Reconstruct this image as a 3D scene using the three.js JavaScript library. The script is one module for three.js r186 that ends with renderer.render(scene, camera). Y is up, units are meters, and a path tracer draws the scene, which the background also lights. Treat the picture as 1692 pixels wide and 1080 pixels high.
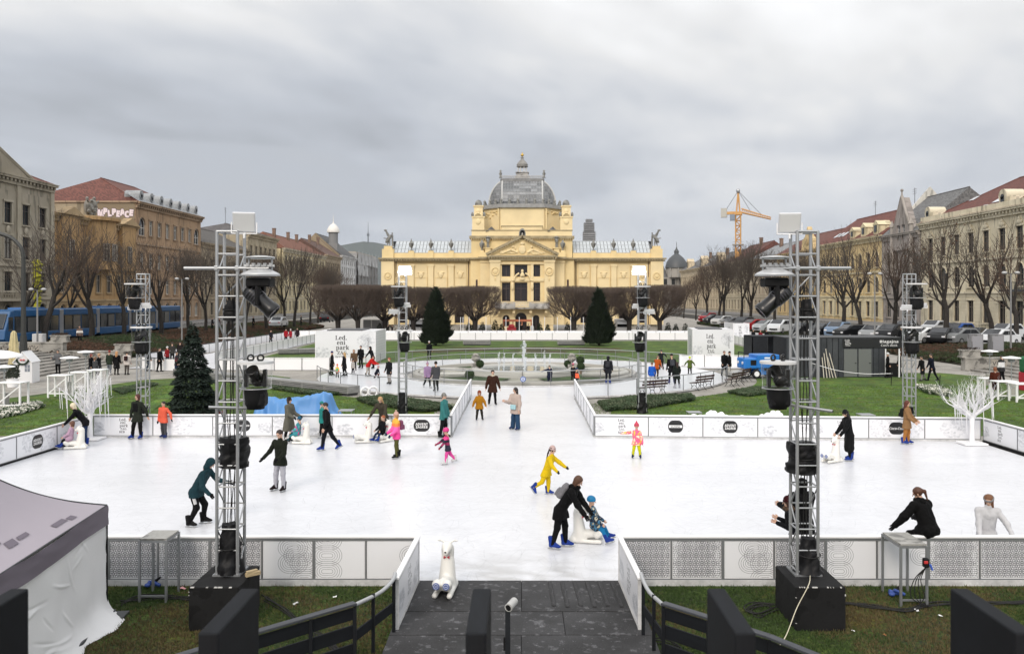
import*as THREE from 'three';
import {mergeGeometries}from 'three/addons/utils/BufferGeometryUtils.js';
import {RoundedBoxGeometry}from 'three/addons/geometries/RoundedBoxGeometry.js';

// ------------------------------------------------------------------ camera, sky, sun, exposure
const FPX=1350,HZ=491,CX=863,CAM=5.6;// focal length and horizon of the photograph, eye height in metres
const scene=new THREE.Scene();
const camera=new THREE.PerspectiveCamera(2*Math.atan(540 / FPX)*180 / Math.PI,1692 / 1080,0.1,14000);
camera.position.set(0,CAM,0);
camera.setViewOffset(1692,1080,-17,49,1692,1080);
camera.focus=26;camera.userData.fStop=2.6;
camera.updateProjectionMatrix();
const renderer=new THREE.WebGLRenderer({antialias:true});
renderer.setSize(1024,653);
renderer.toneMapping=THREE.LinearToneMapping;
renderer.toneMappingExposure=1.17;
renderer.shadowMap.enabled=true;

function rng(seed) {let a=seed>>>0;return ()=>{a=(a +0x6D2B79F5)>>>0;let t=a;t=Math.imul(t ^ (t>>>15),t|1);t ^=t +Math.imul(t ^ (t>>>7),t|61);return ((t ^ (t>>>14))>>>0) / 4294967296;};}
const lerp=(a,b,t)=>a +(b - a)*t,clamp=(x,a,b)=>Math.min(b,Math.max(a,x));
const smooth=(a,b,x)=>{const t=clamp((x - a) / (b - a),0,1);return t*t*(3 - 2*t);};
// value noise, tileable with period per
function hash3(x,y,z) {let h=Math.imul(x,374761393) ^ Math.imul(y,668265263) ^ Math.imul(z,2147483647 ^ 0x5bd1e995);h=Math.imul(h ^ (h>>>13),1274126177);return ((h ^ (h>>>16))>>>0) / 4294967296;}
function vnoise(x,y,per,seed=0) {
const xi=Math.floor(x),yi=Math.floor(y),xf=x - xi,yf=y - yi,u=xf*xf*(3 - 2*xf),v=yf*yf*(3 - 2*yf);
const w=(a)=>per?((a % per) +per) % per:a;
return lerp(lerp(hash3(w(xi),w(yi),seed),hash3(w(xi +1),w(yi),seed),u),lerp(hash3(w(xi),w(yi +1),seed),hash3(w(xi +1),w(yi +1),seed),u),v);
}
function fbm(x,y,oct,per,seed=0) {let s=0,a=0.5,n=0,f=1;for (let i=0;i<oct;i++) {s +=a*vnoise(x*f,y*f,per?per*f:0,seed +i*17);n +=a;a*=0.5;f*=2;}return s / n;}
function noise3(x,y,z) {
const xi=Math.floor(x),yi=Math.floor(y),zi=Math.floor(z),s=(t)=>t*t*(3 - 2*t),u=s(x - xi),v=s(y - yi),w=s(z - zi);
const l=(k)=>lerp(lerp(hash3(xi,yi,zi +k),hash3(xi +1,yi,zi +k),u),lerp(hash3(xi,yi +1,zi +k),hash3(xi +1,yi +1,zi +k),u),v);
return lerp(l(0),l(1),w);
}

{// overcast sky: brighter overhead, a grey bank of stratus low on the left, soft streaks
const W=2048,H=1024,a=new Float32Array(W*H*4);
for (let j=0;j<H;j++) {
const el=((j +0.5) / H - 0.5)*Math.PI,se=Math.sin(el),ce=Math.cos(el);
for (let i=0;i<W;i++) {
const az=((i +0.5) / W - 0.5)*2*Math.PI,x=ce*Math.cos(az),z=ce*Math.sin(az),k=(j*W +i)*4;
const e=Math.max(se,0),q=1 / (e +0.16);
const n1=fbm(x*q*1.9 +7 +z*q*0.7,z*q*1.5 +3,5,0,5),n2=fbm(x*q*0.55 +1.3,z*q*0.8 +9,4,0,31),n3=fbm(x*q*4.2 +2*n2 +z*q*1.4,z*q*3.2 +11,4,0,77);
let L=lerp(0.58,0.8,smooth(0.03,0.34,e)) +0.32*smooth(0.34,1,e);
L*=1 +0.75*smooth(-0.2,1,z)*smooth(-0.05,0.5,e);// the south, where the sun stands behind the clouds
const tex=smooth(0.04,0.2,e);
L*=1 +(0.52*(n1 - 0.5) +0.34*(n2 - 0.5) +0.36*(n3 - 0.5))*(0.35 +0.65*tex);
const dark=smooth(0.03,0.13,e)*(1 - smooth(0.2,0.33,e))*smooth(0.25,-0.45,x +0.5*(n2 - 0.5) +0.3*(n1 - 0.5));
L*=1 - 0.27*dark;
const b=clamp((0.68 - L)*0.3 +0.022,0.008,0.075);
if (se<0) L=0.3;
a[k]=L*(1 - b*0.95);a[k +1]=L*(1 - b*0.2);a[k +2]=L*(1 +b*1.1);a[k +3]=1;
}
}
const t=new THREE.DataTexture(a,W,H,THREE.RGBAFormat,THREE.FloatType);
t.mapping=THREE.EquirectangularReflectionMapping;t.magFilter=THREE.LinearFilter;t.minFilter=THREE.LinearFilter;t.needsUpdate=true;
scene.background=t;scene.environment=t;scene.backgroundIntensity=1;scene.environmentIntensity=1;
}
{
const sun=new THREE.DirectionalLight(0xfff1e0,1.5);
sun.name='sun';sun.position.set(-45,85,60);sun.target.position.set(0,0,-60);sun.castShadow=true;
sun.shadow.radius=45;sun.shadow.mapSize.set(4096,4096);
Object.assign(sun.shadow.camera,{left:-130,right:130,top:190,bottom:-190,near:1,far:500});
scene.add(sun,sun.target);
}

// ------------------------------------------------------------------ helpers
// a spot on the ground (or at height h) that the photograph shows at pixel px, py; and a point at a known distance
const G=(px,py,h=0)=>{const d=(CAM - h)*FPX / (py - HZ);return [(px - CX)*d / FPX,h,-d];};
const XA=(px,d)=>(px - CX)*d / FPX,YA=(py,d)=>CAM - (py - HZ)*d / FPX;

const used={};
function numbered(n) {n=n.replace(/_\d\d\d$/,'');if (!(n in used)) {used[n]=0;return n;}return n +'_' +String(++used[n]).padStart(3,'0');}
function meta(o,label,category,group,kind) {if (label) o.userData.label=label;if (category) o.userData.category=category;if (group) o.userData.group=group;if (kind) o.userData.kind=kind;return o;}
function thing(name,label,category,pos=[0,0,0],turn=0,group) {
const o=new THREE.Group();o.name=numbered(name);o.position.set(...pos);o.rotation.y=turn;scene.add(o);
return meta(o,label,category,group);
}
function copyOf(src,label,pos,turn=0,group,scale) {
const c=src.clone();c.name=numbered(src.name);c.userData={...src.userData};if (label) c.userData.label=label;if (group) c.userData.group=group;
c.position.set(...pos);c.rotation.y=turn;if (scale) c.scale.set(...(scale.length?scale:[scale,scale,scale]));scene.add(c);return c;
}
function mesh(name,geo,mat,parent,label) {
const m=new THREE.Mesh(geo,mat);m.name=name;m.castShadow=m.receiveShadow=true;
if (parent&&parent !==scene) parent.add(m);else {m.name=numbered(name);scene.add(m);}
if (label) m.userData.label=label;return m;
}
function ground(name,geo,mat) {const m=mesh(name,geo,mat,scene);m.userData.kind='structure';return m;}

const V=(x,y,z)=>new THREE.Vector3(x,y,z);
// collects boxes, bars, tubes, sheets; build() makes one mesh
class GB {
constructor() {this.p=[];this.n=[];this.t=[];this.i=[];this.c=null;this.m=null;}
col(r,g,b) {this.c=this.c||[];while (this.c.length<this.p.length) this.c.push(1,1,1);this.cc=[r,g,b];return this;}
at(m) {this.m=m;return this;}
vtx(x,y,z,nx,ny,nz,u,v) {
if (this.m) {const a=V(x,y,z).applyMatrix4(this.m),b=V(nx,ny,nz).transformDirection(this.m);x=a.x;y=a.y;z=a.z;nx=b.x;ny=b.y;nz=b.z;}
this.p.push(x,y,z);this.n.push(nx,ny,nz);this.t.push(u,v);if (this.c) this.c.push(...(this.cc||[1,1,1]));return this.p.length / 3 - 1;
}
quad(a,b,c,d) {// counter-clockwise
const e1=V(b[0] - a[0],b[1] - a[1],b[2] - a[2]),e2=V(d[0] - a[0],d[1] - a[1],d[2] - a[2]),n=V().crossVectors(e1,e2).normalize();
const U=e1.length(),W=e2.length(),i0=this.vtx(...a,n.x,n.y,n.z,0,0);
this.vtx(...b,n.x,n.y,n.z,U,0);this.vtx(...c,n.x,n.y,n.z,U,W);this.vtx(...d,n.x,n.y,n.z,0,W);
this.i.push(i0,i0 +1,i0 +2,i0,i0 +2,i0 +3);return this;
}
tri(a,b,c) {
const n=V(b[0] - a[0],b[1] - a[1],b[2] - a[2]).cross(V(c[0] - a[0],c[1] - a[1],c[2] - a[2])).normalize();
const i0=this.vtx(...a,n.x,n.y,n.z,a[0] +a[2],a[1]);this.vtx(...b,n.x,n.y,n.z,b[0] +b[2],b[1]);this.vtx(...c,n.x,n.y,n.z,c[0] +c[2],c[1]);this.i.push(i0,i0 +1,i0 +2);return this;
}
box(x0,x1,y0,y1,z0,z1) {
if (x0>x1) [x0,x1]=[x1,x0];if (y0>y1) [y0,y1]=[y1,y0];if (z0>z1) [z0,z1]=[z1,z0];
const f=(n,vs,us)=>{const k=this.vtx(...vs[0],...n,...us[0]);for (let j=1;j<4;j++) this.vtx(...vs[j],...n,...us[j]);this.i.push(k,k +1,k +2,k,k +2,k +3);};
f([0,0,1],[[x0,y0,z1],[x1,y0,z1],[x1,y1,z1],[x0,y1,z1]],[[x0,y0],[x1,y0],[x1,y1],[x0,y1]]);
f([0,0,-1],[[x1,y0,z0],[x0,y0,z0],[x0,y1,z0],[x1,y1,z0]],[[x1,y0],[x0,y0],[x0,y1],[x1,y1]]);
f([1,0,0],[[x1,y0,z1],[x1,y0,z0],[x1,y1,z0],[x1,y1,z1]],[[z1,y0],[z0,y0],[z0,y1],[z1,y1]]);
f([-1,0,0],[[x0,y0,z0],[x0,y0,z1],[x0,y1,z1],[x0,y1,z0]],[[z0,y0],[z1,y0],[z1,y1],[z0,y1]]);
f([0,1,0],[[x0,y1,z1],[x1,y1,z1],[x1,y1,z0],[x0,y1,z0]],[[x0,z1],[x1,z1],[x1,z0],[x0,z0]]);
f([0,-1,0],[[x0,y0,z0],[x1,y0,z0],[x1,y0,z1],[x0,y0,z1]],[[x0,z0],[x1,z0],[x1,z1],[x0,z1]]);
return this;
}
cbox(cx,cy,cz,w,h,d) {return this.box(cx - w / 2,cx +w / 2,cy - h / 2,cy +h / 2,cz - d / 2,cz +d / 2);}
bar(a,b,ra,rb=ra,n=8,caps=true) {
const A=V(...a),B=V(...b),d=B.clone().sub(A),L=d.length();if (L<1e-6) return this;d.divideScalar(L);
const s=Math.abs(d.y)>0.95?V(1,0,0):V(0,1,0),e=V().crossVectors(d,s).normalize(),f=V().crossVectors(d,e);
const base=this.p.length / 3;
for (let k=0;k<=n;k++) {
const q=k / n*2*Math.PI,c=Math.cos(q),w=Math.sin(q),nx=e.x*c +f.x*w,ny=e.y*c +f.y*w,nz=e.z*c +f.z*w;
this.vtx(A.x +nx*ra,A.y +ny*ra,A.z +nz*ra,nx,ny,nz,k / n*6.28*ra,0);
this.vtx(B.x +nx*rb,B.y +ny*rb,B.z +nz*rb,nx,ny,nz,k / n*6.28*ra,L);
}
for (let k=0;k<n;k++) {const o=base +2*k;this.i.push(o,o +2,o +1,o +1,o +2,o +3);}
if (caps) for (const [P,r,sg] of [[A,ra,-1],[B,rb,1]]) {
if (r<0.004) continue;const c0=this.vtx(P.x,P.y,P.z,d.x*sg,d.y*sg,d.z*sg,0,0);
for (let k=0;k<=n;k++) {const q=k / n*2*Math.PI,c=Math.cos(q)*r,w=Math.sin(q)*r;this.vtx(P.x +e.x*c +f.x*w,P.y +e.y*c +f.y*w,P.z +e.z*c +f.z*w,d.x*sg,d.y*sg,d.z*sg,c,w);}
for (let k=1;k<=n;k++) sg>0?this.i.push(c0,c0 +k,c0 +k +1):this.i.push(c0,c0 +k +1,c0 +k);
}
return this;
}
path(pts,r,n=6) {for (let k=0;k +1<pts.length;k++) this.bar(pts[k],pts[k +1],r,r,n,false);return this;}
curve(pts,r,seg=40,n=6) {const c=new THREE.CatmullRomCurve3(pts.map((q)=>V(...q)));return this.geo(new THREE.TubeGeometry(c,seg,r,n));}
lathe(prof,x,y,z,seg=16,sc=1) {return this.geo(new THREE.LatheGeometry(prof.map((q)=>new THREE.Vector2(q[0]*sc,q[1]*sc)),seg),new THREE.Matrix4().makeTranslation(x,y,z));}
ball(x,y,z,rx,ry=rx,rz=rx,ws=12,hs=8) {return this.geo(new THREE.SphereGeometry(1,ws,hs),new THREE.Matrix4().compose(V(x,y,z),new THREE.Quaternion(),V(rx,ry,rz)));}
geo(g,m) {
const P=g.attributes.position,N=g.attributes.normal,T=g.attributes.uv,b=this.p.length / 3,nm=m?new THREE.Matrix3().getNormalMatrix(m):null,v=V(),w=V();
for (let k=0;k<P.count;k++) {
v.fromBufferAttribute(P,k);w.fromBufferAttribute(N,k);if (m) {v.applyMatrix4(m);w.applyMatrix3(nm).normalize();}
this.vtx(v.x,v.y,v.z,w.x,w.y,w.z,T?T.getX(k):0,T?T.getY(k):0);
}
if (g.index) for (let k=0;k<g.index.count;k++) this.i.push(b +g.index.getX(k));else for (let k=0;k<P.count;k++) this.i.push(b +k);
return this;
}
ext(pts,depth,m,holes=[],bevel=0) {// extruded outline in xy, from z = 0 to depth
const s=pts.getPoints?pts:new THREE.Shape(pts.map((q)=>new THREE.Vector2(q[0],q[1])));for (const h of holes) s.holes.push(h.getPoints?h:new THREE.Path(h.map((q)=>new THREE.Vector2(q[0],q[1]))));
return this.geo(new THREE.ExtrudeGeometry(s,{depth,bevelEnabled:bevel>0,bevelThickness:bevel,bevelSize:bevel,bevelSegments:2,steps:1,curveSegments:10}),m);
}
get empty() {return !this.p.length;}
geometry() {
const g=new THREE.BufferGeometry();g.setAttribute('position',new THREE.Float32BufferAttribute(this.p,3));g.setAttribute('normal',new THREE.Float32BufferAttribute(this.n,3));g.setAttribute('uv',new THREE.Float32BufferAttribute(this.t,2));
if (this.c) g.setAttribute('color',new THREE.Float32BufferAttribute(this.c,3));g.setIndex(this.i);return g;
}
build(name,mat,parent,label) {return mesh(name,this.geometry(),mat,parent,label);}
}
const mt=(x,y,z,ry=0,rx=0,rz=0,s=1)=>new THREE.Matrix4().compose(V(x,y,z),new THREE.Quaternion().setFromEuler(new THREE.Euler(rx,ry,rz,'YXZ')),s.length?V(...s):V(s,s,s));

// ------------------------------------------------------------------ textures and materials
function dataTex(S,metres,fn,srgb=true) {
const a=new Uint8Array(S*S*4);
for (let j=0;j<S;j++) for (let i=0;i<S;i++) {const c=fn(i / S,j / S),k=(j*S +i)*4;a[k]=clamp(c[0],0,1)*255;a[k +1]=clamp(c[1],0,1)*255;a[k +2]=clamp(c[2],0,1)*255;a[k +3]=255;}
const t=new THREE.DataTexture(a,S,S);t.wrapS=t.wrapT=THREE.RepeatWrapping;t.magFilter=t.minFilter=THREE.LinearFilter;if (srgb) t.colorSpace=THREE.SRGBColorSpace;t.repeat.set(1 / metres,1 / metres);t.needsUpdate=true;return t;
}
const g3=(v)=>[v,v,v];
const T={
grain:dataTex(512,3,(u,v)=>{const n=fbm(u*8,v*8,6,8,3),m=fbm(u*64,v*64,2,64,9);return g3(0.84 +0.2*(n - 0.5)*2*0.8 +0.1*(m - 0.5));}),
plaster:dataTex(512,9,(u,v)=>{const n=fbm(u*5,v*5,6,5,13),s=fbm(u*24,v*3,4,24,40),st=smooth(0.58,0.75,s)*0.16;return [0.9 +0.24*(n - 0.5) - st,0.9 +0.25*(n - 0.5) - st,0.9 +0.28*(n - 0.5) - st];}),
roof:dataTex(512,4,(u,v)=>{const r=Math.floor(v*14),k=Math.floor(u*18 +(r % 2)*0.5),h=hash3(k % 18,r,4),e=(v*14) % 1;return g3((0.72 +0.28*h)*(e<0.12?0.7:1));}),
concrete:dataTex(512,3,(u,v)=>{const n=fbm(u*4,v*4,6,4,23),m=fbm(u*90,v*90,2,90,2),d=smooth(0.62,0.7,fbm(u*9,v*9,4,9,66));return g3(0.82 +0.3*(n - 0.5) +0.12*(m - 0.5) - 0.2*d);}),
gravel:dataTex(1024,6,(u,v)=>{const n=fbm(u*6,v*6,5,6,3),m=vnoise(u*200,v*200,200,5),p=smooth(0.6,0.72,fbm(u*4,v*4,4,4,88));const w=0.83 +0.2*(n - 0.5) +0.16*(m - 0.5) - 0.1*p;return [w,w*0.985,w*0.955];}),
grass:dataTex(1024,5,(u,v)=>{const n=fbm(u*7,v*7,5,7,3),m=vnoise(u*150,v*150,150,5),q=vnoise(u*260,v*110,0,7),y=smooth(0.5,0.8,fbm(u*10,v*10,4,10,44));const w=0.62 +0.5*(n - 0.5) +0.4*(m - 0.5) +0.25*(q - 0.5);return [w*lerp(0.86,1.1,y),w,w*lerp(0.7,0.62,y)];}),
ice:dataTex(1024,9,(u,v)=>{const n=fbm(u*3,v*12,5,0,3),m=fbm(u*70,v*70,2,70,5);const w=0.955 +0.05*(n - 0.5) +0.04*(m - 0.5);return [w,w*1.0,w*1.008];}),
bark:dataTex(256,1.2,(u,v)=>{const n=fbm(u*14,v*4,4,0,3);return g3(0.7 +0.5*(n - 0.5));}),
mat:dataTex(1024,3,(u,v)=>{const n=fbm(u*5,v*5,5,5,91),s=hash3(Math.floor(u*300),Math.floor(v*300),3),b=fbm(u*30,v*30,3,30,12);const w=0.34 +0.3*(n - 0.5) +(s>0.991&&b>0.5?0.42:0) +0.12*(s - 0.5) +0.25*smooth(0.62,0.8,b);return [w,w,w*1.02];}),
fine:dataTex(256,7,(u,v)=>{const n=fbm(u*5,v*5,5,5,3);return g3(0.95 +0.1*(n - 0.5));}),
fabric:dataTex(256,0.5,(u,v)=>{const n=fbm(u*6,v*6,4,6,3);return g3(0.9 +0.2*(n - 0.5));}),
};
{// scratches of blades on the ice
const R=rng(5),d=T.ice.image.data,S=1024;
for (let k=0;k<1500;k++) {
let x=R()*S,y=R()*S,an=R()*6.28,cu=(R() - 0.5)*0.012,w=R()<0.5?-20:-9;
for (let s=0;s<60 +R()*260;s++) {const i=(((y|0) +S) % S*S +((x|0) +S) % S)*4;for (let c=0;c<3;c++) d[i +c]=clamp(d[i +c] +w,0,255);x +=Math.cos(an);y +=Math.sin(an)*0.8;an +=cu;}
}
}
const mats={};
function M(c,rough=0.8,o={}) {
const key=JSON.stringify([c,rough,Object.fromEntries(Object.entries(o).map(([k,v])=>[k,v&&v.isTexture?v.id:v]))]);if (mats[key]) return mats[key];
const m=new (o.phys?THREE.MeshPhysicalMaterial:THREE.MeshStandardMaterial)({roughness:rough});delete o.phys;
if (Array.isArray(c)) m.color.setRGB(...c);else m.color.set(c);
if (Array.isArray(o.emissive)) {m.emissive.setRGB(...o.emissive);o={...o};delete o.emissive;}
Object.assign(m,o);return mats[key]=m;
}
const C={
alu:M([0.4,0.41,0.42],0.4,{metalness:0.7}),steel:M([0.3,0.31,0.32],0.45,{metalness:0.7}),black:M([0.006,0.006,0.007],0.7,{phys:1,specularIntensity:0.5}),blackGloss:M([0.005,0.005,0.006],0.28),rubber:M([0.008,0.008,0.008],0.85),
white:M([0.8,0.8,0.81],0.5),whiteMatte:M([0.78,0.78,0.78],0.85,{map:T.grain}),stone:M([0.5,0.48,0.44],0.9,{map:T.concrete}),darkGrey:M([0.045,0.048,0.052],0.6),
anth:M([0.018,0.021,0.026],0.7,{phys:1,specularIntensity:0.5,map:T.grain}),glass:M([0.96,0.97,0.97],0.06,{phys:1,transmission:1,thickness:0,ior:1.45}),pane:M([0.025,0.03,0.034],0.12),wood:M([0.3,0.2,0.11],0.7,{map:T.grain}),
};
// ------------------------------------------------------------------ ground
const RX0=-17.3,RX1=17.5,RD0=15.95,RD1=32.3;// the rink, in metres right of and away from the eye
const KX0=-2.8,KX1=2.85,RING=[0,-59],RO=14.4,RI=8.5;// corridor and ring round the fountain
const GX0=-2.03,GX1=1.9;// gate to the ramp
function sheet(x0,x1,d0,d1,y,nx=1,nz=1,colour) {
const g=new THREE.BufferGeometry(),p=[],n=[],t=[],c=[],id=[];
for (let j=0;j<=nz;j++) for (let i=0;i<=nx;i++) {const x=lerp(x0,x1,i / nx),z=-lerp(d0,d1,j / nz);p.push(x,y,z);n.push(0,1,0);t.push(x,z);if (colour) c.push(...colour(x,z));}
for (let j=0;j<nz;j++) for (let i=0;i<nx;i++) {const a=j*(nx +1) +i,b=a +nx +1;id.push(a,a +1,b,b,a +1,b +1);}
g.setAttribute('position',new THREE.Float32BufferAttribute(p,3));g.setAttribute('normal',new THREE.Float32BufferAttribute(n,3));g.setAttribute('uv',new THREE.Float32BufferAttribute(t,2));
if (colour) g.setAttribute('color',new THREE.Float32BufferAttribute(c,3));g.setIndex(id);return g;
}
function flat(pts,y,holes=[]) {// outline in x, z
const s=new THREE.Shape(pts.map((q)=>new THREE.Vector2(q[0],-q[1])));for (const h of holes) s.holes.push(new THREE.Path(h.map((q)=>new THREE.Vector2(q[0],-q[1]))));
const g=new THREE.ShapeGeometry(s,24);g.rotateX(-Math.PI / 2);g.translate(0,y,0);return g;
}
const arc=(cx,cz,r,a0,a1,n)=>Array.from({length:n +1},(_,k)=>{const a=lerp(a0,a1,k / n);return [cx +r*Math.sin(a),cz +r*Math.cos(a)];});// angle 0 faces the eye

ground('ground',sheet(-7000,7000,-400,13000,-0.012,8,8),M([0.43,0.42,0.405],0.95,{map:T.gravel}));
const patch=(x,z,s)=>{const n=fbm(x*0.35 +9,z*0.35 +40,4,0,3),w=smooth(0.52,0.72,n)*s;return [lerp(1,1.75,w),lerp(1,1.12,w),lerp(1,1.2,w)];};
const lawnMat=M([0.172,0.255,0.028],0.95,{map:T.grass,vertexColors:true});
ground('lawn',sheet(-60,60,2,15.86,0,240,60,(x,z)=>{const p=patch(x*2,z*2,1);return [p[0]*0.58,p[1]*0.52,p[2]*0.6];}),lawnMat);
{// lawn beyond the rink, round the ring track
const edgeL=[[-17.2,-33],[-46,-33],[-40,-38],[-30.6,-42],[-28.5,-45.5],[-27.2,-49.5],[-25.6,-55.5],[-21.5,-58]],cut=arc(0,-59,RO +1.9,-1.45,-0.3,16);
const g1=flat([...edgeL,[-18,-58.6],...cut,[-3.3,-33]],0.004),g2=flat([[3.4,-33],...cut.map((q)=>[-q[0],q[1]]).reverse(),[20.5,-60.5],[31,-60.5],[33,-57],[30.5,-51],[30,-46],[33,-42],[40,-38],[46,-33]],0.004);
const g3b=flat([...arc(0,-59,RO +1.6,1.9,4.38,24),[-24,-68],[-25.5,-105],[25.5,-105],[24,-68]],0.004),g4=flat([[-21.5,-62.5],[-16.5,-62.5],[-14.5,-68],[-19,-68]],0.004);
for (const g of [g1,g2,g3b]) {const c=[],P=g.attributes.position;for (let k=0;k<P.count;k++) c.push(1,1,1);g.setAttribute('color',new THREE.Float32BufferAttribute(c,3));ground('lawn',g,lawnMat);}
// worn straw-coloured turf in front of the palace
const R=rng(7),wg=new GB();for (let k=0;k<60;k++) {const x=(R() - 0.5)*20,z=-83 - R()*8,r=0.5 +R()*1.3;const pts=Array.from({length:9},(_,i)=>{const a=i / 9*6.283,q=r*(0.5 +R()*0.6);return [x +q*1.8*Math.cos(a),z +q*Math.sin(a)];});wg.geo(flat(pts,0.008 +k*0.0002));}
const w=wg.build('worn_turf',M([0.15,0.105,0.04],0.95,{map:T.grass}),scene);w.userData.kind='structure';
}
// ice
const iceMat=M([0.73,0.74,0.76],0.3,{map:T.ice,vertexColors:true});
const iceTint=(x,z)=>{const d=-z,n=fbm(x*3,z*6,4,0,8),k=smooth(18.3,16,d)*smooth(2.6,1.2,Math.abs(x))*smooth(0.42,0.62,n)*0.3 +smooth(0.55,0.75,fbm(x*0.5,z*0.9,3,0,2))*0.03;return [1 - k,1 - k*1.03,1 - k*1.12];};
ground('ice',sheet(RX0,RX1,RD0,RD1,0.05,120,100,iceTint),iceMat);
ground('ice',sheet(KX0,KX1,RD1,48.2,0.05,30,60,iceTint),iceMat);
const white1=(g)=>{const c=[];for (let k=0;k<g.attributes.position.count;k++) c.push(1,1,1);g.setAttribute('color',new THREE.Float32BufferAttribute(c,3));return g;};
ground('ice',white1(flat(arc(0,-59,RO,0,2*Math.PI,72).slice(0,72),0.046,[arc(0,-59,RI,0,2*Math.PI,60).slice(0,60).reverse()])),iceMat);
ground('ice',white1(flat([[-13.2,-63.6],[-25,-63.6],[-25.5,-66.8],[-11.5,-66.8]],0.042)),iceMat);
ground('ice',white1(flat([[12,-64],[23,-64],[23,-68.5],[11,-68.5]],0.042)),iceMat);
ground('ice',white1(flat([[-31,-64],[-25.2,-64],[-26,-107],[26,-107],[24.5,-66],[29,-66],[30.5,-112.5],[-31,-112.5]],0.038)),iceMat);
{// snow heaped behind the right board
const R=rng(11),b=new GB();
for (let k=0;k<330;k++) {const px=1120 +R()*175,d=33.2 +R()*0.9,r=0.04 +R()*0.1;b.geo(new THREE.IcosahedronGeometry(r,1),mt(XA(px,d),0.4 +0.26*R()*(0.5 +0.5*noise3(k,1,1)) +0.22*Math.max(0,Math.sin(px*0.06)),-d,R()*6,R()*6,0,[1.4,0.8,1]));}
const o=b.build('snow_heap',M([0.86,0.87,0.89],0.9),scene);meta(o,'low heap of scraped snow behind the right rear rink board','snow',null,'stuff');
}
// ------------------------------------------------------------------ ramp of rubber mats
{
const rm=M([0.27,0.27,0.275],0.8,{map:T.mat,bumpMap:T.mat,bumpScale:0.004}),t=thing('rubber_mat_ramp','dark rubber mats covering the ramp between the two gate boards','ramp');
const rows=[[15.93,14.35],[14.34,13.35],[13.34,12.3],[12.29,11.2]],R=rng(3);
rows.forEach(([d1,d0],j)=>{const n=j % 2?3:2,w=(1.95 +2.08 +(j>0?0.3:0)) / n;for (let k=0;k<n;k++) {const x0=-2.03 - (j>0?0.15:0) +k*w;const b=new GB();b.geo(new RoundedBoxGeometry(w - 0.008,0.03,d1 - d0 - 0.012,2,0.008),mt(x0 +w / 2,0.07 +R()*0.004,-(d0 +d1) / 2,0,(R() - 0.5)*0.004));const g=b.geometry();const u=g.attributes.uv,p=g.attributes.position;for (let q=0;q<u.count;q++) u.setXY(q,p.getX(q) +k*0.37,p.getZ(q) +j*0.7);mesh('mat',g,rm,t);}});
for (let k=0;k<6;k++) {const b=new GB(),x=0.55 +k*0.24;b.geo(new RoundedBoxGeometry(0.07,0.03,1.25,2,0.012),mt(x,0.095,-15.2 +(k % 2)*0.05,0.03));b.build('grip_strip',rm,t);}
const u=new GB();u.box(GX0,GX1,0,0.05,-15.94,-11.2);u.build('ramp_base',C.black,t);
}
// ------------------------------------------------------------------ printed boards
const canv=(w,h,fn,o={})=>{const c=document.createElement('canvas');c.width=w;c.height=h;const x=c.getContext('2d');fn(x,w,h);const t=new THREE.CanvasTexture(c);t.colorSpace=THREE.SRGBColorSpace;t.magFilter=THREE.LinearFilter;if (o.wrap) t.wrapS=t.wrapT=THREE.RepeatWrapping;return t;};
function rings(x,cx,cy,s,flatW,n,col,lw) {// concentric rounded figures
x.strokeStyle=col;x.lineWidth=lw;
for (let k=1;k<=n;k++) {const r=s*k / n;x.beginPath();x.arc(cx - flatW,cy,r,Math.PI / 2,1.5*Math.PI);x.lineTo(cx +flatW,cy - r);x.arc(cx +flatW,cy,r,-Math.PI / 2,Math.PI / 2);x.closePath();x.stroke();}
}
const outer=[[0.1,0.3,1],[0.35,0.75,1],[0.62,0.3,1],[0.9,0.8,1]];
function outsidePrint(seed,dense,x0,x1) {// the dark line pattern on the outer face
return canv(512,448,(x,w,h)=>{const R=rng(seed);x.fillStyle='#ecedef';x.fillRect(0,0,w,h);x.globalAlpha=0.9;for (let j=-1;j<6;j++) for (let i=-1;i<6;i++) {if (R()*13>dense) continue;const u=(i +(j % 2?0.5:0))*0.24;if (u<x0 - 0.05||u>x1 +0.05) continue;rings(x,u*w,j*0.21*h,118,36,5,'#414146',3.2);}});
}
const outT=[outsidePrint(1,11,0,1),outsidePrint(5,6,0.55,1.2),outsidePrint(9,3,0.85,1.1),outsidePrint(14,13,-0.1,1.1),outsidePrint(23,4,-0.1,0.2)];
const outM=outT.map((t)=>M([0.86,0.86,0.87],0.45,{map:t}));
function lace(x,cx,cy,r,R) {// pale grey lace of small figures
for (let k=0;k<90;k++) {const a=R()*6.283,q=Math.sqrt(R())*r,px=cx +Math.cos(a)*q*1.5,py=cy +Math.sin(a)*q;x.globalAlpha=0.6;rings(x,Math.round(px / 16)*16,Math.round(py / 11)*11,10,4,2,'#9a9da4',1.6);}x.globalAlpha=1;
}
function ledenPark(x,cx,cy,s,col='#121214',rows=5) {
x.fillStyle=col;x.textAlign='left';x.textBaseline='alphabetic';
const L=[['Led.',0],['eni',0.28],['park',0.14],['ZAG.',0.36],['REB',0]].slice(0,rows);
L.forEach(([t,dx],k)=>{x.font=(k>2?'bold ' +s*0.8:'bold ' +s) +'px serif';x.fillText(t,cx - s*1.1 +dx*s,cy - s*1.3 +k*s*0.83);});
}
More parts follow.
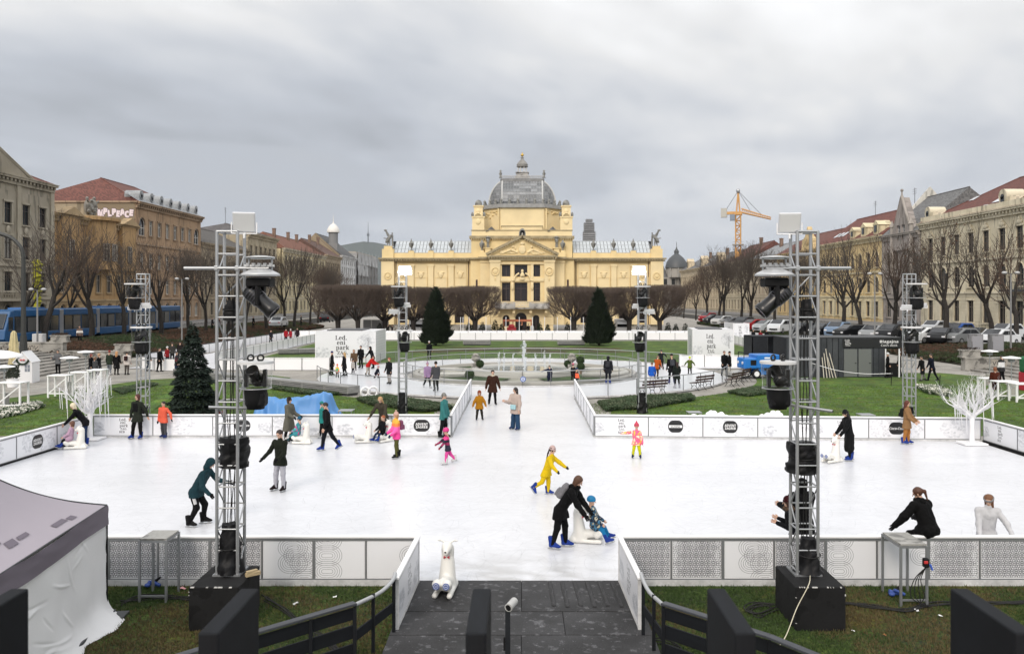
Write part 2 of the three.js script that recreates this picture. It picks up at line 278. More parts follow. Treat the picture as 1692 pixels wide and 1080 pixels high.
function pill(x,cx,cy,w,h,lines,font,sz) {
x.fillStyle='#1b1b1d';x.beginPath();const r=h*0.48;x.moveTo(cx - w / 2 +r,cy - h / 2);x.arcTo(cx +w / 2,cy - h / 2,cx +w / 2,cy +h / 2,r);x.arcTo(cx +w / 2,cy +h / 2,cx - w / 2,cy +h / 2,r);x.arcTo(cx - w / 2,cy +h / 2,cx - w / 2,cy - h / 2,r);x.arcTo(cx - w / 2,cy - h / 2,cx +w / 2,cy - h / 2,r);x.closePath();x.fill();
x.fillStyle='#f2f2f2';x.textAlign='center';x.textBaseline='middle';x.font=font.replace('$',sz);lines.forEach((t,k)=>x.fillText(t,cx,cy +(k - (lines.length - 1) / 2)*sz*0.86));
}
const innerPrint=(seed,what,laces)=>canv(840,256,(x,w,h)=>{
const R=rng(seed);x.fillStyle='#e9eaee';x.fillRect(0,0,w,h);for (const [a,b,r] of laces) lace(x,a*w,b*h,r*h,R);
if (what==='leden') ledenPark(x,w*0.5,h*0.5,50);
if (what==='advent') pill(x,w*0.5,h*0.5,232,168,['ADVENT','ZAGREB'],'bold $px sans-serif',46);
if (what==='sport') pill(x,w*0.5,h*0.5,232,160,['DECATHLON'],'italic bold $px sans-serif',34);
if (what==='bar') {pill(x,w*0.5,h*0.5,238,168,[''],'bold $px sans-serif',20);x.fillStyle='#f2f2f2';x.fillRect(w*0.5 - 104,h*0.5 - 17,208,34);x.fillStyle='#1b1b1d';x.font='bold 32px sans-serif';x.fillText('OLEDENO',w*0.5,h*0.505);}
if (what==='cola') pill(x,w*0.5,h*0.5,240,166,['Coca-Cola'],'italic bold $px serif',48);
});
const innM={plain:[[[0.2,0.7,0.3],[0.95,0.3,0.4]],[[0.5,0.5,0.5]],[[0.1,0.4,0.4],[0.7,0.9,0.3]]].map((l,k)=>M([0.93,0.93,0.93],0.4,{map:innerPrint(60 +k,'',l)}))};
for (const [k,l] of [['leden',[[0.05,0.6,0.3]]],['advent',[[0.3,0.4,0.45],[0.75,0.6,0.5]]],['sport',[[0.1,0.7,0.4],[0.9,0.6,0.3]]],['bar',[[0.3,0.4,0.55],[0.7,0.5,0.6]]],['cola',[[0.25,0.5,0.6],[0.8,0.5,0.5]]]]) innM[k]=M([0.93,0.93,0.93],0.4,{map:innerPrint(40 +k.length +k.charCodeAt(0),k,l)});
// a straight run of rink boards from a to b (x, z); inner face on the left of a->b; faces are printed sheets let into a frame
function boards(name,label,a,b,n,o={}) {
const dx=b[0] - a[0],dz=b[1] - a[1],L=Math.hypot(dx,dz),th=Math.atan2(-dz,dx),t=thing(name,label,'rink board',[a[0],0,a[1]],th,o.group);
const H=o.h||0.97,w=L / n,slab=C.whiteMatte,fr=o.frame||C.steel;
for (let k=0;k<n;k++) {
const x0=k*w +0.02,x1=(k +1)*w - 0.02,g=new GB();g.box(x0,x1,0.14,H - 0.05,-0.02,0.02);g.build('board_panel',C.white,t);
const q=(z,fl)=>{const gg=new THREE.PlaneGeometry(x1 - x0 - 0.02,H - 0.24);if (fl) gg.rotateY(Math.PI);gg.translate((x0 +x1) / 2,0.14 +(H - 0.2) / 2,z);return gg;};
const im=(o.inner||(()=>innM.plain[0]))(k),om=(o.outer||(()=>null))(k);
if (im) mesh('board_print',q(-0.024,true),im,t);if (om) mesh('board_print',q(0.024,false),om,t);
}
for (let k=0;k<=n;k++) {const g=new GB(),d=o.double&&k % 2===0?0.055:0.028;g.cbox(clamp(k*w,d,L - d),H / 2 +0.02,0.0,d,H - 0.12,0.075);g.build('post',o.inner&&!o.outer?C.white:fr,t);}
let g=new GB();g.geo(new RoundedBoxGeometry(L +0.06,0.055,0.1,2,0.02),mt(L / 2,H - 0.025,0));g.build('top_rail',C.white,t);
g=new GB();g.box(0,L,0,0.115,-0.03,0.05);g.build('base_strip',o.dark?C.black:C.whiteMatte,t);
if (o.outer) {g=new GB();g.box(0,L,0.116,0.14,-0.022,0.034);g.box(0,L,H - 0.1,H - 0.056,-0.03,0.034);g.build('frame_rail',fr,t);}
return t;
}
const pick=(l)=>(k)=>l[k % l.length];
// outer face looks along +z of the group (towards the eye) when the run goes left to right
boards('rink_barrier','front rink board left of the gate, dark line pattern on grey panels',[-8.1,-15.9],[GX0,-15.9],6,{outer:pick([outM[3],outM[0],outM[3],outM[1],outM[4],outM[2]].slice(0,6)),inner:pick(innM.plain),double:1,group:'rink barriers'});
boards('rink_barrier','front rink board right of the gate, where people lean over',[GX1,-15.9],[10.9,-15.9],9,{outer:pick([outM[3],outM[0],outM[1],outM[3],outM[4],outM[2],outM[0],outM[3],outM[3]]),inner:pick(innM.plain),double:1,group:'rink barriers'});
boards('rink_barrier','front rink board behind the white tent at the left edge',[-17.2,-15.9],[-8.15,-15.9],9,{outer:pick(outM),inner:pick(innM.plain),double:1,group:'rink barriers'});
boards('rink_barrier','short front rink board reaching the right edge of the photo',[10.95,-15.9],[17.4,-15.9],6,{outer:pick([outM[3],outM[0]]),inner:pick(innM.plain),double:1,group:'rink barriers'});
{// gate wings beside the ramp
const gateP=canv(512,256,(x,w,h)=>{x.fillStyle='#dcdde1';x.fillRect(0,0,w,h);ledenPark(x,w*0.52,h*0.5,42,'#6d6e72');const R=rng(4);lace(x,w*0.9,h*0.7,60,R);lace(x,w*0.1,h*0.6,60,R);}),gm=M([0.9,0.9,0.9],0.45,{map:gateP});
boards('gate_barrier','white gate board along the left side of the rubber ramp',[GX0,-15.85],[GX0 - 0.06,-13.55],1,{inner:()=>gm,outer:()=>gm,frame:C.whiteMatte,group:'gate boards'});
boards('gate_barrier','white gate board along the right side of the rubber ramp',[GX1 +0.06,-13.55],[GX1,-15.85],1,{inner:()=>gm,outer:()=>gm,frame:C.whiteMatte,group:'gate boards'});
}
// rear and side boards: run right to left so that the inner face looks at the eye
const P0=innM.plain[0],P1=innM.plain[1],P2=innM.plain[2];
const back=(l)=>({dark:1,inner:()=>null,outer:pick(l),group:'rink barriers'});
boards('rink_barrier','rear rink board left of the corridor, with round black logos',[RX0 +0.3,-32.35],[KX0,-32.35],6,{outer:pick([innM.leden,P1,innM.sport,P2,P0,innM.advent]),group:'rink barriers'});
boards('rink_barrier','rear rink board right of the corridor, with two black logos and one script logo',[KX1,-32.3],[RX1 +0.2,-31.5],7,{outer:pick([innM.leden,innM.bar,innM.advent,P0,innM.leden,innM.cola,P1]),group:'rink barriers'});
boards('rink_barrier','left side rink board with one round black logo',[-17.5,-16.2],[-17.0,-32.2],7,{outer:pick([P0,P1,P2,P0,P1,innM.advent,P0]),dark:1,group:'rink barriers'});
boards('rink_barrier','right side rink board with park lettering',[RX1 +0.25,-31.4],[RX1 +0.3,-16.2],7,{outer:pick([innM.leden,P2,P1,P0,P0,P1,P2]),dark:1,group:'rink barriers'});
boards('corridor_barrier','white board along the left side of the ice corridor',[KX0 - 0.02,-32.5],[KX0 - 0.1,-46],7,{outer:pick([P2,P0]),group:'corridor boards',h:1.0});
boards('corridor_barrier','white board along the right side of the ice corridor',[KX1 +0.1,-46],[KX1 +0.02,-32.5],7,{outer:pick([P2,P0]),group:'corridor boards',h:1.0});
// ------------------------------------------------------------------ clear fences round the fountain ring
const clear=M([0.94,0.955,0.955],0.08,{phys:1,transmission:1,thickness:0,ior:1.3});
const postMat=M([0.2,0.205,0.21],0.4,{metalness:0.6});
function clearFence(label,pts,h=1.02) {
const t=thing('clear_panel_fence',label,'fence',[0,0,0],0,'clear fences of the ring track');
pts.forEach((p,k)=>{
let g=new GB();g.bar([p[0],0.04,p[1]],[p[0],h,p[1]],0.025,0.025,6);g.build('post',postMat,t);
const q=pts[k +1];if (!q) return;const L=Math.hypot(q[0] - p[0],q[1] - p[1]),th=Math.atan2(-(q[1] - p[1]),q[0] - p[0]);
g=new GB();g.at(mt(p[0],0,p[1],th));g.quad([0.03,0.16,0],[L - 0.03,0.16,0],[L - 0.03,h - 0.03,0],[0.03,h - 0.03,0]);g.build('clear_panel',clear,t);
g=new GB();g.bar([p[0],h,p[1]],[q[0],h,q[1]],0.028,0.028,6);g.build('top_rail',C.alu,t);
g=new GB();g.at(mt(p[0],0,p[1],th));g.box(0,L,0.04,0.14,-0.02,0.02);g.build('base_strip',C.whiteMatte,t);
});
}
clearFence('clear fence on the left near side of the ring track',arc(0,-59,RO,-0.21,-1.28,8));
clearFence('clear fence on the right near side of the ring track',arc(0,-59,RO,0.21,1.36,9));
clearFence('clear fence along the far side of the ring track',arc(0,-59,RO,1.95,4.33,20));
clearFence('inner clear fence round the fountain pool',arc(0,-59,RI,0,2*Math.PI,30));
{const s=thing('round_sign','small round blue sign on the clear pool fence','sign',[0.05,0.55,-50.44]);let g=new GB();g.bar([0,0,0],[0,0,0.02],0.17,0.17,20);g.build('sign_disc',M([0.03,0.1,0.36],0.5),s);g=new GB();g.geo(new THREE.TorusGeometry(0.1,0.018,6,20),mt(0,0,0.022));g.box(-0.06,0.06,-0.014,0.014,0.02,0.03);g.build('sign_mark',C.white,s);}
// ------------------------------------------------------------------ white track barriers
function barrier(label,pts,o={}) {
const t=thing('track_barrier',label,'barrier',[0,0,0],0,'white barriers of the ice track'),h=o.h||1.0;
for (let s=0;s +1<pts.length;s++) {
const a=pts[s],b=pts[s +1],L=Math.hypot(b[0] - a[0],b[1] - a[1]),th=Math.atan2(-(b[1] - a[1]),b[0] - a[0]),n=Math.max(1,Math.round(L / (o.step||2.0)));
for (let k=0;k<n;k++) {
const m=mt(a[0],0,a[1],th);let g=new GB();g.at(m);g.box(k*L / n +0.03,(k +1)*L / n - 0.03,0.06,h - 0.08,-0.015,0.015);g.build('barrier_panel',C.white,t);
g=new GB();g.at(m);g.cbox(k*L / n,h / 2,0.02,0.05,h,0.05);g.build('post',postMat,t);
}
let g=new GB();g.at(mt(a[0],0,a[1],th));g.box(0,L,h - 0.05,h,-0.045,0.045);g.build('top_rail',o.dark?C.darkGrey:C.white,t);
}
}
barrier('white barrier ending at the round lawn corner, left of the ring',[[-23.2,-62.4],[-12.6,-62.4]]);
barrier('white barrier on the outer side of the left track, below the dark bank',[[-25.6,-61.6],[-28,-62.2],[-29.8,-64],[-31,-68],[-31.5,-80],[-31.5,-112.8]],{dark:1});
barrier('inner white barrier of the left track along the far lawn',[[-25.6,-68],[-26.2,-106.6]]);
barrier('long white barrier before the far lawn, in front of the palace',[[-26.2,-106.8],[26,-106.8]]);
barrier('long white barrier behind the far track, at the palace forecourt',[[-31.5,-113],[30.5,-113]]);
barrier('inner white barrier of the right track behind the right cube',[[26,-106.6],[24.6,-70]]);
barrier('white barrier on the outer side of the right track',[[30.6,-112.6],[29.4,-76],[27.5,-70]]);
barrier('short white barrier beside the resurfacer, with a blue round logo',[[12.6,-65.6],[20.5,-64.4]]);
for (const [px,lab] of [[622,'long grey flat spotlight trough on the lawn left of the axis'],[790,'x']].slice(0,0)) void px;
// grey low bench-like ducts on the lawn
function duct(label,a,b,w,h) {const L=Math.hypot(b[0] - a[0],b[1] - a[1]),t=thing('air_duct',label,'duct',[a[0],0,a[1]],Math.atan2(-(b[1] - a[1]),b[0] - a[0]));const n=Math.max(1,Math.round(L / 2.2));for (let k=0;k<n;k++) {let g=new GB();g.geo(new RoundedBoxGeometry(L / n - 0.03,h,w,2,0.03),mt((k +0.5)*L / n,h / 2 +0.12,0));g.build('duct_cover',M([0.36,0.36,0.35],0.6,{map:T.grain}),t);g=new GB();for (let q=0;q<3;q++) g.box(k*L / n +0.1,(k +1)*L / n - 0.1,0.2 +q*0.1,0.23 +q*0.1,w / 2,w / 2 +0.012);g.build('vent_slat',C.darkGrey,t);}let g=new GB();g.box(0.1,L - 0.1,0,0.12,-w / 2 +0.1,w / 2 - 0.1);g.build('duct_foot',C.darkGrey,t);return t;}
duct('long grey covered duct running diagonally across the left lawn',[-24.5,-58.2],[-9.6,-46.6],0.9,0.42);
duct('short grey cover on the far lawn beside the left track',[-24,-80],[-18.4,-82],0.9,0.42);
duct('grey trough on the far lawn left of the fountain figure',[-6.9,-95.6],[-3.7,-95.2],0.8,0.5);
duct('grey trough on the far lawn right of the fountain figure',[4.1,-95.2],[7.3,-95.6],0.8,0.5);
{const t=thing('coiled_hose','white coiled hoses at the end of the diagonal duct','hose',[-8.9,0.25,-46.2]);const g=new GB();for (let k=0;k<5;k++) g.geo(new THREE.TorusGeometry(0.24 +0.03*(k % 2),0.05,6,18),mt(k % 2*0.45,0.02,(k - 2)*0.09,0.2*k,0.1));g.build('hose',C.white,t);}
// ------------------------------------------------------------------ fountain
{
const t=thing('fountain','round stone fountain pool with ring of white jets before the palace','fountain',[0.15,0,-59]);
let g=new GB();g.geo(flat(arc(0,0,7.9,0,6.2832,48).slice(0,48),0.06));g.build('pool_floor',M([0.42,0.42,0.37],0.8,{map:T.gravel}),t);
g=new GB();g.lathe([[7.6,0],[7.6,0.28],[7.66,0.32],[7.95,0.32],[8,0.28],[8,0]],0,0,0,64);g.build('pool_kerb',C.stone,t);
g=new GB();g.lathe([[3.2,0],[3.2,0.42],[3.35,0.5],[3.75,0.5],[3.85,0.42],[3.85,0]],0,0,-0.6,48);g.build('inner_basin',M([0.6,0.59,0.55],0.8,{map:T.concrete}),t);
for (const sx of [-1,1]) {g=new GB();g.geo(new THREE.TorusGeometry(2,0.2,8,30,4.4),mt(sx*5.2,0.3,1.4,0,-Math.PI / 2,sx>0?-2.2:1));g.box(sx*3.6,sx*7.2,0.05,0.45,-0.55,-0.1);g.build('stone_scroll',M([0.6,0.59,0.55],0.8,{map:T.concrete}),t);}
for (const a of [0.7,-0.7,2.4,-2.4]) {g=new GB();const q=arc(0,-0.5,6.9,a - 0.45,a +0.45,12),r=arc(0,-0.5,4.4,a - 0.5,a +0.5,12).reverse();g.geo(flat([...q,...r],0.14));g.build('grass_bed',M([0.07,0.13,0.02],0.95,{map:T.grass}),t);}
const wm=M([0.88,0.9,0.92],0.3,{phys:1,transmission:0.6,thickness:0,ior:1.33}),R=rng(77);
const jet=(x,z,h,r)=>{const b=new GB();for (let k=0;k<12;k++) {const y0=h*k / 12,y1=y0 +h / 9,q=r*(0.7 +0.9*k / 12),a=R()*6.28,ox=Math.cos(a)*r*0.7,oz=Math.sin(a)*r*0.7;b.bar([x +ox*0.3,y0,z +oz*0.3],[x +ox,y1,z +oz],q*0.5,q*(0.3 +R()*0.4),6);}for (let k=0;k<12;k++) {const a=R()*6.28,q=r*(1 +2.6*R()),y=h*(0.15 +0.9*R());b.ball(x +Math.cos(a)*q,y,z +Math.sin(a)*q,0.012 +0.02*R(),0.03 +0.05*R(),0.012 +0.02*R(),5,4);}return b;};
jet(0,-0.6,2.35,0.16).build('water_jet',wm,t);
for (let k=0;k<14;k++) {const a=k / 14*6.283;jet(Math.sin(a)*1.9,-0.6 +Math.cos(a)*1.9,1.3 +0.3*R(),0.034).build('water_jet',wm,t);}
g=new GB();g.geo(flat(arc(0,-0.6,3.2,0,6.2832,40).slice(0,40),0.4));g.build('basin_water',M([0.3,0.34,0.34],0.08),t);
// bronze-green figure behind the pool
const f=thing('garden_figure','small greenish figure on a low mound at the far edge of the pool','statue',[0,0,-80]);g=new GB();g.lathe([[0.9,0],[0.8,0.3],[0.35,0.5],[0.3,0.9],[0.45,1.0],[0.2,1.1]],0,0,0,12);g.build('pedestal',M([0.16,0.19,0.1],0.9),f);f.scale.set(0.62,0.62,0.62);g=new GB();g.ball(0,1.4,0,0.25,0.4,0.25);g.ball(0.1,1.9,0,0.15,0.18,0.15);g.bar([0.1,1.5,0],[0.6,1.8,0.1],0.07,0.05);g.bar([-0.1,1.5,0],[-0.5,1.2,0.1],0.07,0.05);g.build('figure',M([0.1,0.14,0.08],0.6),f);
}
const R_leaf=rng(99);
// urns and clipped ball shrubs at the pool edge
function ballShrub(label,px,py,d,r) {
const t=thing('ball_shrub',label,'shrub',[XA(px,d),YA(py,d),-d],0,'clipped ball shrubs round the pool'),b=new GB(),R=rng(px*7 +1);
b.geo(new THREE.IcosahedronGeometry(r*0.93,3));for (let k=0;k<900;k++) {const u=R()*2 - 1,a=R()*6.283,s=Math.sqrt(1 - u*u),q=r*(0.94 +0.1*R()),x=s*Math.cos(a)*q,y=u*q,z=s*Math.sin(a)*q,w=0.05;b.tri([x +(R() - 0.5)*w,y +(R() - 0.5)*w,z +(R() - 0.5)*w],[x +(R() - 0.5)*w*2,y +(R() - 0.5)*w*2,z +(R() - 0.5)*w*2],[x +(R() - 0.5)*w*2,y +w*R(),z +(R() - 0.5)*w*2]);}
b.build('foliage',M([0.022,0.042,0.012],0.9),t);const s=new GB();s.bar([0,-YA(py,d),0],[0,-r*0.8,0],0.05);s.build('stem',C.wood,t);
}
ballShrub('clipped ball shrub beside the left stone urn',793,601,59,0.28);ballShrub('clipped ball shrub in front of the left urn, nearest the eye',776,619,52.5,0.3);ballShrub('clipped ball shrub left of the right stone urn',938,601,60,0.26);ballShrub('taller clipped ball shrub right of the right stone urn',959,595,60,0.29);ballShrub('low clipped ball shrub under the taller one at the right urn',960,605.5,59,0.27);
for (const [px,l] of [[786,'stone urn on the left edge of the fountain pool'],[945,'stone urn on the right edge of the fountain pool']]) {const d=60,t=thing('stone_urn',l,'urn',[XA(px,d),0.3,-d],0,'stone urns at the pool');let g=new GB();g.cbox(0,0.2,0,0.62,0.4,0.62);g.build('plinth',C.stone,t);g=new GB();g.lathe([[0.06,0.4],[0.2,0.42],[0.1,0.52],[0.12,0.56],[0.3,0.7],[0.33,0.86],[0.27,0.92],[0.36,0.98],[0.3,1.0]],0,0,0,14);g.build('bowl',C.stone,t);g=new GB();for (let k=0;k<9;k++) g.ball(Math.cos(k)*0.15,1.02 +0.05*(k % 3),Math.sin(k*2)*0.15,0.09);g.build('fruit',C.stone,t);}

// ------------------------------------------------------------------ the yellow palace
const PD=133,W1=9.852e-2;// distance of the facade, metres per pixel there
{
const p=thing('palace','yellow palace with glass dome, pediment and two long wings','palace',[0,0,-PD]);
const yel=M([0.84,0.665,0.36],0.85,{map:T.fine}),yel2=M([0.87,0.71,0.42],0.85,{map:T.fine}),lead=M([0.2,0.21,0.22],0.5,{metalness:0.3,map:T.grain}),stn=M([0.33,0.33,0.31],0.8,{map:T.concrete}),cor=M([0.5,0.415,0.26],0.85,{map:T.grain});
const X=(px)=>(px - CX)*W1,Y=(py)=>CAM - (py - HZ)*W1;
const archHole=(x0,x1,y0,y1)=>{const h=new THREE.Path(),r=(x1 - x0) / 2;h.moveTo(x0,y0);h.lineTo(x1,y0);h.lineTo(x1,y1 - r);h.absarc((x0 +x1) / 2,y1 - r,r,0,Math.PI,false);h.lineTo(x0,y0);return h;};
const rect=(x0,x1,y0,y1)=>[[x0,y0],[x1,y0],[x1,y1],[x0,y1]];
const winP=M([0.028,0.024,0.026],0.12),frm=M([0.07,0.045,0.04],0.5);
const window_=(x0,x1,y0,y1,z,nx,ny,arch)=>{const f=new GB(),w=0.09;if (arch) {const r=(x1 - x0) / 2;f.geo(new THREE.TorusGeometry(r - 0.04,0.06,5,16,Math.PI),mt((x0 +x1) / 2,y1 - r,z));}else f.box(x0,x1,y1 - w,y1,z - 0.05,z +0.05);const yt=arch?y1 - (x1 - x0) / 2:y1 - w;f.box(x0,x0 +w,y0,yt,z - 0.05,z +0.05);f.box(x1 - w,x1,y0,yt,z - 0.05,z +0.05);f.box(x0 +w,x1 - w,y0,y0 +w,z - 0.05,z +0.05);for (let k=1;k<nx;k++) {const x=lerp(x0,x1,k / nx);f.box(x - 0.04,x +0.04,y0 +w,yt,z - 0.03,z +0.035);}for (let k=1;k<ny;k++) {const y=lerp(y0,y1,ny===2?0.68:k / ny);f.box(x0 +w,x1 - w,y - 0.05,y +0.05,z - 0.03,z +0.045);}const m=f.build('window',frm,p);const q=new GB();q.box(x0 - 0.1,x1 +0.1,y0 - 0.1,y1 +0.1,z - 0.12,z - 0.08);q.build('pane',winP,m);};
// wings, with recessed fields between pilasters
for (const s of [-1,1]) {
const x0=s*8.4,x1=s*23.1,w=new GB();w.box(x0,x1,1.1,12.0,-9,-2.4);w.build('wing_wall',yel,p);
let g=new GB();g.box(x0,x1,0,1.1,-9.05,-2.2);g.build('plinth',C.stone,p);
const field=(a,b)=>{const g=new GB();g.box(s*a,s*b,4.6,11.1,-2.4,-2.3);g.box(s*(a +0.35),s*(b - 0.35),5.2,5.4,-2.3,-2.17);g.build('wall_field',yel2,p);const q=new GB();const xa=s*a,xb=s*b,m=(xa +xb) / 2;for (const [u0,u1,v0,v1] of [[-1.1,1.1,8.8,8.92],[-1.1,1.1,6.2,6.32],[-1.1,-0.98,6.32,8.8],[0.98,1.1,6.32,8.8],[-0.6,0.6,6.8,6.9]]) q.box(m +u0,m +u1,v0,v1,-2.3,-2.22);q.build('wall_moulding',yel,p);const e=new GB();e.ball(m,9.35,-2.25,0.42,0.5,0.2);e.ball(m - 0.4,9.7,-2.27,0.18,0.14,0.14);e.ball(m +0.4,9.7,-2.27,0.18,0.14,0.14);e.ball(m,9.0,-2.25,0.22,0.28,0.16);e.build('cartouche',yel2,p);};
for (const [a,b] of [[9.3,11.2],[12.4,14.6],[15.7,17.9],[18.9,20.9]]) field(a,b);
for (const c of [11.8,15.15,18.4]) {const g=new GB();g.box(s*(c - 0.45),s*(c +0.45),4.2,11.1,-2.4,-2.02);g.box(s*(c - 0.55),s*(c +0.55),10.7,11.1,-2.02,-1.95);g.box(s*(c - 0.6),s*(c +0.6),1.1,4.2,-2.4,-1.9);g.build('pilaster',yel2,p);const u=new GB();u.box(s*(c - 0.45),s*(c +0.45),12.1,13.3,-2.7,-2.05);u.build('parapet_block',yel,p);const v=new GB();v.lathe([[0.3,0],[0.3,0.12],[0.1,0.2],[0.08,0.4],[0.3,0.75],[0.42,1.15],[0.4,1.3],[0.2,1.42],[0.24,1.5],[0.1,1.7],[0.05,2.0]],s*c,13.3,-2.4,14);v.build('roof_urn',stn,p);}
g=new GB();g.box(s*21.2,s*23.3,1.1,11.9,-2.5,-1.75);g.build('corner_pavilion',yel2,p);
g=new GB();g.geo(new THREE.TorusGeometry(0.55,0.1,6,20),mt(s*22.2,9.1,-1.72));g.ball(s*22.2,9.1,-1.72,0.36,0.36,0.1);g.build('medallion',yel,p);
g=new GB();g.box(s*21.3,s*23.2,12.1,13.6,-3.2,-1.9);g.box(s*21.6,s*22.9,13.6,14.1,-3.0,-2.1);g.build('parapet_block',yel,p);
// rearing figure group on the corner
g=new GB();const fx=s*22.2;g.geo(new THREE.SphereGeometry(1,10,8),mt(fx,15.3,-2.5,0,0,s*0.6,[0.32,0.85,0.32]));g.bar([fx,15.8,-2.5],[fx +s*0.4,16.6,-2.4],0.24,0.13);g.ball(fx +s*0.5,16.7,-2.4,0.28,0.17,0.15);g.bar([fx,15.3,-2.4],[fx +s*0.8,15.4,-2.3],0.1,0.06);g.bar([fx - s*0.2,15,-2.4],[fx - s*0.25,14.1,-2.3],0.14,0.08);g.bar([fx,15,-2.6],[fx +s*0.25,14.1,-2.6],0.14,0.08);g.bar([fx - s*0.7,14.1,-2.5],[fx - s*0.62,16,-2.5],0.17,0.14);g.ball(fx - s*0.62,16.2,-2.5,0.15);g.build('corner_statue',stn,p);
g=new GB();g.box(x0,s*23.1,12.1,12.95,-2.6,-2.3);g.build('parapet',yel,p);
// cornice with brackets
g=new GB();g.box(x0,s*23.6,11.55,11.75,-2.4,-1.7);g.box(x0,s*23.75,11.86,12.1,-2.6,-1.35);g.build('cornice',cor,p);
g=new GB();for (let k=0;k<34;k++) {const x=s*(8.6 +k*0.44);g.box(x,x +0.2,11.68,11.85,-2.3,-1.5);}g.build('cornice_brackets',yel2,p);
// glazed roof of the wing, its panes between bars
const gm=M([0.45,0.485,0.51],0.35),n=22,zt=-5.6,yt=15.1;
for (let k=0;k<n;k++) {const a=s*lerp(8.5,21.4,k / n),b=s*lerp(8.5,21.4,(k +1) / n) - s*0.07;const q=new GB();const [l,r]=s>0?[a,b]:[b,a];q.quad([l,13.0,-2.7],[r,13.0,-2.7],[r,yt,zt],[l,yt,zt]);q.build('roof_pane',gm,p);}
g=new GB();for (let k=0;k<=n;k++) {const a=s*lerp(8.5,21.4,k / n);g.bar([a,13.0,-2.7],[a,yt +0.02,zt],0.025,0.025,4);}for (let q=0;q<4;q++) {const y=lerp(13.0,yt,q / 3),z=lerp(-2.7,zt,q / 3);g.bar([s*8.5,y,z],[s*21.4,y,z],0.05,0.05,4);}g.build('roof_bars',M([0.4,0.42,0.44],0.5),p);
g=new GB();const xe=s*23;g.quad(...(s>0?[[s*21.4,yt,zt],[s*21.4,13,-2.7],[xe,12.2,-2.7],[xe,12.2,-9]]:[[s*21.4,13,-2.7],[s*21.4,yt,zt],[xe,12.2,-9],[xe,12.2,-2.7]]));g.quad([-22,yt,zt],[22,yt,zt],[22,12.2,-9],[-22,12.2,-9].map((v)=>v));g.build('rear_roof',lead,p);
// low windows behind the trees
for (const c of [10.4,13.5,16.8,19.9]) {const q=new GB();q.box(s*c - 0.75,s*c +0.75,1.4,3.0,-2.42,-2.34);q.bar([s*c,3.0,-2.42],[s*c,3.0,-2.34],0.75,0.75,20);q.build('window',winP,p);const f=new GB();f.geo(new THREE.TorusGeometry(0.82,0.1,5,16,Math.PI),mt(s*c,3,-2.34));f.build('arch_moulding',yel2,p);}
// block beside the portico
g=new GB();g.box(s*6.9,s*8.5,1.1,12.0,-8,-1.3);g.build('risalit_wall',yel,p);
g=new GB();g.box(s*7.35,s*7.65,7.0,8.5,-1.32,-1.26);g.build('slit_window',M([0.05,0.02,0.02],0.4),p);
g=new GB();g.box(s*5.2,s*6.9,1.1,12.0,-8,-0.6);for (const yy of [4.4,11.3]) g.box(s*5.15,s*6.98,yy,yy +0.2,-0.62,-0.45);g.build('risalit_pier',yel2,p);
g=new GB();g.box(s*5.1,s*7.2,11.86,12.2,-8,-0.1);g.box(s*6.9,s*8.6,11.86,12.1,-8,-0.8);g.build('cornice',cor,p);
g=new GB();g.box(s*5.0,s*7.1,12.2,13.0,-4,-0.8);g.box(s*5.2,s*6.1,12.9,13.6,-2.4,-0.9);g.box(s*5.0,s*6.25,13.6,13.75,-2.5,-0.8);g.box(s*6.3,s*7,12.9,13.3,-2.2,-0.9);g.build('parapet_block',yel,p);
g=new GB();const sx=s*5.65;g.bar([sx - 0.12,13.75,-1.6],[sx - 0.08,14.5,-1.6],0.1,0.13);g.bar([sx +0.15,13.75,-1.6],[sx +0.05,14.5,-1.6],0.1,0.13);g.ball(sx,14.9,-1.6,0.28,0.45,0.22);g.ball(sx,15.5,-1.6,0.3,0.2,0.25);g.bar([sx - 0.2,15.1,-1.6],[sx - 0.4,15.5,-1.5],0.08);g.bar([sx +0.2,15.1,-1.6],[sx +0.4,15.5,-1.5],0.08);g.build('roof_statue',stn,p);
g=new GB();g.lathe([[0.25,0],[0.1,0.15],[0.1,0.3],[0.35,0.7],[0.45,1.2],[0.25,1.35],[0.15,1.6],[0.04,1.8]],s*6.65,13.3,-1.5,14);g.build('roof_urn',stn,p);
// corner turrets by the dome
g=new GB();const tx=s*7.3;g.box(tx - 1.0,tx +1.0,16.6,19.0,-4.2,-2.2);g.box(tx - 0.72,tx +0.72,19.0,20.6,-3.9,-2.5);g.box(tx - 0.85,tx +0.85,20.6,20.85,-4,-2.4);g.box(tx - 1.1,tx +1.1,18.75,19,-4.3,-2.1);g.geo(new THREE.TorusGeometry(0.6,0.12,6,16,Math.PI),mt(tx,18.9,-2.15));g.ball(tx,18.1,-2.2,0.45,0.5,0.14);g.ball(tx,19.9,-2.48,0.35,0.4,0.12);g.build('corner_turret',yel2,p);
g=new GB();g.ball(tx,21.1,-3.2,0.6,0.75,0.6);for (const q of [-1,1]) g.ball(tx +q*0.98,19.3,-2.6,0.22,0.45,0.25);g.build('turret_cap',stn,p);
g=new GB();g.geo(new THREE.ConeGeometry(1,1,4,1),mt(s*5.1,16.95,-3.0,Math.PI / 4,0,0,[1.4,0.9,0.8]));g.build('hipped_cap',lead,p);
}
// central block
let g=new GB();g.box(-8.45,8.3,12.0,15.3,-18,-2.2);g.build('attic_wall',yel,p);
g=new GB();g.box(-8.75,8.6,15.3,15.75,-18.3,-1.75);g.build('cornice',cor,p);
g=new GB();for (let k=0;k<44;k++) {const x=-8.5 +k*0.39;g.box(x,x +0.19,15.1,15.3,-2.2,-1.85);}g.build('cornice_brackets',yel2,p);
g=new GB();g.box(-8.4,8.25,15.75,16.65,-18,-2.2);g.box(-3.4,3.3,16.65,17.35,-4,-2.3);g.build('attic_parapet',yel2,p);
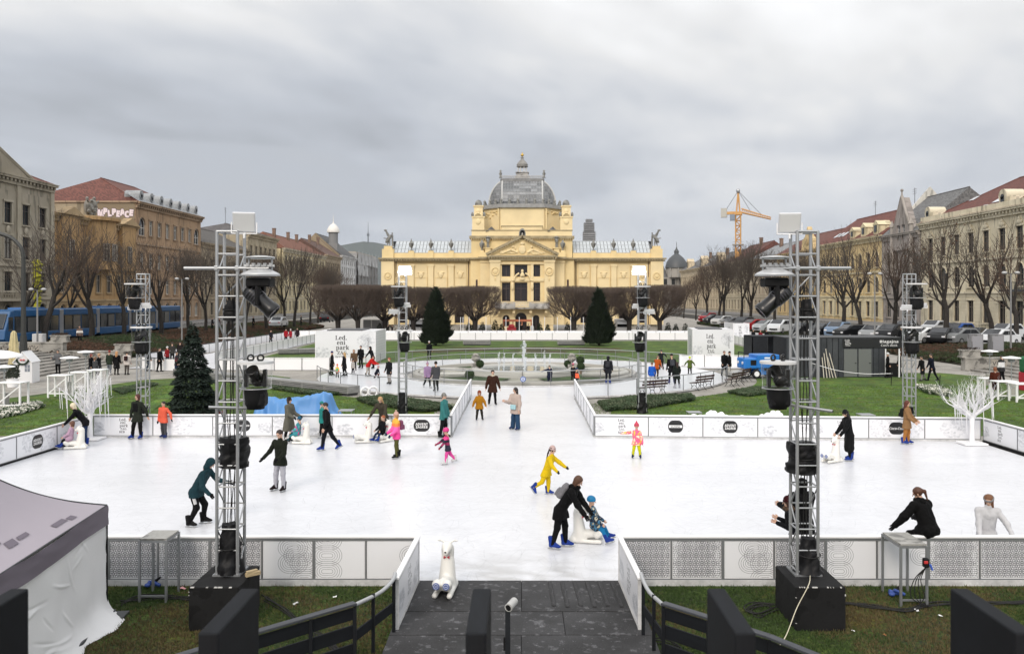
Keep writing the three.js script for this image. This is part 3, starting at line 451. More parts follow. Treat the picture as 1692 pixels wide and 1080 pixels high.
g=new GB();g.box(-8.5,8.35,16.65,16.75,-17,-2.1);g.box(-3.5,3.4,17.35,17.47,-4.1,-2.2);g.build('parapet_coping',cor,p);
// portico
const zF=1.2;
const front=new THREE.Shape(rect(-5.15,5.15,3.75,12.1).map((q)=>new THREE.Vector2(...q))),px2=(zx)=>X(610 +zx / 3.272);
const cols=[[px2(718),px2(764)],[px2(786),px2(855)],[px2(877),px2(924)]];
const holes=[];for (const [a,b] of cols) {holes.push(rect(a,b,8.95,10.85));holes.push(rect(a,b,4.95,8.0));}
g=new GB();g.ext(front,1.4,mt(0,0,zF - 1.4),holes);g.build('portico_wall',yel,p);
for (const [a,b] of cols) {window_(a,b,8.95,10.85,zF - 0.55,a<-1||a>1?2:1,1);window_(a,b,4.95,8.0,zF - 0.55,2,2);}
const low=new THREE.Shape(rect(-5.0,5.0,0,3.75).map((q)=>new THREE.Vector2(...q)));
const ar=[[px2(722),px2(760),0.9,2.75],[px2(790),px2(852),0,3.15],[px2(884),px2(920),0,2.75]];
g=new GB();g.ext(low,1.2,mt(0,0,zF - 1.25),ar.map((q)=>archHole(...q)));g.build('ground_floor_wall',yel2,p);
for (const [a,b,c,d] of ar) window_(a,b,c,d,zF - 0.7,2,1,true);
for (const s of [-1,1]) for (let k=0;k<6;k++) {g=new GB();g.box(s*3.6,s*5.06,1.2 +k*0.42,1.55 +k*0.42,zF - 0.1,zF +0.06);g.build('rusticated_block',yel2,p);}
// giant pilasters, bands, medallions of the portico
for (const s of [-1,1]) {g=new GB();g.box(s*3.55,s*5.2,4.7,11.6,zF,zF +0.28);g.box(s*3.45,s*5.3,11.25,11.6,zF +0.28,zF +0.4);g.build('giant_pilaster',yel2,p);g=new GB();g.geo(new THREE.TorusGeometry(0.62,0.11,6,24),mt(s*4.35,9.75,zF +0.3));g.ball(s*4.35,9.75,zF +0.28,0.42,0.42,0.12);g.ball(s*4.35,8.6,zF +0.28,0.15,0.4,0.1);g.build('medallion',yel,p);
for (const c of [(cols[0][1] +cols[1][0]) / 2,0].slice(0,1)) {g=new GB();g.box(s*Math.abs(c) - 0.22,s*Math.abs(c) +0.22,4.9,10.9,zF,zF +0.2);g.ball(s*Math.abs(c),7.4,zF +0.3,0.25,0.7,0.2);g.ball(s*Math.abs(c),8.3,zF +0.35,0.16,0.18,0.16);g.build('herm_pilaster',yel2,p);}}
g=new GB();g.box(-3.5,3.5,8.2,8.75,zF,zF +0.18);g.box(-3.55,3.55,10.95,11.15,zF,zF +0.22);g.build('string_course',yel2,p);
g=new GB();g.geo(new THREE.TorusGeometry(1.35,0.16,6,20,1.15),mt(0,8.2,zF +0.25,0,0,0.05));g.geo(new THREE.TorusGeometry(1.35,0.16,6,20,1.15),mt(0,8.2,zF +0.25,0,0,1.95));g.lathe([[0.32,0],[0.42,0.2],[0.26,0.5],[0.14,0.65],[0.2,0.75],[0.22,0.95],[0.12,1.12],[0,1.15]],0,8.95,zF +0.3,12);g.ball(0,8.6,zF +0.2,0.5,0.35,0.2);g.build('bust',yel2,p);
// entablature and pediment
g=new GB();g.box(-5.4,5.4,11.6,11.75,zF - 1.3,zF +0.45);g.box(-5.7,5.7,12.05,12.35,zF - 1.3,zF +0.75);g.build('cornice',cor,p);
g=new GB();for (let k=0;k<26;k++) {const x=-5.45 +k*0.43;g.box(x,x +0.2,11.82,12.05,zF - 0.2,zF +0.6);}g.build('cornice_brackets',yel2,p);
g=new GB();g.ext([[-5.2,12.35],[5.2,12.35],[0,15.1]],1.2,mt(0,0,zF - 1.0));g.build('tympanum',yel,p);
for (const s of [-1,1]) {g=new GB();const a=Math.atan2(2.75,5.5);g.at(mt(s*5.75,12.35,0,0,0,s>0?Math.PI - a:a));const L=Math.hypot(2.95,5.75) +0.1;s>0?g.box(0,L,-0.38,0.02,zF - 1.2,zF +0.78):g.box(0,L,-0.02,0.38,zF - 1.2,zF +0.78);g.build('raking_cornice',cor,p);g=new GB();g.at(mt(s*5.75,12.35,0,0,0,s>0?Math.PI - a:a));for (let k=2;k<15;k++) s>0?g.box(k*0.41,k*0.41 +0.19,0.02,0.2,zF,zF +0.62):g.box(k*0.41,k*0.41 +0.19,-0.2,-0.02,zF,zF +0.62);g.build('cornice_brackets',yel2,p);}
{const R=rng(31),e=new GB();e.ball(0,13.25,zF +0.25,0.62,0.75,0.2);e.box(-0.5,0.5,13.0,13.7,zF +0.2,zF +0.42);e.ball(0,14.25,zF +0.25,0.4,0.3,0.2);for (const s of [-1,1]) {for (let k=0;k<26;k++) {const u=0.8 +R()*2.9,h=(1 - u / 5)*2.1;e.ball(s*u,12.55 +R()*h*0.62,zF +0.22,0.1 +R()*0.22,0.08 +R()*0.22,0.14,8,6);}e.bar([s*0.8,12.8,zF +0.3],[s*1.9,13.3,zF +0.3],0.2,0.1);e.bar([s*1.9,13.2,zF +0.3],[s*3.2,12.7,zF +0.3],0.22,0.1);e.ball(s*1.5,13.7,zF +0.3,0.2);}e.build('pediment_relief',yel2,p);}
g=new GB();g.ext([[-0.55,15.1],[0.55,15.1],[0.55,16.0],[0.3,16.6],[0,16.75],[-0.3,16.6],[-0.55,16.0]],0.6,mt(0,0,zF - 0.6));g.build('niche',stn,p);g=new GB();g.box(-0.35,0.35,15.3,16.1,zF +0.0,zF +0.03);g.bar([0,16.1,zF],[0,16.1,zF +0.03],0.35,0.35,16);g.build('niche_hollow',C.black,p);g=new GB();g.lathe([[0.25,0],[0.2,0.3],[0.12,0.4],[0.16,0.6],[0,0.72]],0,15.3,zF +0.2,10);g.build('niche_bust',C.stone,p);
// balcony
g=new GB();g.box(-4.4,4.4,3.75,3.98,zF - 0.2,zF +1.6);g.build('balcony_slab',C.stone,p);g=new GB();g.box(-4.4,4.4,4.72,4.85,zF +1.4,zF +1.62);for (let k=0;k<=4;k++) {const x=[-4.25,-1.25,1.25,4.25,-2.75][k];g.box(x - 0.15,x +0.15,3.98,4.75,zF +1.38,zF +1.62);}g.box(-4.2,-1.4,4.0,4.65,zF +1.46,zF +1.54);g.box(1.4,4.2,4.0,4.65,zF +1.46,zF +1.54);g.build('balustrade',M([0.62,0.6,0.57],0.8,{map:T.concrete}),p);g=new GB();for (let k=0;k<4;k++) g.geo(new THREE.TorusGeometry(0.2,0.06,5,12),mt(-0.83 +k*0.55,4.34,zF +1.5));g.build('balustrade_ring',M([0.62,0.6,0.57],0.8),p);
for (const x of [-3.8,-1.35,1.35,3.8]) {g=new GB();g.box(x - 0.22,x +0.22,3.1,3.75,zF - 0.2,zF +1.1);g.box(x - 0.18,x +0.18,2.7,3.1,zF - 0.2,zF +0.5);g.build('balcony_bracket',yel2,p);}
// drum and glass dome (octagon with chamfered corners)
const dz=-9.5,RD=6.5;const oct=(r,q=0.55)=>[[-r*q,r],[r*q,r],[r,r*q],[r,-r*q],[r*q,-r],[-r*q,-r],[-r,-r*q],[-r,r*q]];
g=new GB();{const o=oct(RD);for (let k=0;k<8;k++) {const a=o[k],b=o[(k +1) % 8];g.quad([a[0],16.5,dz +a[1]],[b[0],16.5,dz +b[1]],[b[0],20.5,dz +b[1]],[a[0],20.5,dz +a[1]]);}}g.build('drum_wall',yel2,p);
g=new GB();{const o=oct(RD +0.02);for (const k of [7,1]) {const a=o[k],b=o[(k +1) % 8],m=[(a[0] +b[0]) / 2,(a[1] +b[1]) / 2];for (let q=0;q<14;q++) {const t=0.12 +0.76*hash3(q,k,3);g.ball(lerp(a[0],b[0],t),19 +hash3(q,k,8)*1.1,dz +lerp(a[1],b[1],t),0.22,0.2,0.22,7,5);}}}g.box(-4.1,-3.9,17,20.4,dz +RD,dz +RD +0.12);g.box(3.9,4.1,17,20.4,dz +RD,dz +RD +0.12);g.build('drum_relief',yel,p);
g=new GB();{const ring=(r0,r1,y0,y1)=>{const a=oct(r1);for (let k=0;k<8;k++) {const u=a[k],v=a[(k +1) % 8],i0=oct(r0)[k],i1=oct(r0)[(k +1) % 8];g.quad([u[0],y0,dz +u[1]],[v[0],y0,dz +v[1]],[v[0],y1,dz +v[1]],[u[0],y1,dz +u[1]]);g.quad([u[0],y1,dz +u[1]],[v[0],y1,dz +v[1]],[i1[0],y1,dz +i1[1]],[i0[0],y1,dz +i0[1]]);g.quad([v[0],y0,dz +v[1]],[u[0],y0,dz +u[1]],[i0[0],y0,dz +i0[1]],[i1[0],y0,dz +i1[1]]);}};ring(5.4,RD +0.35,20.5,20.75);ring(5.4,RD +0.1,20.75,21.2);}g.build('drum_cornice',M([0.42,0.42,0.41],0.6,{map:T.grain}),p);
const prof=[[5.65,21.2],[5.66,21.7],[5.6,22.2],[5.47,22.8],[5.27,23.35],[5.0,23.9],[4.65,24.4],[4.2,24.9],[3.7,25.3]],dm=[0,1,2,3].map((k)=>M(new THREE.Color().setRGB(0.13 +0.045*k,0.135 +0.045*k,0.14 +0.046*k).toArray(),0.25,{metalness:0.2}));
const bars=new GB();
for (let k=0;k<8;k++) for (let j=0;j +1<prof.length;j++) {
const n=k % 2===0?14:8,rows=2;const O=(r)=>{const o=oct(r,3.4 / r);return [o[k],o[(k +1) % 8]];};
if (k>=2&&k<=6) {const [a,b]=O(prof[j][0]),[c,d]=O(prof[j +1][0]);const q=new GB();q.quad([a[0],prof[j][1],dz +a[1]],[b[0],prof[j][1],dz +b[1]],[d[0],prof[j +1][1],dz +d[1]],[c[0],prof[j +1][1],dz +c[1]]);q.build('dome_pane',dm[1],p);continue;}
for (let i=0;i<n;i +=2) {const [a,b]=O(prof[j][0]),[c,d]=O(prof[j +1][0]),f=(u,v,t)=>[lerp(u[0],v[0],t),lerp(u[1],v[1],t)];const p0=f(a,b,i / n),p1=f(a,b,(i +2) / n),p2=f(c,d,(i +2) / n),p3=f(c,d,i / n);const q=new GB();q.quad([p0[0],prof[j][1],dz +p0[1]],[p1[0],prof[j][1],dz +p1[1]],[p2[0],prof[j +1][1],dz +p2[1]],[p3[0],prof[j +1][1],dz +p3[1]]);q.build('dome_pane',dm[Math.floor(hash3(i,j,k)*4)],p);for (const tt of [i / n,(i +1) / n]) {const u=f(a,b,tt),v=f(c,d,tt);bars.bar([u[0],prof[j][1] +0.02,dz +u[1] +0.02],[v[0],prof[j +1][1] +0.02,dz +v[1] +0.02],0.03,0.03,4,false);}bars.bar([p0[0],prof[j][1],dz +p0[1] +0.02],[p1[0],prof[j][1],dz +p1[1] +0.02],0.03,0.03,4,false);}
}
bars.build('dome_bars',M([0.3,0.31,0.32],0.5),p);
for (let k=0;k<8;k++) {g=new GB();for (let j=0;j +1<prof.length;j++) {const a=oct(prof[j][0],3.4 / prof[j][0])[k],b=oct(prof[j +1][0],3.4 / prof[j +1][0])[k];g.bar([a[0],prof[j][1],dz +a[1]],[b[0],prof[j +1][1],dz +b[1]],0.15,0.15,6);}g.build('dome_rib',M([0.5,0.5,0.49],0.6),p);}
for (let k=0;k<8;k++) {const a=oct(RD - 0.1)[k],b=oct(RD - 0.1)[(k +1) % 8],n=k % 2?3:5;for (let i=0;i<n;i++) {const x=lerp(a[0],b[0],i / n),z=dz +lerp(a[1],b[1],i / n);g=new GB();g.lathe([[0.24,0],[0.28,0.25],[0.12,0.4],[0.26,0.6],[0.1,0.85],[0,0.95]],x,21.2,z,8);g.build('roof_ornament',stn,p);}}
g=new GB();{const o=oct(3.75,0.93);for (let k=0;k<8;k++) {const a=o[k],b=o[(k +1) % 8];g.quad([a[0],25.2,dz +a[1]],[b[0],25.2,dz +b[1]],[b[0],25.75,dz +b[1]],[a[0],25.75,dz +a[1]]);g.tri([a[0],25.75,dz +a[1]],[b[0],25.75,dz +b[1]],[0,26.5,dz]);}}g.build('dome_crown',M([0.3,0.3,0.3],0.6,{map:T.grain}),p);
g=new GB();for (let k=0;k<16;k++) {const x=-3.5 +k*0.466;g.geo(new THREE.TorusGeometry(0.17,0.05,4,8),mt(x,25.98,dz +3.72));}g.bar([-3.7,26.2,dz +3.72],[3.7,26.2,dz +3.72],0.05);g.build('crown_railing',M([0.42,0.41,0.4],0.6),p);
for (const s of [-1,1]) {g=new GB();g.lathe([[0.3,0],[0.12,0.3],[0.3,0.7],[0.12,0.95],[0.2,1.2],[0,1.4]],s*3.7,25.9,dz +3.6,8);g.build('crown_finial',stn,p);}
const LT_=new THREE.Matrix4().makeTranslation(0,26*0.34,dz*0.15).multiply(new THREE.Matrix4().makeScale(0.85,0.66,0.85));
g=new GB().at(LT_);g.box(-1.45,1.45,26.1,27.0,dz - 1.45,dz +1.45);g.box(-1.2,1.2,27.0,27.8,dz - 1.2,dz +1.2);g.box(-1.35,1.35,27.8,28.0,dz - 1.35,dz +1.35);g.build('lantern_base',M([0.55,0.53,0.5],0.7,{map:T.concrete}),p);
for (let k=0;k<8;k++) {const a=(k +0.5) / 8*6.283;g=new GB().at(LT_);g.bar([Math.cos(a)*0.9,28,dz +Math.sin(a)*0.9],[Math.cos(a)*0.9,29.5,dz +Math.sin(a)*0.9],0.11,0.09);g.build('lantern_column',M([0.55,0.53,0.5],0.7),p);}
g=new GB().at(LT_);g.lathe([[0,29.45],[1.1,29.45],[1.22,29.65],[1.05,29.75],[1.15,30.0],[1.22,30.15],[1.1,30.25],[0.95,30.6],[0.6,31.1],[0.3,31.5],[0.25,31.9],[0.4,32.0],[0.15,32.15],[0,32.2]],0,0,dz,20);g.build('lantern_cap',M([0.36,0.35,0.33],0.55,{map:T.grain}),p);
g=new GB().at(LT_);g.ball(0,32.65,dz,0.33,0.4,0.33);g.bar([0,32.1,dz],[0,33.3,dz],0.08,0.04);g.ball(0,33.2,dz,0.14);g.build('gilded_finial',M([0.6,0.4,0.1],0.3,{metalness:0.8}),p);
for (const x of [-20.9,-8.9,8.9,20.9]) {g=new GB();g.bar([x,1,-2.3],[x,11.6,-2.3],0.07);g.build('downpipe',M([0.12,0.07,0.04],0.5),p);}
}
// ------------------------------------------------------------------ streets at a level of 1 m beside the sunken park
const SX=65;
for (const s of [-1,1]) {
const a=s<0?[-400,-45]:[45,400];
let g=new GB();g.box(a[0],a[1],-0.5,1.0,-420,40);ground('street',g.geometry(),M([0.13,0.13,0.13],0.9,{map:T.gravel}));
g=new GB();g.box(s*57,s*66,0.9,1.13,-420,40);ground('pavement',g.geometry(),M([0.3,0.29,0.28],0.9,{map:T.concrete}));
g=new GB();g.box(s*45.02,s*47.2,0.9,1.06,-420,40);ground('pavement',g.geometry(),M([0.33,0.32,0.3],0.9,{map:T.gravel}));
}
// ------------------------------------------------------------------ terraces of town houses
const roofM=(c)=>M(c,0.85,{map:T.roof});
function archPath(x0,x1,y0,y1) {const h=new THREE.Path(),r=(x1 - x0) / 2;h.moveTo(x0,y0);h.lineTo(x1,y0);h.lineTo(x1,y1 - r);h.absarc((x0 +x1) / 2,y1 - r,r,0,Math.PI,false);h.lineTo(x0,y0);return h;}
const winCache={};
function winGeo(w,h,kind) {
const key=[w.toFixed(2),h.toFixed(2),kind].join();if (winCache[key]) return winCache[key];
const f=new GB(),b=0.08,arch=kind==='arch',r=w / 2,yt=arch?h - r:h;
f.box(-r,-r +b,0,yt,-0.05,0.05);f.box(r - b,r,0,yt,-0.05,0.05);f.box(-r +b,r - b,0,b,-0.05,0.05);f.box(-0.04,0.04,b,yt - b,-0.04,0.045);f.box(-r +b,r - b,yt*0.68,yt*0.68 +0.08,-0.035,0.055);
if (arch) f.geo(new THREE.TorusGeometry(r - 0.05,0.05,4,12,Math.PI),mt(0,yt,0));else f.box(-r +b,r - b,yt - b,yt,-0.05,0.05);
const p=new GB();p.box(-r - 0.05,r +0.05,-0.05,h +0.05,-0.13,-0.09);
return winCache[key]=[f.geometry(),p.geometry()];
}
const paneV=[M([0.03,0.034,0.038],0.1),M([0.05,0.052,0.055],0.15),M([0.02,0.02,0.024],0.1),M([0.26,0.25,0.23],0.4),M([0.09,0.09,0.088],0.2)];
// o: d0, d1 distances from the eye along the street, eave height above the rink, colour, floors [y, h, w, kind], bays
function house(label,side,o) {
const L=o.d1 - o.d0,base=1.12,H=o.eave - base,dep=o.dep||16,x=o.x||SX;
const t=thing('town_house',label,'building',[side*x,base,side<0?-o.d0:-o.d1],side<0?Math.PI / 2:-Math.PI / 2);
const R=rng(Math.round(o.d0*13 +side)),wall=M(o.col,0.88,{map:T.plaster}),trimM=M(o.trim||o.col.map((c)=>Math.min(0.8,c*1.15)),0.85,{map:T.plaster});
const holes=[],trim=new GB(),wins=[];
for (const f of o.floors) {
const n=f.n||o.bays,m=o.margin??0.6;
for (let k=0;k<n;k++) {
const c=m +(k +0.5)*(L - 2*m) / n,w=f.w*1.16,y0=f.y,y1=f.y +f.h;
if (f.skip&&f.skip.includes(k)) continue;
holes.push(f.kind==='arch'?archPath(c - w / 2,c +w / 2,y0,y1):[[c - w / 2,y0],[c +w / 2,y0],[c +w / 2,y1],[c - w / 2,y1]]);
wins.push([c,y0,w,f.h,f.kind]);
trim.box(c - w / 2 - 0.22,c +w / 2 +0.22,y0 - 0.2,y0 - 0.02,0,0.22);
if (f.kind !=='arch') {trim.box(c - w / 2 - 0.2,c - w / 2 - 0.02,y0,y1,0,0.1);trim.box(c +w / 2 +0.02,c +w / 2 +0.2,y0,y1,0,0.1);trim.box(c - w / 2 - 0.25,c +w / 2 +0.25,y1 +0.05,y1 +0.3,0,0.18);}
else trim.geo(new THREE.TorusGeometry(w / 2 +0.12,0.1,4,12,Math.PI),mt(c,y1 - w / 2,0.04));
if (f.hood) trim.ext([[c - w / 2 - 0.4,y1 +0.42],[c +w / 2 +0.4,y1 +0.42],[c,y1 +1.05]],0.3,mt(0,0,0));
}
}
let g=new GB();g.ext([[0,0],[L,0],[L,H],[0,H]],0.45,mt(0,0,-0.45),holes);g.box(0,L,0,H,-dep,-0.46 - 0.3);g.build('wall',wall,t);
// bands, rustication, cornice
for (const y of o.bands||[]) trim.box(-0.02,L +0.02,y,y +0.3,-0.1,0.25);
for (let y=0.5;y<(o.rust||0);y +=0.5) {let xs=0;const row=wins.filter((w)=>y<w[1] +w[3] +0.1&&y +0.45>w[1] - 0.2).sort((a,b)=>a[0] - b[0]);for (const w of [...row,null]) {const e=w?w[0] - w[2] / 2 - 0.22:L;if (e>xs +0.05) trim.box(xs,e,y,y +0.45,0,0.06);if (w) xs=w[0] +w[2] / 2 +0.22;}}
for (const q of o.pil||[]) trim.box(q*L - 0.4,q*L +0.4,o.pilY||5,H - 0.9,0,0.2);
trim.build('stucco_trim',trimM,t);
g=new GB();g.box(-0.05,L +0.05,H - 0.9,H - 0.55,-0.1,0.3);for (let k=0;k<L / 0.8;k++) g.box(k*0.8 +0.1,k*0.8 +0.45,H - 0.55,H - 0.2,0,0.55);g.box(-0.1,L +0.1,H - 0.2,H +0.05,-0.3,0.75);g.box(-0.14,L +0.14,H +0.05,H +0.16,-0.3,0.85);g.build('cornice',trimM,t);
for (const [c,y0,w,h,kind] of wins) {const [fg,pg]=winGeo(w,h,kind);const f=mesh('window',fg,o.frame||M([0.2,0.18,0.15],0.6),t);f.position.set(c,y0,-0.15);const q=R();mesh('pane',pg,paneV[q<0.55?0:q<0.72?1:q<0.86?2:q<0.93?4:o.blind===false?1:3],f);}
// roof
const r=o.roof;if (r) {
const rm=roofM(r.col),hh=r.h,zf=0.5,zr=-(r.run||dep / 2),e0=r.hip0||0,e1=r.hip1||0;g=new GB();
const A=[0,H +0.1,zf],B=[L,H +0.1,zf],Cc=[L - e1,H +hh,zr],D=[e0,H +hh,zr],E=[0,H +0.1,-dep],F=[L,H +0.1,-dep];
g.quad(A,B,Cc,D);g.quad(F,E,D,Cc);g.tri(E,A,D);g.tri(B,F,Cc);g.build('roof',rm,t);
g=new GB();g.bar(D,Cc,0.14,0.14,6);if (e0) g.bar(A,D,0.12,0.12,6);if (e1) g.bar(B,Cc,0.12,0.12,6);g.build('ridge_tiles',rm,t);
for (const [u,v] of r.chim||[]) {g=new GB();g.box(u*L - 0.5,u*L +0.5,H +hh*v,H +hh +1.3,zr*0.8 - 0.4,zr*0.8 +0.4);g.box(u*L - 0.6,u*L +0.6,H +hh +1.3,H +hh +1.45,zr*0.8 - 0.5,zr*0.8 +0.5);g.build('chimney',M([0.3,0.2,0.15],0.9,{map:T.concrete}),t);}
for (const [u,v,w,l] of r.sky||[]) {const k=(a,b)=>[a,H +0.16 +hh*b,lerp(zf,zr,b)];g=new GB();g.quad(k(u*L,v),k(u*L +w,v),k(u*L +w,v +l),k(u*L,v +l));g.build('skylight',M([0.62,0.65,0.68],0.15),t);}
for (const [u,w,h,kind] of r.dorm||[]) {const c=u*L;g=new GB();g.box(c - w / 2,c +w / 2,H +0.2,H +h,-2.6,-0.1);if (kind==='round') g.bar([c,H +h,-2.6],[c,H +h,0],w / 2,w / 2,14);else g.ext([[c - w / 2 - 0.2,H +h],[c +w / 2 +0.2,H +h],[c,H +h +w*0.4]],2.6,mt(0,0,-2.6));const dm=g.build('dormer',kind==='round'&&r.lead?M([0.4,0.42,0.44],0.5,{map:T.grain}):trimM,t);g=new GB();const pw=w*0.2;g.box(c - pw,c +pw,H +0.9,H +h - 0.1,-0.05,0.06);if (kind==='round') g.bar([c,H +h - 0.1,-0.05],[c,H +h - 0.1,0.06],pw,pw,14);g.build('pane',paneV[0],dm);}
for (const [u,h2] of r.ant||[]) {g=new GB();const c=u*L,y=H +hh;g.bar([c,y,zr],[c,y +h2,zr],0.05);for (let k=0;k<3;k++) g.bar([c - 0.8,y +h2*(0.7 +k*0.12),zr],[c +0.8,y +h2*(0.7 +k*0.12),zr],0.03);g.build('aerial',C.darkGrey,t);}
}
t.userData.H=undefined;delete t.userData.H;return {t,L,H,dep,wall,trimM};
}
const FL=(...a)=>a.map(([y,h,w,kind,ex])=>({y,h,w,kind,...(ex||{})}));
// left side, near to far
{
const a=house('tall grey-beige house with a classical pediment at the left edge',-1,{d0:82,d1:113,eave:20.9,col:[0.414,0.368,0.287],bays:8,floors:FL([0.6,3,1.3,'arch'],[5.0,2.7,1.3],[9.4,2.9,1.3],[13.9,2.6,1.3]),bands:[4.2,8.4],rust:4.2,pil:[0.25,0.5,0.75,0.99],pilY:8.8,roof:{col:[0.198,0.079,0.056],h:4.2,hip1:11},frame:M([0.05,0.04,0.035],0.6)});
let g=new GB();g.ext([[4.5,a.H],[25.5,a.H],[15,a.H +4.5]],1.0,mt(0,0,-0.6));g.build('pediment',a.wall,a.t);g=new GB();for (const [p,q] of [[[4,a.H +0.1,0.2],[15,a.H +4.8,0.2]],[[15,a.H +4.8,0.2],[26,a.H +0.1,0.2]]]) g.bar(p,q,0.42,0.42,4);g.build('raking_cornice',a.trimM,a.t);
for (let k=0;k<8;k++) {const g=new GB();g.ball(0.6 +(k +0.5)*(a.L - 1.2) / 8,13.0,0.1,0.45,0.6,0.2);g.build('mask_ornament',a.trimM,a.t);}
g=new GB();g.box(6,26,4.0,4.3,0,1.3);for (let k=0;k<40;k++) g.bar([6.3 +k*0.5,4.3,1.2],[6.3 +k*0.5,5.1,1.2],0.08,0.05,6);g.box(6,26,5.1,5.3,1.0,1.35);g.build('balcony',a.trimM,a.t);
// hip end over a lower gable seen to the right of the pediment
const b=house('orange stucco palace with small pediments and a stone group on its attic',-1,{d0:113.2,d1:137,eave:17.2,col:[0.5,0.32,0.15],trim:[0.47,0.34,0.19],bays:7,floors:FL([1.0,2.4,1.2,'arch'],[5.2,2.7,1.2],[9.9,2.7,1.2,'',{hood:1}]),bands:[3.9,8.6],rust:3.9,roof:{col:[0.198,0.079,0.056],h:1.7,dep:14},frame:M([0.34,0.3,0.25],0.6)});
for (const c of [3.2,20.4]) {g=new GB();g.box(c - 2.3,c +2.3,8.8,b.H - 0.2,0,0.7);g.build('side_bay',b.wall,b.t);g=new GB();g.ext([[c - 2.9,b.H +0.1],[c +2.9,b.H +0.1],[c,b.H +1.3]],1.4,mt(0,0,-0.2));g.build('bay_pediment',b.trimM,b.t);const [fg,pg]=winGeo(1.2,2.7,'');const f=mesh('window',fg,M([0.34,0.3,0.25],0.6),b.t);f.position.set(c,10.0,0.84);mesh('pane',pg,paneV[0],f);}
g=new GB();g.bar([11.9,8.7,-1.2],[11.9,b.H,-1.2],3.6,3.6,24);g.bar([11.9,b.H,-1.2],[11.9,b.H +0.4,-1.2],4.2,4.3,24);g.build('bowed_bay',b.wall,b.t);g=new GB();g.bar([11.9,b.H +0.4,-1.4],[11.9,b.H +0.8,-1.4],2.2,2.1,20);g.build('attic_pedestal',b.trimM,b.t);
for (const c of [-1.6,0,1.6]) {const [fg,pg]=winGeo(1.1,2.6,'');const f=mesh('window',fg,M([0.34,0.3,0.25],0.6),b.t);const an=c / 3.6;f.position.set(11.9 +Math.sin(an)*3.7,10,-1.2 +Math.cos(an)*3.7);f.rotation.y=an;mesh('pane',pg,paneV[0],f);}
const R=rng(8);g=new GB();g.at(mt(11.9*0.3,(b.H +0.8) - (b.H +2.2)*0.7,-0.5,0,0,0,0.7));g.ball(11.6,b.H +3.6,-1,1.3,1.5,0.9);g.ball(13,b.H +4.4,-0.8,0.7,1.6,0.7);g.ball(10.3,b.H +4.2,-0.8,0.7,1.5,0.7);for (const [u,v] of [[13.1,6.2],[10.2,5.9],[12,5.6]]) g.ball(u,b.H +v,-0.8,0.34,0.42,0.34);g.bar([13,b.H +5,-0.5],[14.2,b.H +5.8,-0.3],0.25,0.15);g.bar([10.3,b.H +5,-0.5],[9.2,b.H +5.6,-0.3],0.25,0.15);for (let k=0;k<12;k++) g.ball(10 +R()*4,b.H +2.5 +R()*1.5,-0.6 +R()*0.5,0.35 +0.3*R(),0.5,0.3);g.build('stone_group',M([0.3,0.29,0.26],0.9,{map:T.concrete}),b.t);
const c=house('long brown-orange block with graffiti on its bare end wall and a row of round dormers',-1,{d0:137.2,d1:165,eave:21.6,col:[0.46,0.31,0.19],trim:[0.42,0.3,0.2],bays:8,dep:20,floors:FL([0.8,2.6,1.3,'arch'],[5.0,2.5,1.15],[9.4,2.6,1.15],[15.2,2.5,1.15,'',{skip:[0,7]}],[15.0,3.0,1.9,'arch',{n:8,skip:[1,2,3,4,5,6]}]),bands:[4.1,13.4],rust:4.1,roof:{col:[0.178,0.065,0.048],h:5.2,hip0:8,hip1:7,run:10,lead:1,dorm:[0.08,0.22,0.36,0.5,0.64,0.78,0.92].map((u)=>[u,1.5,1.5,'round'])},frame:M([0.6,0.58,0.54],0.6)});
g=new GB();g.quad([0.2,c.H +0.12,0.6],[27.6,c.H +0.12,0.6],[27.6,c.H +1.9,-2.2],[0.2,c.H +1.9,-2.2]);g.build('lead_roof_edge',M([0.4,0.42,0.44],0.5,{map:T.grain}),c.t);
g=new GB();g.box(-0.06,-0.02,14,c.H,-19.5,-0.2);g.build('end_wall',M([0.42,0.35,0.24],0.9,{map:T.plaster}),c.t);g=new GB();g.box(-0.3,0.2,c.H - 0.1,c.H +0.2,-20,0.4);g.build('end_coping',c.trimM,c.t);
const graf=canv(1024,384,(x,w,h)=>{x.fillStyle='#8d7f68';x.fillRect(0,0,w,h);x.font='bold 190px sans-serif';x.textBaseline='middle';x.textAlign='left';const s='AMPLPEACE';let px=18;for (let k=0;k<s.length;k++) {const wd=108;x.save();x.translate(px +52,190 +(k % 2?26:-14) +k*6);x.rotate((k % 3 - 1)*0.1);x.lineJoin='round';x.textAlign='center';x.strokeStyle='#35262c';x.lineWidth=46;x.strokeText(s[k],0,0);x.strokeStyle='#efe3e6';x.lineWidth=26;x.strokeText(s[k],0,0);x.strokeStyle='#b88796';x.lineWidth=4;x.strokeText(s[k],0,0);x.fillStyle='#f2e8ea';x.fillText(s[k],0,0);x.restore();px +=wd;}});
g=new THREE.PlaneGeometry(6.9,2.7);g.rotateY(-Math.PI / 2);const gr=mesh('graffiti',g,M([0.85,0.85,0.85],0.9,{map:graf}),c.t);gr.position.set(-0.075,c.H - 1.6,-3.55);
const d=house('low dark-roofed house right of the long brown block',-1,{d0:165.2,d1:193,eave:16.6,col:[0.380,0.310,0.218],bays:8,floors:FL([0.8,2.6,1.2],[5,2.6,1.15],[9.6,2.6,1.15]),bands:[4.1],rust:4.1,roof:{col:[0.120,0.110,0.100],h:4.5,ant:[[0.1,2.5]]}});
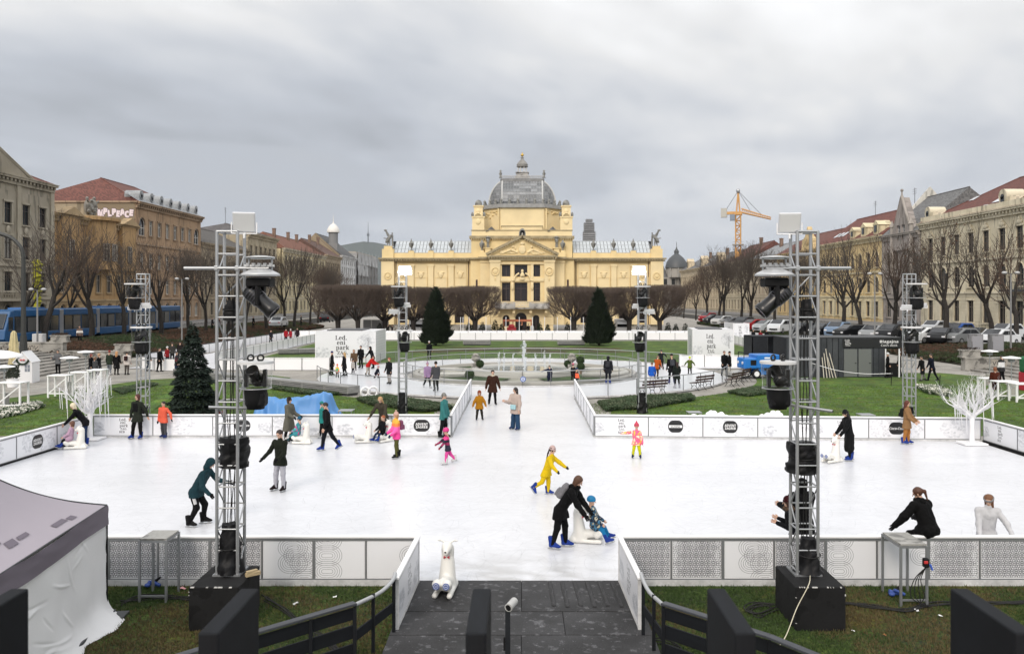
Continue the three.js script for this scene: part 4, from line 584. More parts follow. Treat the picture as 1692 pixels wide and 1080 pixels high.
const e=house('beige corner house with a low grey pyramid roof',-1,{d0:193.2,d1:216,eave:20.8,col:[0.460,0.391,0.276],bays:6,floors:FL([0.8,2.6,1.2],[5,2.6,1.15],[9.6,2.6,1.15],[14.3,2.6,1.2]),bands:[4.1,13],roof:{col:[0.120,0.110,0.110],h:3.2,hip0:10,hip1:10,run:9,ant:[[0.45,4]]},dep:18});
const f=house('cream corner house with an orange-red tile roof',-1,{d0:222,d1:269,eave:18.9,col:[0.713,0.609,0.380],trim:[0.68,0.62,0.48],bays:12,floors:FL([0.8,2.6,1.2],[5,2.6,1.15],[9.4,2.6,1.15],[13.6,2.3,1.15]),bands:[4.1,12.8],roof:{col:[0.224,0.086,0.048],h:5.2,hip0:9,chim:[[0.3,0.6],[0.6,0.6],[0.8,0.6]]},dep:17});
// its end facade faces the eye
for (let k=0;k<4;k++) for (const y of [1.2,5,9.4,13.6]) {const [fg,pg]=winGeo(1.2,2.4,'');const w=mesh('window',fg,M([0.3,0.26,0.2],0.6),f.t);w.position.set(-0.1,y,-2.5 - k*3.6);w.rotation.y=-Math.PI / 2;mesh('pane',pg,paneV[0],w);}
for (const z of [-3.5,-13]) {g=new GB();g.box(-0.4,0.4,f.H +0.15,f.H +2.2,z - 1.6,z +1.6);g.bar([-0.4,f.H +2.2,z],[0.4,f.H +2.2,z],1.0,1.0,16);g.build('attic_gable',f.trimM,f.t);}
house('brown-grey house between the cream house and the white one',-1,{d0:269.3,d1:292,eave:19.6,col:[0.425,0.345,0.241],bays:7,floors:FL([0.8,2.6,1.2],[5,2.6,1.15],[9.4,2.6,1.15],[13.8,2.3,1.15]),bands:[4.1,12.8],roof:{col:[0.160,0.090,0.070],h:5.5,chim:[[0.2,0.6],[0.7,0.6]]}});
const w=house('white house with a small onion cupola on its steep grey roof',-1,{d0:292.3,d1:318,eave:20.5,col:[0.800,0.800,0.800],trim:[0.8,0.8,0.8],bays:7,floors:FL([0.8,2.6,1.2],[5,2.6,1.15],[9.2,2.5,1.15],[13,2.4,1.15],[16.4,1.6,1.1]),bands:[4.1],roof:{col:[0.130,0.130,0.130],h:8},dep:18});
g=new GB();g.ext([[-0.2,w.H - 0.4],[0.2,w.H - 0.4],[0.2,w.H - 0.3],[0.1,w.H]],0.1,mt(0,0,0));g.quad([-0.1,w.H,-18],[-0.1,w.H,0],[-0.1,w.H +8.2,-9],[-0.1,w.H +0.1,-18]);g.build('bare_gable',M([0.34,0.27,0.18],0.9,{map:T.plaster}),w.t);
g=new GB();g.box(-3.5 +4,4,w.H,w.H +4.5,-5,-1.5);g.bar([2.3,w.H +4.5,-3.2],[2.3,w.H +8.4,-3.2],1.7,1.7,10);g.build('cupola_drum',M([0.2,0.2,0.2],0.7),w.t);g=new GB();g.lathe([[2.2,0],[2.3,0.4],[2.15,1.2],[1.6,2.2],[0.9,2.9],[0.3,3.3],[0.12,4.2],[0.05,6.5],[0,6.6]],2.3,w.H +8.4,-3.2,16);g.build('cupola',M([0.68,0.66,0.62],0.5),w.t);
// wrapped in scaffold sheeting
const t=thing('wrapped_building','building wrapped in pale scaffold sheeting beside the palace','building',[-65,1,-320],Math.PI / 2);const RR=rng(4);
for (let j=0;j<5;j++) for (let k=0;k<6;k++) {g=new GB();const gg=new THREE.PlaneGeometry(7.2,4.3,8,5),P=gg.attributes.position;for (let q=0;q<P.count;q++) P.setZ(q,0.5*noise3(P.getX(q)*0.7 +k*9,P.getY(q)*0.9 +j*7,2));gg.computeVertexNormals();g.geo(gg,mt(k*7.3 +3.6,j*4.4 +2.2,0.3));g.build('sheeting',j===4||(j===3&&k<3)?M([0.62,0.62,0.62],0.8,{map:T.grain}):M([0.28,0.27,0.26],0.85,{map:T.grain}),t);if (k===0) {g=new GB();const g2=new THREE.PlaneGeometry(13,4.3,8,5),P2=g2.attributes.position;for (let q=0;q<P2.count;q++) P2.setZ(q,0.5*noise3(P2.getX(q)*0.7,P2.getY(q)*0.9 +j*7,5));g2.computeVertexNormals();g.geo(g2,mt(-0.3,j*4.4 +2.2,-6.3,-Math.PI / 2));g.build('sheeting',j>2?M([0.6,0.6,0.6],0.8,{map:T.grain}):M([0.3,0.29,0.28],0.85,{map:T.grain}),t);}}
g=new GB();g.box(0,43.5,0,22.6,-13,-0.3);g.build('wall',M([0.4,0.37,0.33],0.9),t);for (let k=0;k<=6;k++) {g=new GB();g.bar([k*7.3,0,1],[k*7.3,23,1],0.08,0.08,5);g.build('scaffold_pole',C.alu,t);}
}
// right side, near to far
{
const r1=house('long cream palace with tall windows and a dark red tile roof at the right edge',1,{d0:88,d1:133,eave:17.4,col:[0.75,0.675,0.5],trim:[0.78,0.71,0.54],bays:11,margin:1.2,floors:FL([0.9,3.1,1.35],[6.0,3.0,1.4,'arch'],[10.9,2.9,1.3,'',{hood:0}]),bands:[5.0,9.7],rust:5,roof:{col:[0.165,0.054,0.040],h:6.2,hip1:0,hip0:10,run:10,chim:[[0.42,0.8]],sky:[[0.12,0.5,1.4,0.1],[0.36,0.25,1.8,0.16],[0.33,0.16,1.2,0.06],[0.62,0.5,1.4,0.1]],dorm:[[0.045,1.8,1.8,'round'],[0.5,1.9,1.9,'round']]},dep:20,frame:M([0.12,0.1,0.08],0.6)});
let g=new GB();g.box(-0.1,r1.L +0.1,r1.H +0.16,r1.H +1.1,-0.5,0.1);g.build('attic_parapet',r1.trimM,r1.t);
for (let k=0;k<11;k++) {g=new GB();const c=1.2 +(k +0.5)*(r1.L - 2.4) / 11;g.ball(c,14.35,0.12,0.65,0.35,0.2);g.ball(c,14.75,0.12,0.25,0.3,0.18);g.build('window_crest',r1.trimM,r1.t);}
g=new GB();g.box(24,31,5.2,5.5,0,1.4);for (let k=0;k<14;k++) g.bar([24.3 +k*0.5,5.5,1.3],[24.3 +k*0.5,6.4,1.3],0.04,0.04,4);g.box(24,31,6.4,6.48,1.2,1.4);g.build('balcony',C.darkGrey,r1.t);
const r2=house('grey neo-gothic house with a pointed gable and slate roof',1,{d0:133.2,d1:147,eave:16.4,col:[0.390,0.351,0.325],trim:[0.442,0.403,0.364],bays:4,floors:FL([1,2.8,1.4,'arch'],[5.4,2.6,1.2],[9.6,2.7,1.0,'arch']),bands:[4.3,8.8],pil:[0.02,0.3,0.68,0.98],roof:{col:[0.200,0.200,0.200],h:7.2,run:8},dep:17});
g=new GB();g.ext([[4.6,12.5],[11.2,12.5],[11.2,r2.H],[7.9,r2.H +6.2],[4.6,r2.H]],1.5,mt(0,0,-1.0),[[[6.4,14.2],[7.6,14.2],[7.6,16.8],[6.4,16.8]],[[8.2,14.2],[9.4,14.2],[9.4,16.8],[8.2,16.8]]]);g.build('gothic_gable',r2.wall,r2.t);for (const c of [7.0,8.8]) {const [fg,pg]=winGeo(1.2,2.6,'');const f=mesh('window',fg,M([0.5,0.5,0.5],0.6),r2.t);f.position.set(c,14.2,0.2);mesh('pane',pg,paneV[1],f);}
g=new GB();g.bar([4.4,r2.H - 0.2,0.3],[7.9,r2.H +6.4,0.3],0.3,0.3,4);g.bar([11.4,r2.H - 0.2,0.3],[7.9,r2.H +6.4,0.3],0.3,0.3,4);g.bar([7.9,r2.H +6.2,0.3],[7.9,r2.H +7.3,0.3],0.2,0.1,6);g.ball(7.9,r2.H +7.4,0.3,0.26);for (const c of [4.4,11.4]) {g.bar([c,8,0.4],[c,r2.H +1.4,0.4],0.4,0.35,8);g.geo(new THREE.ConeGeometry(0.55,1.2,8),mt(c,r2.H +2,0.4));}g.build('gable_coping',r2.trimM,r2.t);
g=new GB();g.ext([[-8.5,0],[8.5,0],[0,9.6]],0.5,mt(0,r2.H - 0.5,-8.5,-Math.PI / 2));g.build('white_gable_wall',M([0.7,0.68,0.62],0.9,{map:T.plaster}),r2.t);
const r3=house('yellow house with dormers and a red tile roof right of the front tower',1,{d0:147.2,d1:178,eave:16.7,col:[0.780,0.598,0.312],trim:[0.800,0.702,0.468],bays:8,floors:FL([0.9,2.8,1.3],[5.4,2.8,1.3,'arch'],[10,2.8,1.25,'arch']),bands:[4.5,9.0],rust:4.5,roof:{col:[0.185,0.061,0.044],h:5.8,dorm:[[0.72,2.2,2.2,''],[0.9,2.2,2.2,''],[0.55,2.0,1.9,'']],sky:[[0.1,0.25,1.4,0.16],[0.17,0.25,1.4,0.16],[0.24,0.25,1.4,0.16],[0.34,0.3,1.6,0.16]],ant:[[0.3,3],[0.85,3.4]]}});
const r4=house('ochre house with an ornate gable behind the right front tower',1,{d0:178.2,d1:208,eave:16.2,col:[0.650,0.494,0.260],bays:8,floors:FL([0.9,2.8,1.3],[5.4,2.8,1.2],[9.8,2.6,1.2]),bands:[4.5,9.0],roof:{col:[0.178,0.065,0.048],h:5}});
g=new GB();g.ext([[3,r4.H],[11,r4.H],[10.4,r4.H +2.4],[8.6,r4.H +3.2],[7,r4.H +5.4],[5.4,r4.H +3.2],[3.6,r4.H +2.4]],1,mt(16,0,-0.6));g.ball(23,r4.H +2.2,0.5,0.8,1,0.2);g.build('ornate_gable',r4.trimM,r4.t);
const r5=house('grey modern-roofed house below the orange crane',1,{d0:208.2,d1:236,eave:16,col:[0.546,0.468,0.351],bays:8,floors:FL([0.9,2.8,1.3],[5.4,2.8,1.2],[9.8,2.6,1.2]),bands:[4.5],roof:{col:[0.330,0.340,0.350],h:4.4,chim:[[0.4,0.7]]}});
const r6=house('beige house with a red tile hip roof below the crane',1,{d0:236.2,d1:262,eave:16.4,col:[0.598,0.520,0.377],bays:7,floors:FL([0.9,2.8,1.3],[5.4,2.8,1.2],[9.8,2.6,1.2]),bands:[4.5],roof:{col:[0.158,0.061,0.048],h:5.6,chim:[[0.7,0.5]]}});
house('long beige house with a grey mansard roof near the palace on the right',1,{d0:262.2,d1:335,eave:16.3,col:[0.624,0.520,0.364],bays:18,floors:FL([0.9,2.8,1.3],[5.4,2.8,1.2],[9.8,2.6,1.2]),bands:[4.5,9],rust:4.5,roof:{col:[0.170,0.165,0.165],h:5,dorm:[[0.18,3,3.2,''],[0.52,3,3.2,''],[0.86,3,3.2,'']],chim:[[0.35,0.5],[0.7,0.5]]}});
}
// domed corner tower at the far end of the right street
{
const d=345,t=thing('domed_tower','distant grey corner building with a dark dome right of the palace','building',[XA(1118,d),1,-d]);let g=new GB();g.box(-7,7,0,13,-12,2);g.build('wall',M([0.4,0.38,0.35],0.9,{map:T.plaster}),t);for (let k=0;k<4;k++) for (const y of [2,6.5,10]) {const [fg,pg]=winGeo(1.3,2.3,'');const f=mesh('window',fg,C.darkGrey,t);f.position.set(-5 +k*3.3,y,2.12);mesh('pane',pg,paneV[0],f);}
g=new GB();g.bar([0,13,0],[0,17,0],4.2,4.2,16);g.build('drum',M([0.33,0.31,0.28],0.9),t);g=new GB();g.lathe([[4.8,0],[4.7,0.7],[4.2,2.4],[3,4.2],[1.6,5.4],[0.9,5.9],[1,6.6],[1.1,7],[0.4,8],[0.12,9],[0.08,11]],0,17,0,20);g.build('dome',M([0.06,0.065,0.07],0.5),t);for (const s of [-1,1]) {g=new GB();g.geo(new THREE.ConeGeometry(2.2,5,4),mt(s*5.5,15.5,0,Math.PI / 4));g.build('corner_spire',M([0.13,0.13,0.13],0.6),t);}
for (let k=0;k<8;k++) {const a=k / 8*6.283;g=new GB();g.bar([Math.sin(a)*4.3,13,Math.cos(a)*4.3],[Math.sin(a)*4.3,17,Math.cos(a)*4.3],0.4,0.4,6);g.build('drum_column',C.stone,t);}
}
{// scaffolded tower far behind
const d=900,t=thing('scaffolded_tower','tall grey tower wrapped in scaffolding behind the palace roof','tower',[XA(974,d),0,-d]);let g=new GB();g.box(-6.5,6.5,0,78,-13,0);g.box(-5.5,5.5,78,88,-12,-1);g.box(-3.5,3.5,88,92,-10,-3);g.build('wrapped_shaft',M([0.26,0.265,0.27],0.9,{map:T.grain}),t);
for (let k=0;k<34;k++) {g=new GB();const y=8 +k*2.4,w=y>86?4:y>77?6:7.2;g.box(-w,w,y,y +0.5,-1,w>6.5?0.9:0);g.build('scaffold_deck',M([0.42,0.42,0.43],0.8),t);}for (let k=0;k<9;k++) {g=new GB();const x=-7 +k*1.75;g.bar([x,0,0.9],[x,Math.abs(x)>6?79:Math.abs(x)>4?88:92,0.9],0.16,0.16,4);g.build('scaffold_pole',M([0.2,0.2,0.21],0.6),t);}
}
// tower cranes
function crane(label,px,d,top,jibLen,turn,group,base=0) {
const t=thing('tower_crane',label,'crane',[XA(px,d),base,-d],turn),og=M([0.58,0.31,0.1],0.6),H=top - base,w=0.75;
let g=new GB();for (const [a,b] of [[-w,-w],[w,-w],[w,w],[-w,w]]) g.bar([a,0,b],[a,H*0.8,b],0.2,0.2,5);g.build('mast_chords',og,t);g=new GB();for (let y=0;y<H*0.8 - 1;y +=1.5) {const f=(y / 1.5) % 2?1:-1;for (const s of [-1,1]) {g.bar([-w*f,y,s*w],[w*f,y +1.5,s*w],0.11,0.11,4);g.bar([s*w,y,-w*f],[s*w,y +1.5,w*f],0.11,0.11,4);g.bar([-w,y,s*w],[w,y,s*w],0.11,0.11,4);}}g.build('mast_lattice',og,t);
for (const y of [H*0.28,H*0.55]) {g=new GB();g.box(-1.7,1.7,y,y +0.35,-1.7,1.7);g.bar([-1.7,y +1,1.7],[1.7,y +1,1.7],0.05);g.build('mast_collar',M([0.3,0.28,0.25],0.7),t);}
g=new GB();g.box(-0.9,0.9,H*0.36,H*0.5,-0.9,0.9);g.build('climbing_cage',og,t);
const y=H*0.8;g=new GB();g.box(-1.2,1.2,y,y +1.0,-1.2,1.2);g.bar([-0.5,y +1,0],[0,H,0],0.25,0.25,5);g.bar([0.5,y +1,0],[0,H,0],0.25,0.25,5);g.build('tower_head',og,t);g=new GB();g.ball(0,H,0,0.6,0.8,0.6);g.build('head_sheave',C.alu,t);
g=new GB();for (const [q,z] of [[0,-0.6],[0,0.6],[1.2,0]]) g.bar([1,y +0.8 +q,z],[jibLen,y +0.4 - jibLen*0.2 +q*0.4,z],0.2,0.16,4);for (let k=0;k<14;k++) {const u=lerp(1,jibLen,k / 14),v=lerp(1,jibLen,(k +0.5) / 14),z=lerp(1,jibLen,(k +1) / 14),Y=(w,h)=>y +h - w*0.2;g.bar([u,Y(u,0.9),-0.6],[v,Y(v,2 - k*0.06),0],0.08,0.08,4);g.bar([v,Y(v,2 - k*0.06),0],[z,Y(z,0.9),0.6],0.08,0.08,4);}g.build('jib',og,t);
g=new GB();g.box(-4.5,-1,y +0.3,y +1.1,-0.7,0.7);g.build('counter_jib',og,t);g=new GB();g.box(-5.2,-3.4,y - 0.6,y +2.2,-0.9,0.9);g.build('counterweight',M([0.45,0.44,0.4],0.8),t);g=new GB();g.box(-2.4,-0.9,y - 1.8,y +0.1,0.9,2.3);g.build('cab',M([0.2,0.24,0.3],0.4),t);g=new GB();g.bar([0,H,0],[jibLen*0.75,y +1 - jibLen*0.15,0],0.06,0.06,4,false);g.bar([0,H,0],[jibLen*0.4,y +1.5 - jibLen*0.08,0],0.06,0.06,4,false);g.bar([0,H,0],[-4,y +1.2,0],0.06,0.06,4,false);g.build('stay_cables',C.darkGrey,t);
}
crane('orange tower crane above the right street roofs',1220,255,38.8,9.8,-0.3,'tower cranes',1);
crane('distant orange crane jib above the left street roofs',452,420,37,30,2.7,'tower cranes',1);
crane('distant crane tip behind the right wing of the palace',1048,520,33,14,2.5,'tower cranes',1);
// wooded hills on the horizon
{
const n=160,g=new GB(),ridge=(a)=>205 +215*Math.exp(-(((a +0.19) / 0.1)**2)) +70*fbm(a*9 +20,3,5,0,9),D=6500;
const prof=[[0,0],[0.35,0.22],[0.7,0.55],[1,1],[1.5,1.02]];
for (let k=0;k<n;k++) for (let j=0;j +1<prof.length;j++) {const P=(kk,jj)=>{const a=lerp(-1.1,1.1,kk / n),r=D - 2200 +2200*prof[jj][0] +300*fbm(a*20,jj*3,3,0,5);return [Math.sin(a)*r,ridge(a)*prof[jj][1]*(0.94 +0.12*fbm(a*40,jj*2.3,3,0,2)) - 5,-Math.cos(a)*r];};g.quad(P(k,j),P(k +1,j),P(k +1,j +1),P(k,j +1));}
ground('hills',g.geometry(),M([0.05,0.06,0.05],1));
const m=thing('hill_mast','thin television mast on the hill left of the palace','mast',[-1205,425,-6380]);let q=new GB();q.bar([0,0,0],[0,90,0],5,4,8);q.bar([0,90,0],[0,170,0],2.5,1,6);q.build('mast_shaft',C.darkGrey,m);q=new GB();q.bar([0,60,0],[0,75,0],10,10,12);q.build('mast_platform',C.darkGrey,m);
}
// distant roofs that read as one mass behind the streets
{const R=rng(17),g=new GB();for (let k=0;k<160;k++) {const x=(R() - 0.5)*1500,d=430 +R()*700,w=10 +R()*18,h=9 +R()*8;if (Math.abs(x)<30&&d<500) continue;g.box(x - w / 2,x +w / 2,0,h,-d - 12,-d);g.quad([x - w / 2,h,-d +0.3],[x +w / 2,h,-d +0.3],[x +w / 2,h +4,-d - 6],[x - w / 2,h +4,-d - 6]);}const o=g.build('distant_roofs',M([0.3,0.24,0.19],0.9,{map:T.plaster}),scene);meta(o,'mass of distant house roofs far beyond the palace','houses',null,'stuff');}
// ------------------------------------------------------------------ bare trees
const barkM=M([0.05,0.041,0.034],0.95,{map:T.bark}),twigM=M([0.075,0.061,0.05],0.95),twigR=M([0.085,0.06,0.046],0.95);
// trunk and limbs in one list, fine twigs in another
function growTree(seed,o) {
const R=rng(seed),T1=new GB(),T2=new GB();
const grow=(p,d,len,r,lev)=>{
const n=lev<2?4:lev<4?3:2;let a=p.clone(),dir=d.clone(),rr=r;const pts=[];
for (let k=0;k<n;k++) {
dir.add(V((R() - 0.5)*o.wig,(R() - 0.5)*o.wig +o.up*(lev>0?1:0),(R() - 0.5)*o.wig)).normalize();
const b=a.clone().addScaledVector(dir,len / n),r2=rr*(lev?0.86:0.93);
(lev<2?T1:T2).bar(a.toArray(),b.toArray(),rr,r2,lev<2?7:3,false);rr=r2;a=b;pts.push([a.clone(),dir.clone(),rr]);
}
if (lev>=o.levels) return;
const kids=lev===0?o.first:o.kids[Math.min(lev,o.kids.length - 1)];
for (let k=0;k<kids;k++) {
const q=pts[k===0?n - 1:Math.min(n - 1,Math.floor((lev===0?0.5:0.2)*n +R()*n*0.8))],az=(k +R()*0.8) / kids*6.283,sp=o.spread*(0.6 +0.7*R())*(k===0&&lev?0.4:1);
const e1=V(1,0,0).cross(q[1]).normalize(),e2=V().crossVectors(q[1],e1),nd=q[1].clone().multiplyScalar(Math.cos(sp)).addScaledVector(e1,Math.sin(sp)*Math.cos(az)).addScaledVector(e2,Math.sin(sp)*Math.sin(az)).normalize();
grow(q[0],nd,len*(o.ratio +0.22*(R() - 0.5)),Math.max(q[2]*(k===0?0.85:0.62),0.012),lev +1);
}
};
grow(V(0,0,0),V(0,1,0),o.trunk,o.r,0);
return [T1,T2];
}
function makeTree(name,label,cat,seed,o,tm=twigM) {const t=thing(name,label,cat),[a,b]=growTree(seed,o);a.build('trunk',o.bark||barkM,t);b.build('crown',tm,t);return t;}
const OT={trunk:3.0,r:0.2,first:5,kids:[5,4,4,4,3],levels:5,spread:0.62,ratio:0.72,wig:0.22,up:0.09};
const protos=[1,2,3,4,5].map((k)=>[k,{...OT,spread:0.42 +0.07*(k % 3),first:4 +k % 3,up:0.1 +0.03*(k % 2)}]).map(([k,o])=>growTree(300 +k*7,o)).map(([a,b])=>{a=a.geometry();b=b.geometry();b.computeBoundingBox();return [a,b,b.boundingBox.max.y];});
const thin=[1,2,3].map((k)=>growTree(500 +k*11,{...OT,spread:0.5,first:6,kids:[5,4,3,4],levels:4,up:0.12,wig:0.3,ratio:0.74})).map(([a,b])=>{a=a.geometry();b=b.geometry();b.computeBoundingBox();return [a,b,b.boundingBox.max.y];});
let treeN=0;
function bare(label,px,d,top,group,vi,tm=twigM,base=1.0,wide=1) {
const v=wide>1?thin[(vi +1) % 3]:protos[(vi??treeN++) % protos.length],t=thing('bare_tree',label,'tree',[XA(px,d),base,-d],treeN*2.4,group),s=(top*1.12 - base) / v[2];
mesh('trunk',v[0],barkM,t);mesh('crown',v[1],tm,t);t.scale.set(s*wide,s,s*wide);return t;
}
const gl='bare trees along the left street',gr='bare trees along the right street';
const LT=[[72,84,13.5,'bare tree in front of the grey pedimented house, beside the curved lamp post'],[150,88,12.8,'bare tree before the orange palace, left of its bowed bay'],[205,92,12.5,'bare tree before the orange palace, under the graffiti wall'],[28,88,11,'thin bare tree at the left edge behind the curved lamp post'],[265,97,11.5,'bare tree behind the outer left light tower'],[312,101,11,'bare tree left of the left front tower, above the christmas tree'],[340,108,12,'bare tree directly left of the left front tower'],[110,95,11,'slim bare tree between grey house and orange palace'],[378,112,11.5,'bare tree seen through the left front tower'],[405,118,11.6,'bare tree behind the lamp of the left front tower'],[440,122,11.6,'bare tree just right of the left front tower'],[470,128,12.5,'bare tree before the cream corner house'],[486,128,13,'tall bare tree right in front of the cream house corner'],[512,138,11,'bare tree before the cream house long side'],[525,145,11.3,'bare tree before the white house on the left street'],[540,160,11,'bare tree at the wrapped building, left street'],[555,175,11.4,'farthest bare tree of the left street row']];
LT.forEach(([px,d,top,l],k)=>bare(l,px,d,top,gl,k,k % 3===1?twigR:twigM,1,k<5?1.05:0.95));
const RT=[[1640,84,13.3,'large bare tree before the cream palace at the right edge'],[1565,86,12.8,'bare tree with a few brown leaves before the cream palace'],[1475,92,11.8,'reddish bare tree in front of the gothic house'],[1423,95,13,'bare tree before the yellow dormer house'],[1395,106,12.3,'slim bare tree right of the right front tower'],[1508,97,11.5,'bare tree behind the outer right light tower'],[1345,108,12,'bare tree seen through the right front tower'],[1310,115,12,'bare tree behind the right front tower lamp'],[1282,118,11.5,'bare tree left of the right front tower'],[1240,124,13,'tall bare tree under the crane jib'],[1225,128,13.4,'dark bare tree under the crane mast'],[1195,135,13,'bare tree left of the crane mast'],[1188,140,12.4,'bare tree at the grey mansard house'],[1170,150,11,'slender bare tree near the right end of the palace'],[1150,165,9.5,'small reddish bare tree behind the right clipped trees'],[1130,180,9,'farthest bare tree of the right street row'],[1681,80,11,'bare tree cut by the right edge of the photo']];
RT.forEach(([px,d,top,l],k)=>{const t=bare(l,px,d,top,gr,k +2,k===2||k>11?twigR:twigM,1,k<5||k>15?1.05:0.95);if (k===1||k===16) {const R=rng(40 +k),g=new GB(),P=thin[(k +3) % 3][1].attributes.position;for (let q=0;q<700;q++) {const i=Math.floor(R()*P.count),x=P.getX(i),y=P.getY(i),z=P.getZ(i),s=0.09;g.tri([x,y,z],[x +(R() - 0.5)*s*2,y - s*R(),z +(R() - 0.5)*s*2],[x +(R() - 0.5)*s*2,y - s*2*R(),z +(R() - 0.5)*s*2]);}const l2=g.build('leaves',M([0.09,0.045,0.025],0.9),t);l2.userData.kind='stuff';}});
// ------------------------------------------------------------------ clipped plane trees before the palace: flat top, rounded belly of twigs
function clipped(seed,hw) {
const R=rng(seed),T1=new GB(),T2=new GB(),Ht=7.3,trunkH=2.3;T1.bar([0,0,0],[0,trunkH*0.5,0.05],0.42,0.34,8,false);T1.bar([0,trunkH*0.5,0.05],[0,trunkH,0],0.34,0.4,8,false);
const inside=(p)=>{const r=Math.hypot(p.x,p.z) / hw,y=p.y;return y<Ht - 0.15*r*r +0.1*hash3(Math.floor(p.x*5),Math.floor(p.z*5),seed)&&r<(y>4.4?1:0.5 +0.5*Math.sqrt(clamp((y - 2.2) / 2.2,0,1)));};
const grow=(p,d,len,r,lev)=>{
let a=p.clone(),dir=d.clone();const n=lev>3?2:3;for (let k=0;k<n;k++) {dir.add(V((R() - 0.5)*0.35,(R() - 0.5)*0.3 +0.05,(R() - 0.5)*0.35)).normalize();const b=a.clone().addScaledVector(dir,len / n);if (lev>1&&!inside(b)) return;(lev<2?T1:T2).bar(a.toArray(),b.toArray(),r,r*0.85,lev<2?5:3,false);r*=0.85;a=b;if (lev<5) {const m=lev<4?2:3;for (let j=0;j<m;j++) {if (k<n - 1&&R()<0.42) continue;const nd=dir.clone().add(V((R() - 0.5)*1.5,(R() - 0.35)*1.1,(R() - 0.5)*1.5)).normalize();grow(a,nd,len*(0.66 +R()*0.2),Math.max(r*0.62,0.015),lev +1);}}}
};
const m=11;for (let k=0;k<m;k++) {const a=(k +R()*0.5) / m*6.283;grow(V(0,trunkH - 0.15*(k % 3),0),V(Math.cos(a),0.45 +0.9*R(),Math.sin(a)).normalize(),hw*0.66,0.17,1);}
// one-year shoots that stand off the clipped faces
for (let k=0;k<1700;k++) {const a=R()*6.283,top=R()<0.5,q=top?Math.sqrt(R()):1,y=top?Ht - 0.15*q*q:3.2 +R()*3.9,rr=top?q*hw:hw*(y>4.4?1:0.5 +0.5*Math.sqrt(clamp((y - 2.2) / 2.2,0,1)));const x=Math.cos(a)*rr*0.97,z=Math.sin(a)*rr*0.97,L=0.5 +R()*0.6;const d=top?V((R() - 0.5)*0.6,1,(R() - 0.5)*0.6):V(Math.cos(a),0.5 +R(),Math.sin(a));d.normalize();T2.bar([x - d.x*L*0.75,y - d.y*L*0.75,z - d.z*L*0.75],[x +d.x*L*0.25,y +d.y*L*0.25,z +d.z*L*0.25],0.018,0.009,3,false);}
return [T1.geometry(),T2.geometry()];
}
{
const vs=[clipped(1,3.9),clipped(2,3.9),clipped(3,3.9)],darkBark=M([0.03,0.025,0.022],0.95),gt='clipped plane trees before the palace';
[[785,118,'clipped flat-topped tree nearest the entrance on the left'],[732,119,'clipped flat-topped tree behind the left dark conifer'],[683,119,'clipped flat-topped tree right of the left mid tower'],[636,120,'clipped flat-topped tree at the left corner of the palace'],[591,118,'clipped flat-topped tree with a forked trunk left of the palace'],[948,118,'clipped flat-topped tree nearest the entrance on the right'],[992,119,'clipped flat-topped tree behind the right dark conifer'],[1040,120,'clipped flat-topped tree left of the right mid tower'],[1090,119,'clipped flat-topped tree at the right corner of the palace'],[558,120,'outermost clipped flat-topped tree on the left']].forEach(([px,d,l],k)=>{const t=thing('clipped_tree',l,'tree',[XA(px,d),0,-d],k*1.7,gt),v=vs[k % 3];mesh('trunk',v[0],darkBark,t);mesh('crown',v[1],M([0.11,0.082,0.066],0.95),t);t.scale.set(1 +0.06*Math.sin(k*3),0.97 +0.03*Math.sin(k*5),1);});
}
// ------------------------------------------------------------------ conifers
function conifer(name,label,pos,H,rad,o={}) {
const R=rng(Math.round(H*100 +pos[0]*7)),t=thing(name,label,'tree',pos,0,o.group),g=new GB();let s=new GB();s.bar([0,0,0],[0,H*0.9,0],rad*0.09,0.03,7);s.build('trunk',barkM,t);
const N=o.n||9000,sz=(o.sz||0.16);
for (let k=0;k<N;k++) {
const v=1 - Math.sqrt(R())*0.985,y=H*(o.y0??0.03) +v*H*0.97,a=R()*6.283,lump=(o.col?0.6:0.82) +(o.col?0.72:0.36)*noise3(Math.cos(a)*2.2 +5,y*(o.lf||1.6),Math.sin(a)*2.2 +9),prof=o.col?Math.min(1,(1 - v)*1.22)**0.78*(v<0.1?0.8 +v*2:1):(1 - v)**0.85*(o.tier?0.72 +0.36*(1 - ((v*o.tier) % 1)):1);
const r=(rad*prof*lump +0.03)*(0.6 +0.4*Math.sqrt(R())),x=Math.cos(a)*r,z=Math.sin(a)*r,ox=Math.cos(a),oz=Math.sin(a),w=sz*(0.55 +1.1*R()*R());
const tx=x +ox*w*1.2,ty=y +(o.col?w*1.1:-w*0.25) +(R() - 0.5)*w,tz=z +oz*w*1.2,px=-oz*w*0.55,pz=ox*w*0.55;
g.tri([x +px,y +(R() - 0.5)*w,z +pz],[x - px,y +(R() - 0.5)*w,z - pz],[tx,ty,tz]);
}
g.build('crown',M(o.color||[0.016,0.027,0.014],0.9),t);return t;
}
conifer('conifer','broad dark conifer on the far lawn left of the palace entrance',[XA(720,95),0,-95],6.7,1.66,{n:10000,sz:0.26,col:1,lf:1.5,group:'dark conifers on the far lawn'});
conifer('conifer','broad dark conifer on the far lawn right of the palace entrance',[XA(990,95),0,-95],6.7,1.66,{n:10000,sz:0.26,col:1,lf:1.7,group:'dark conifers on the far lawn'});
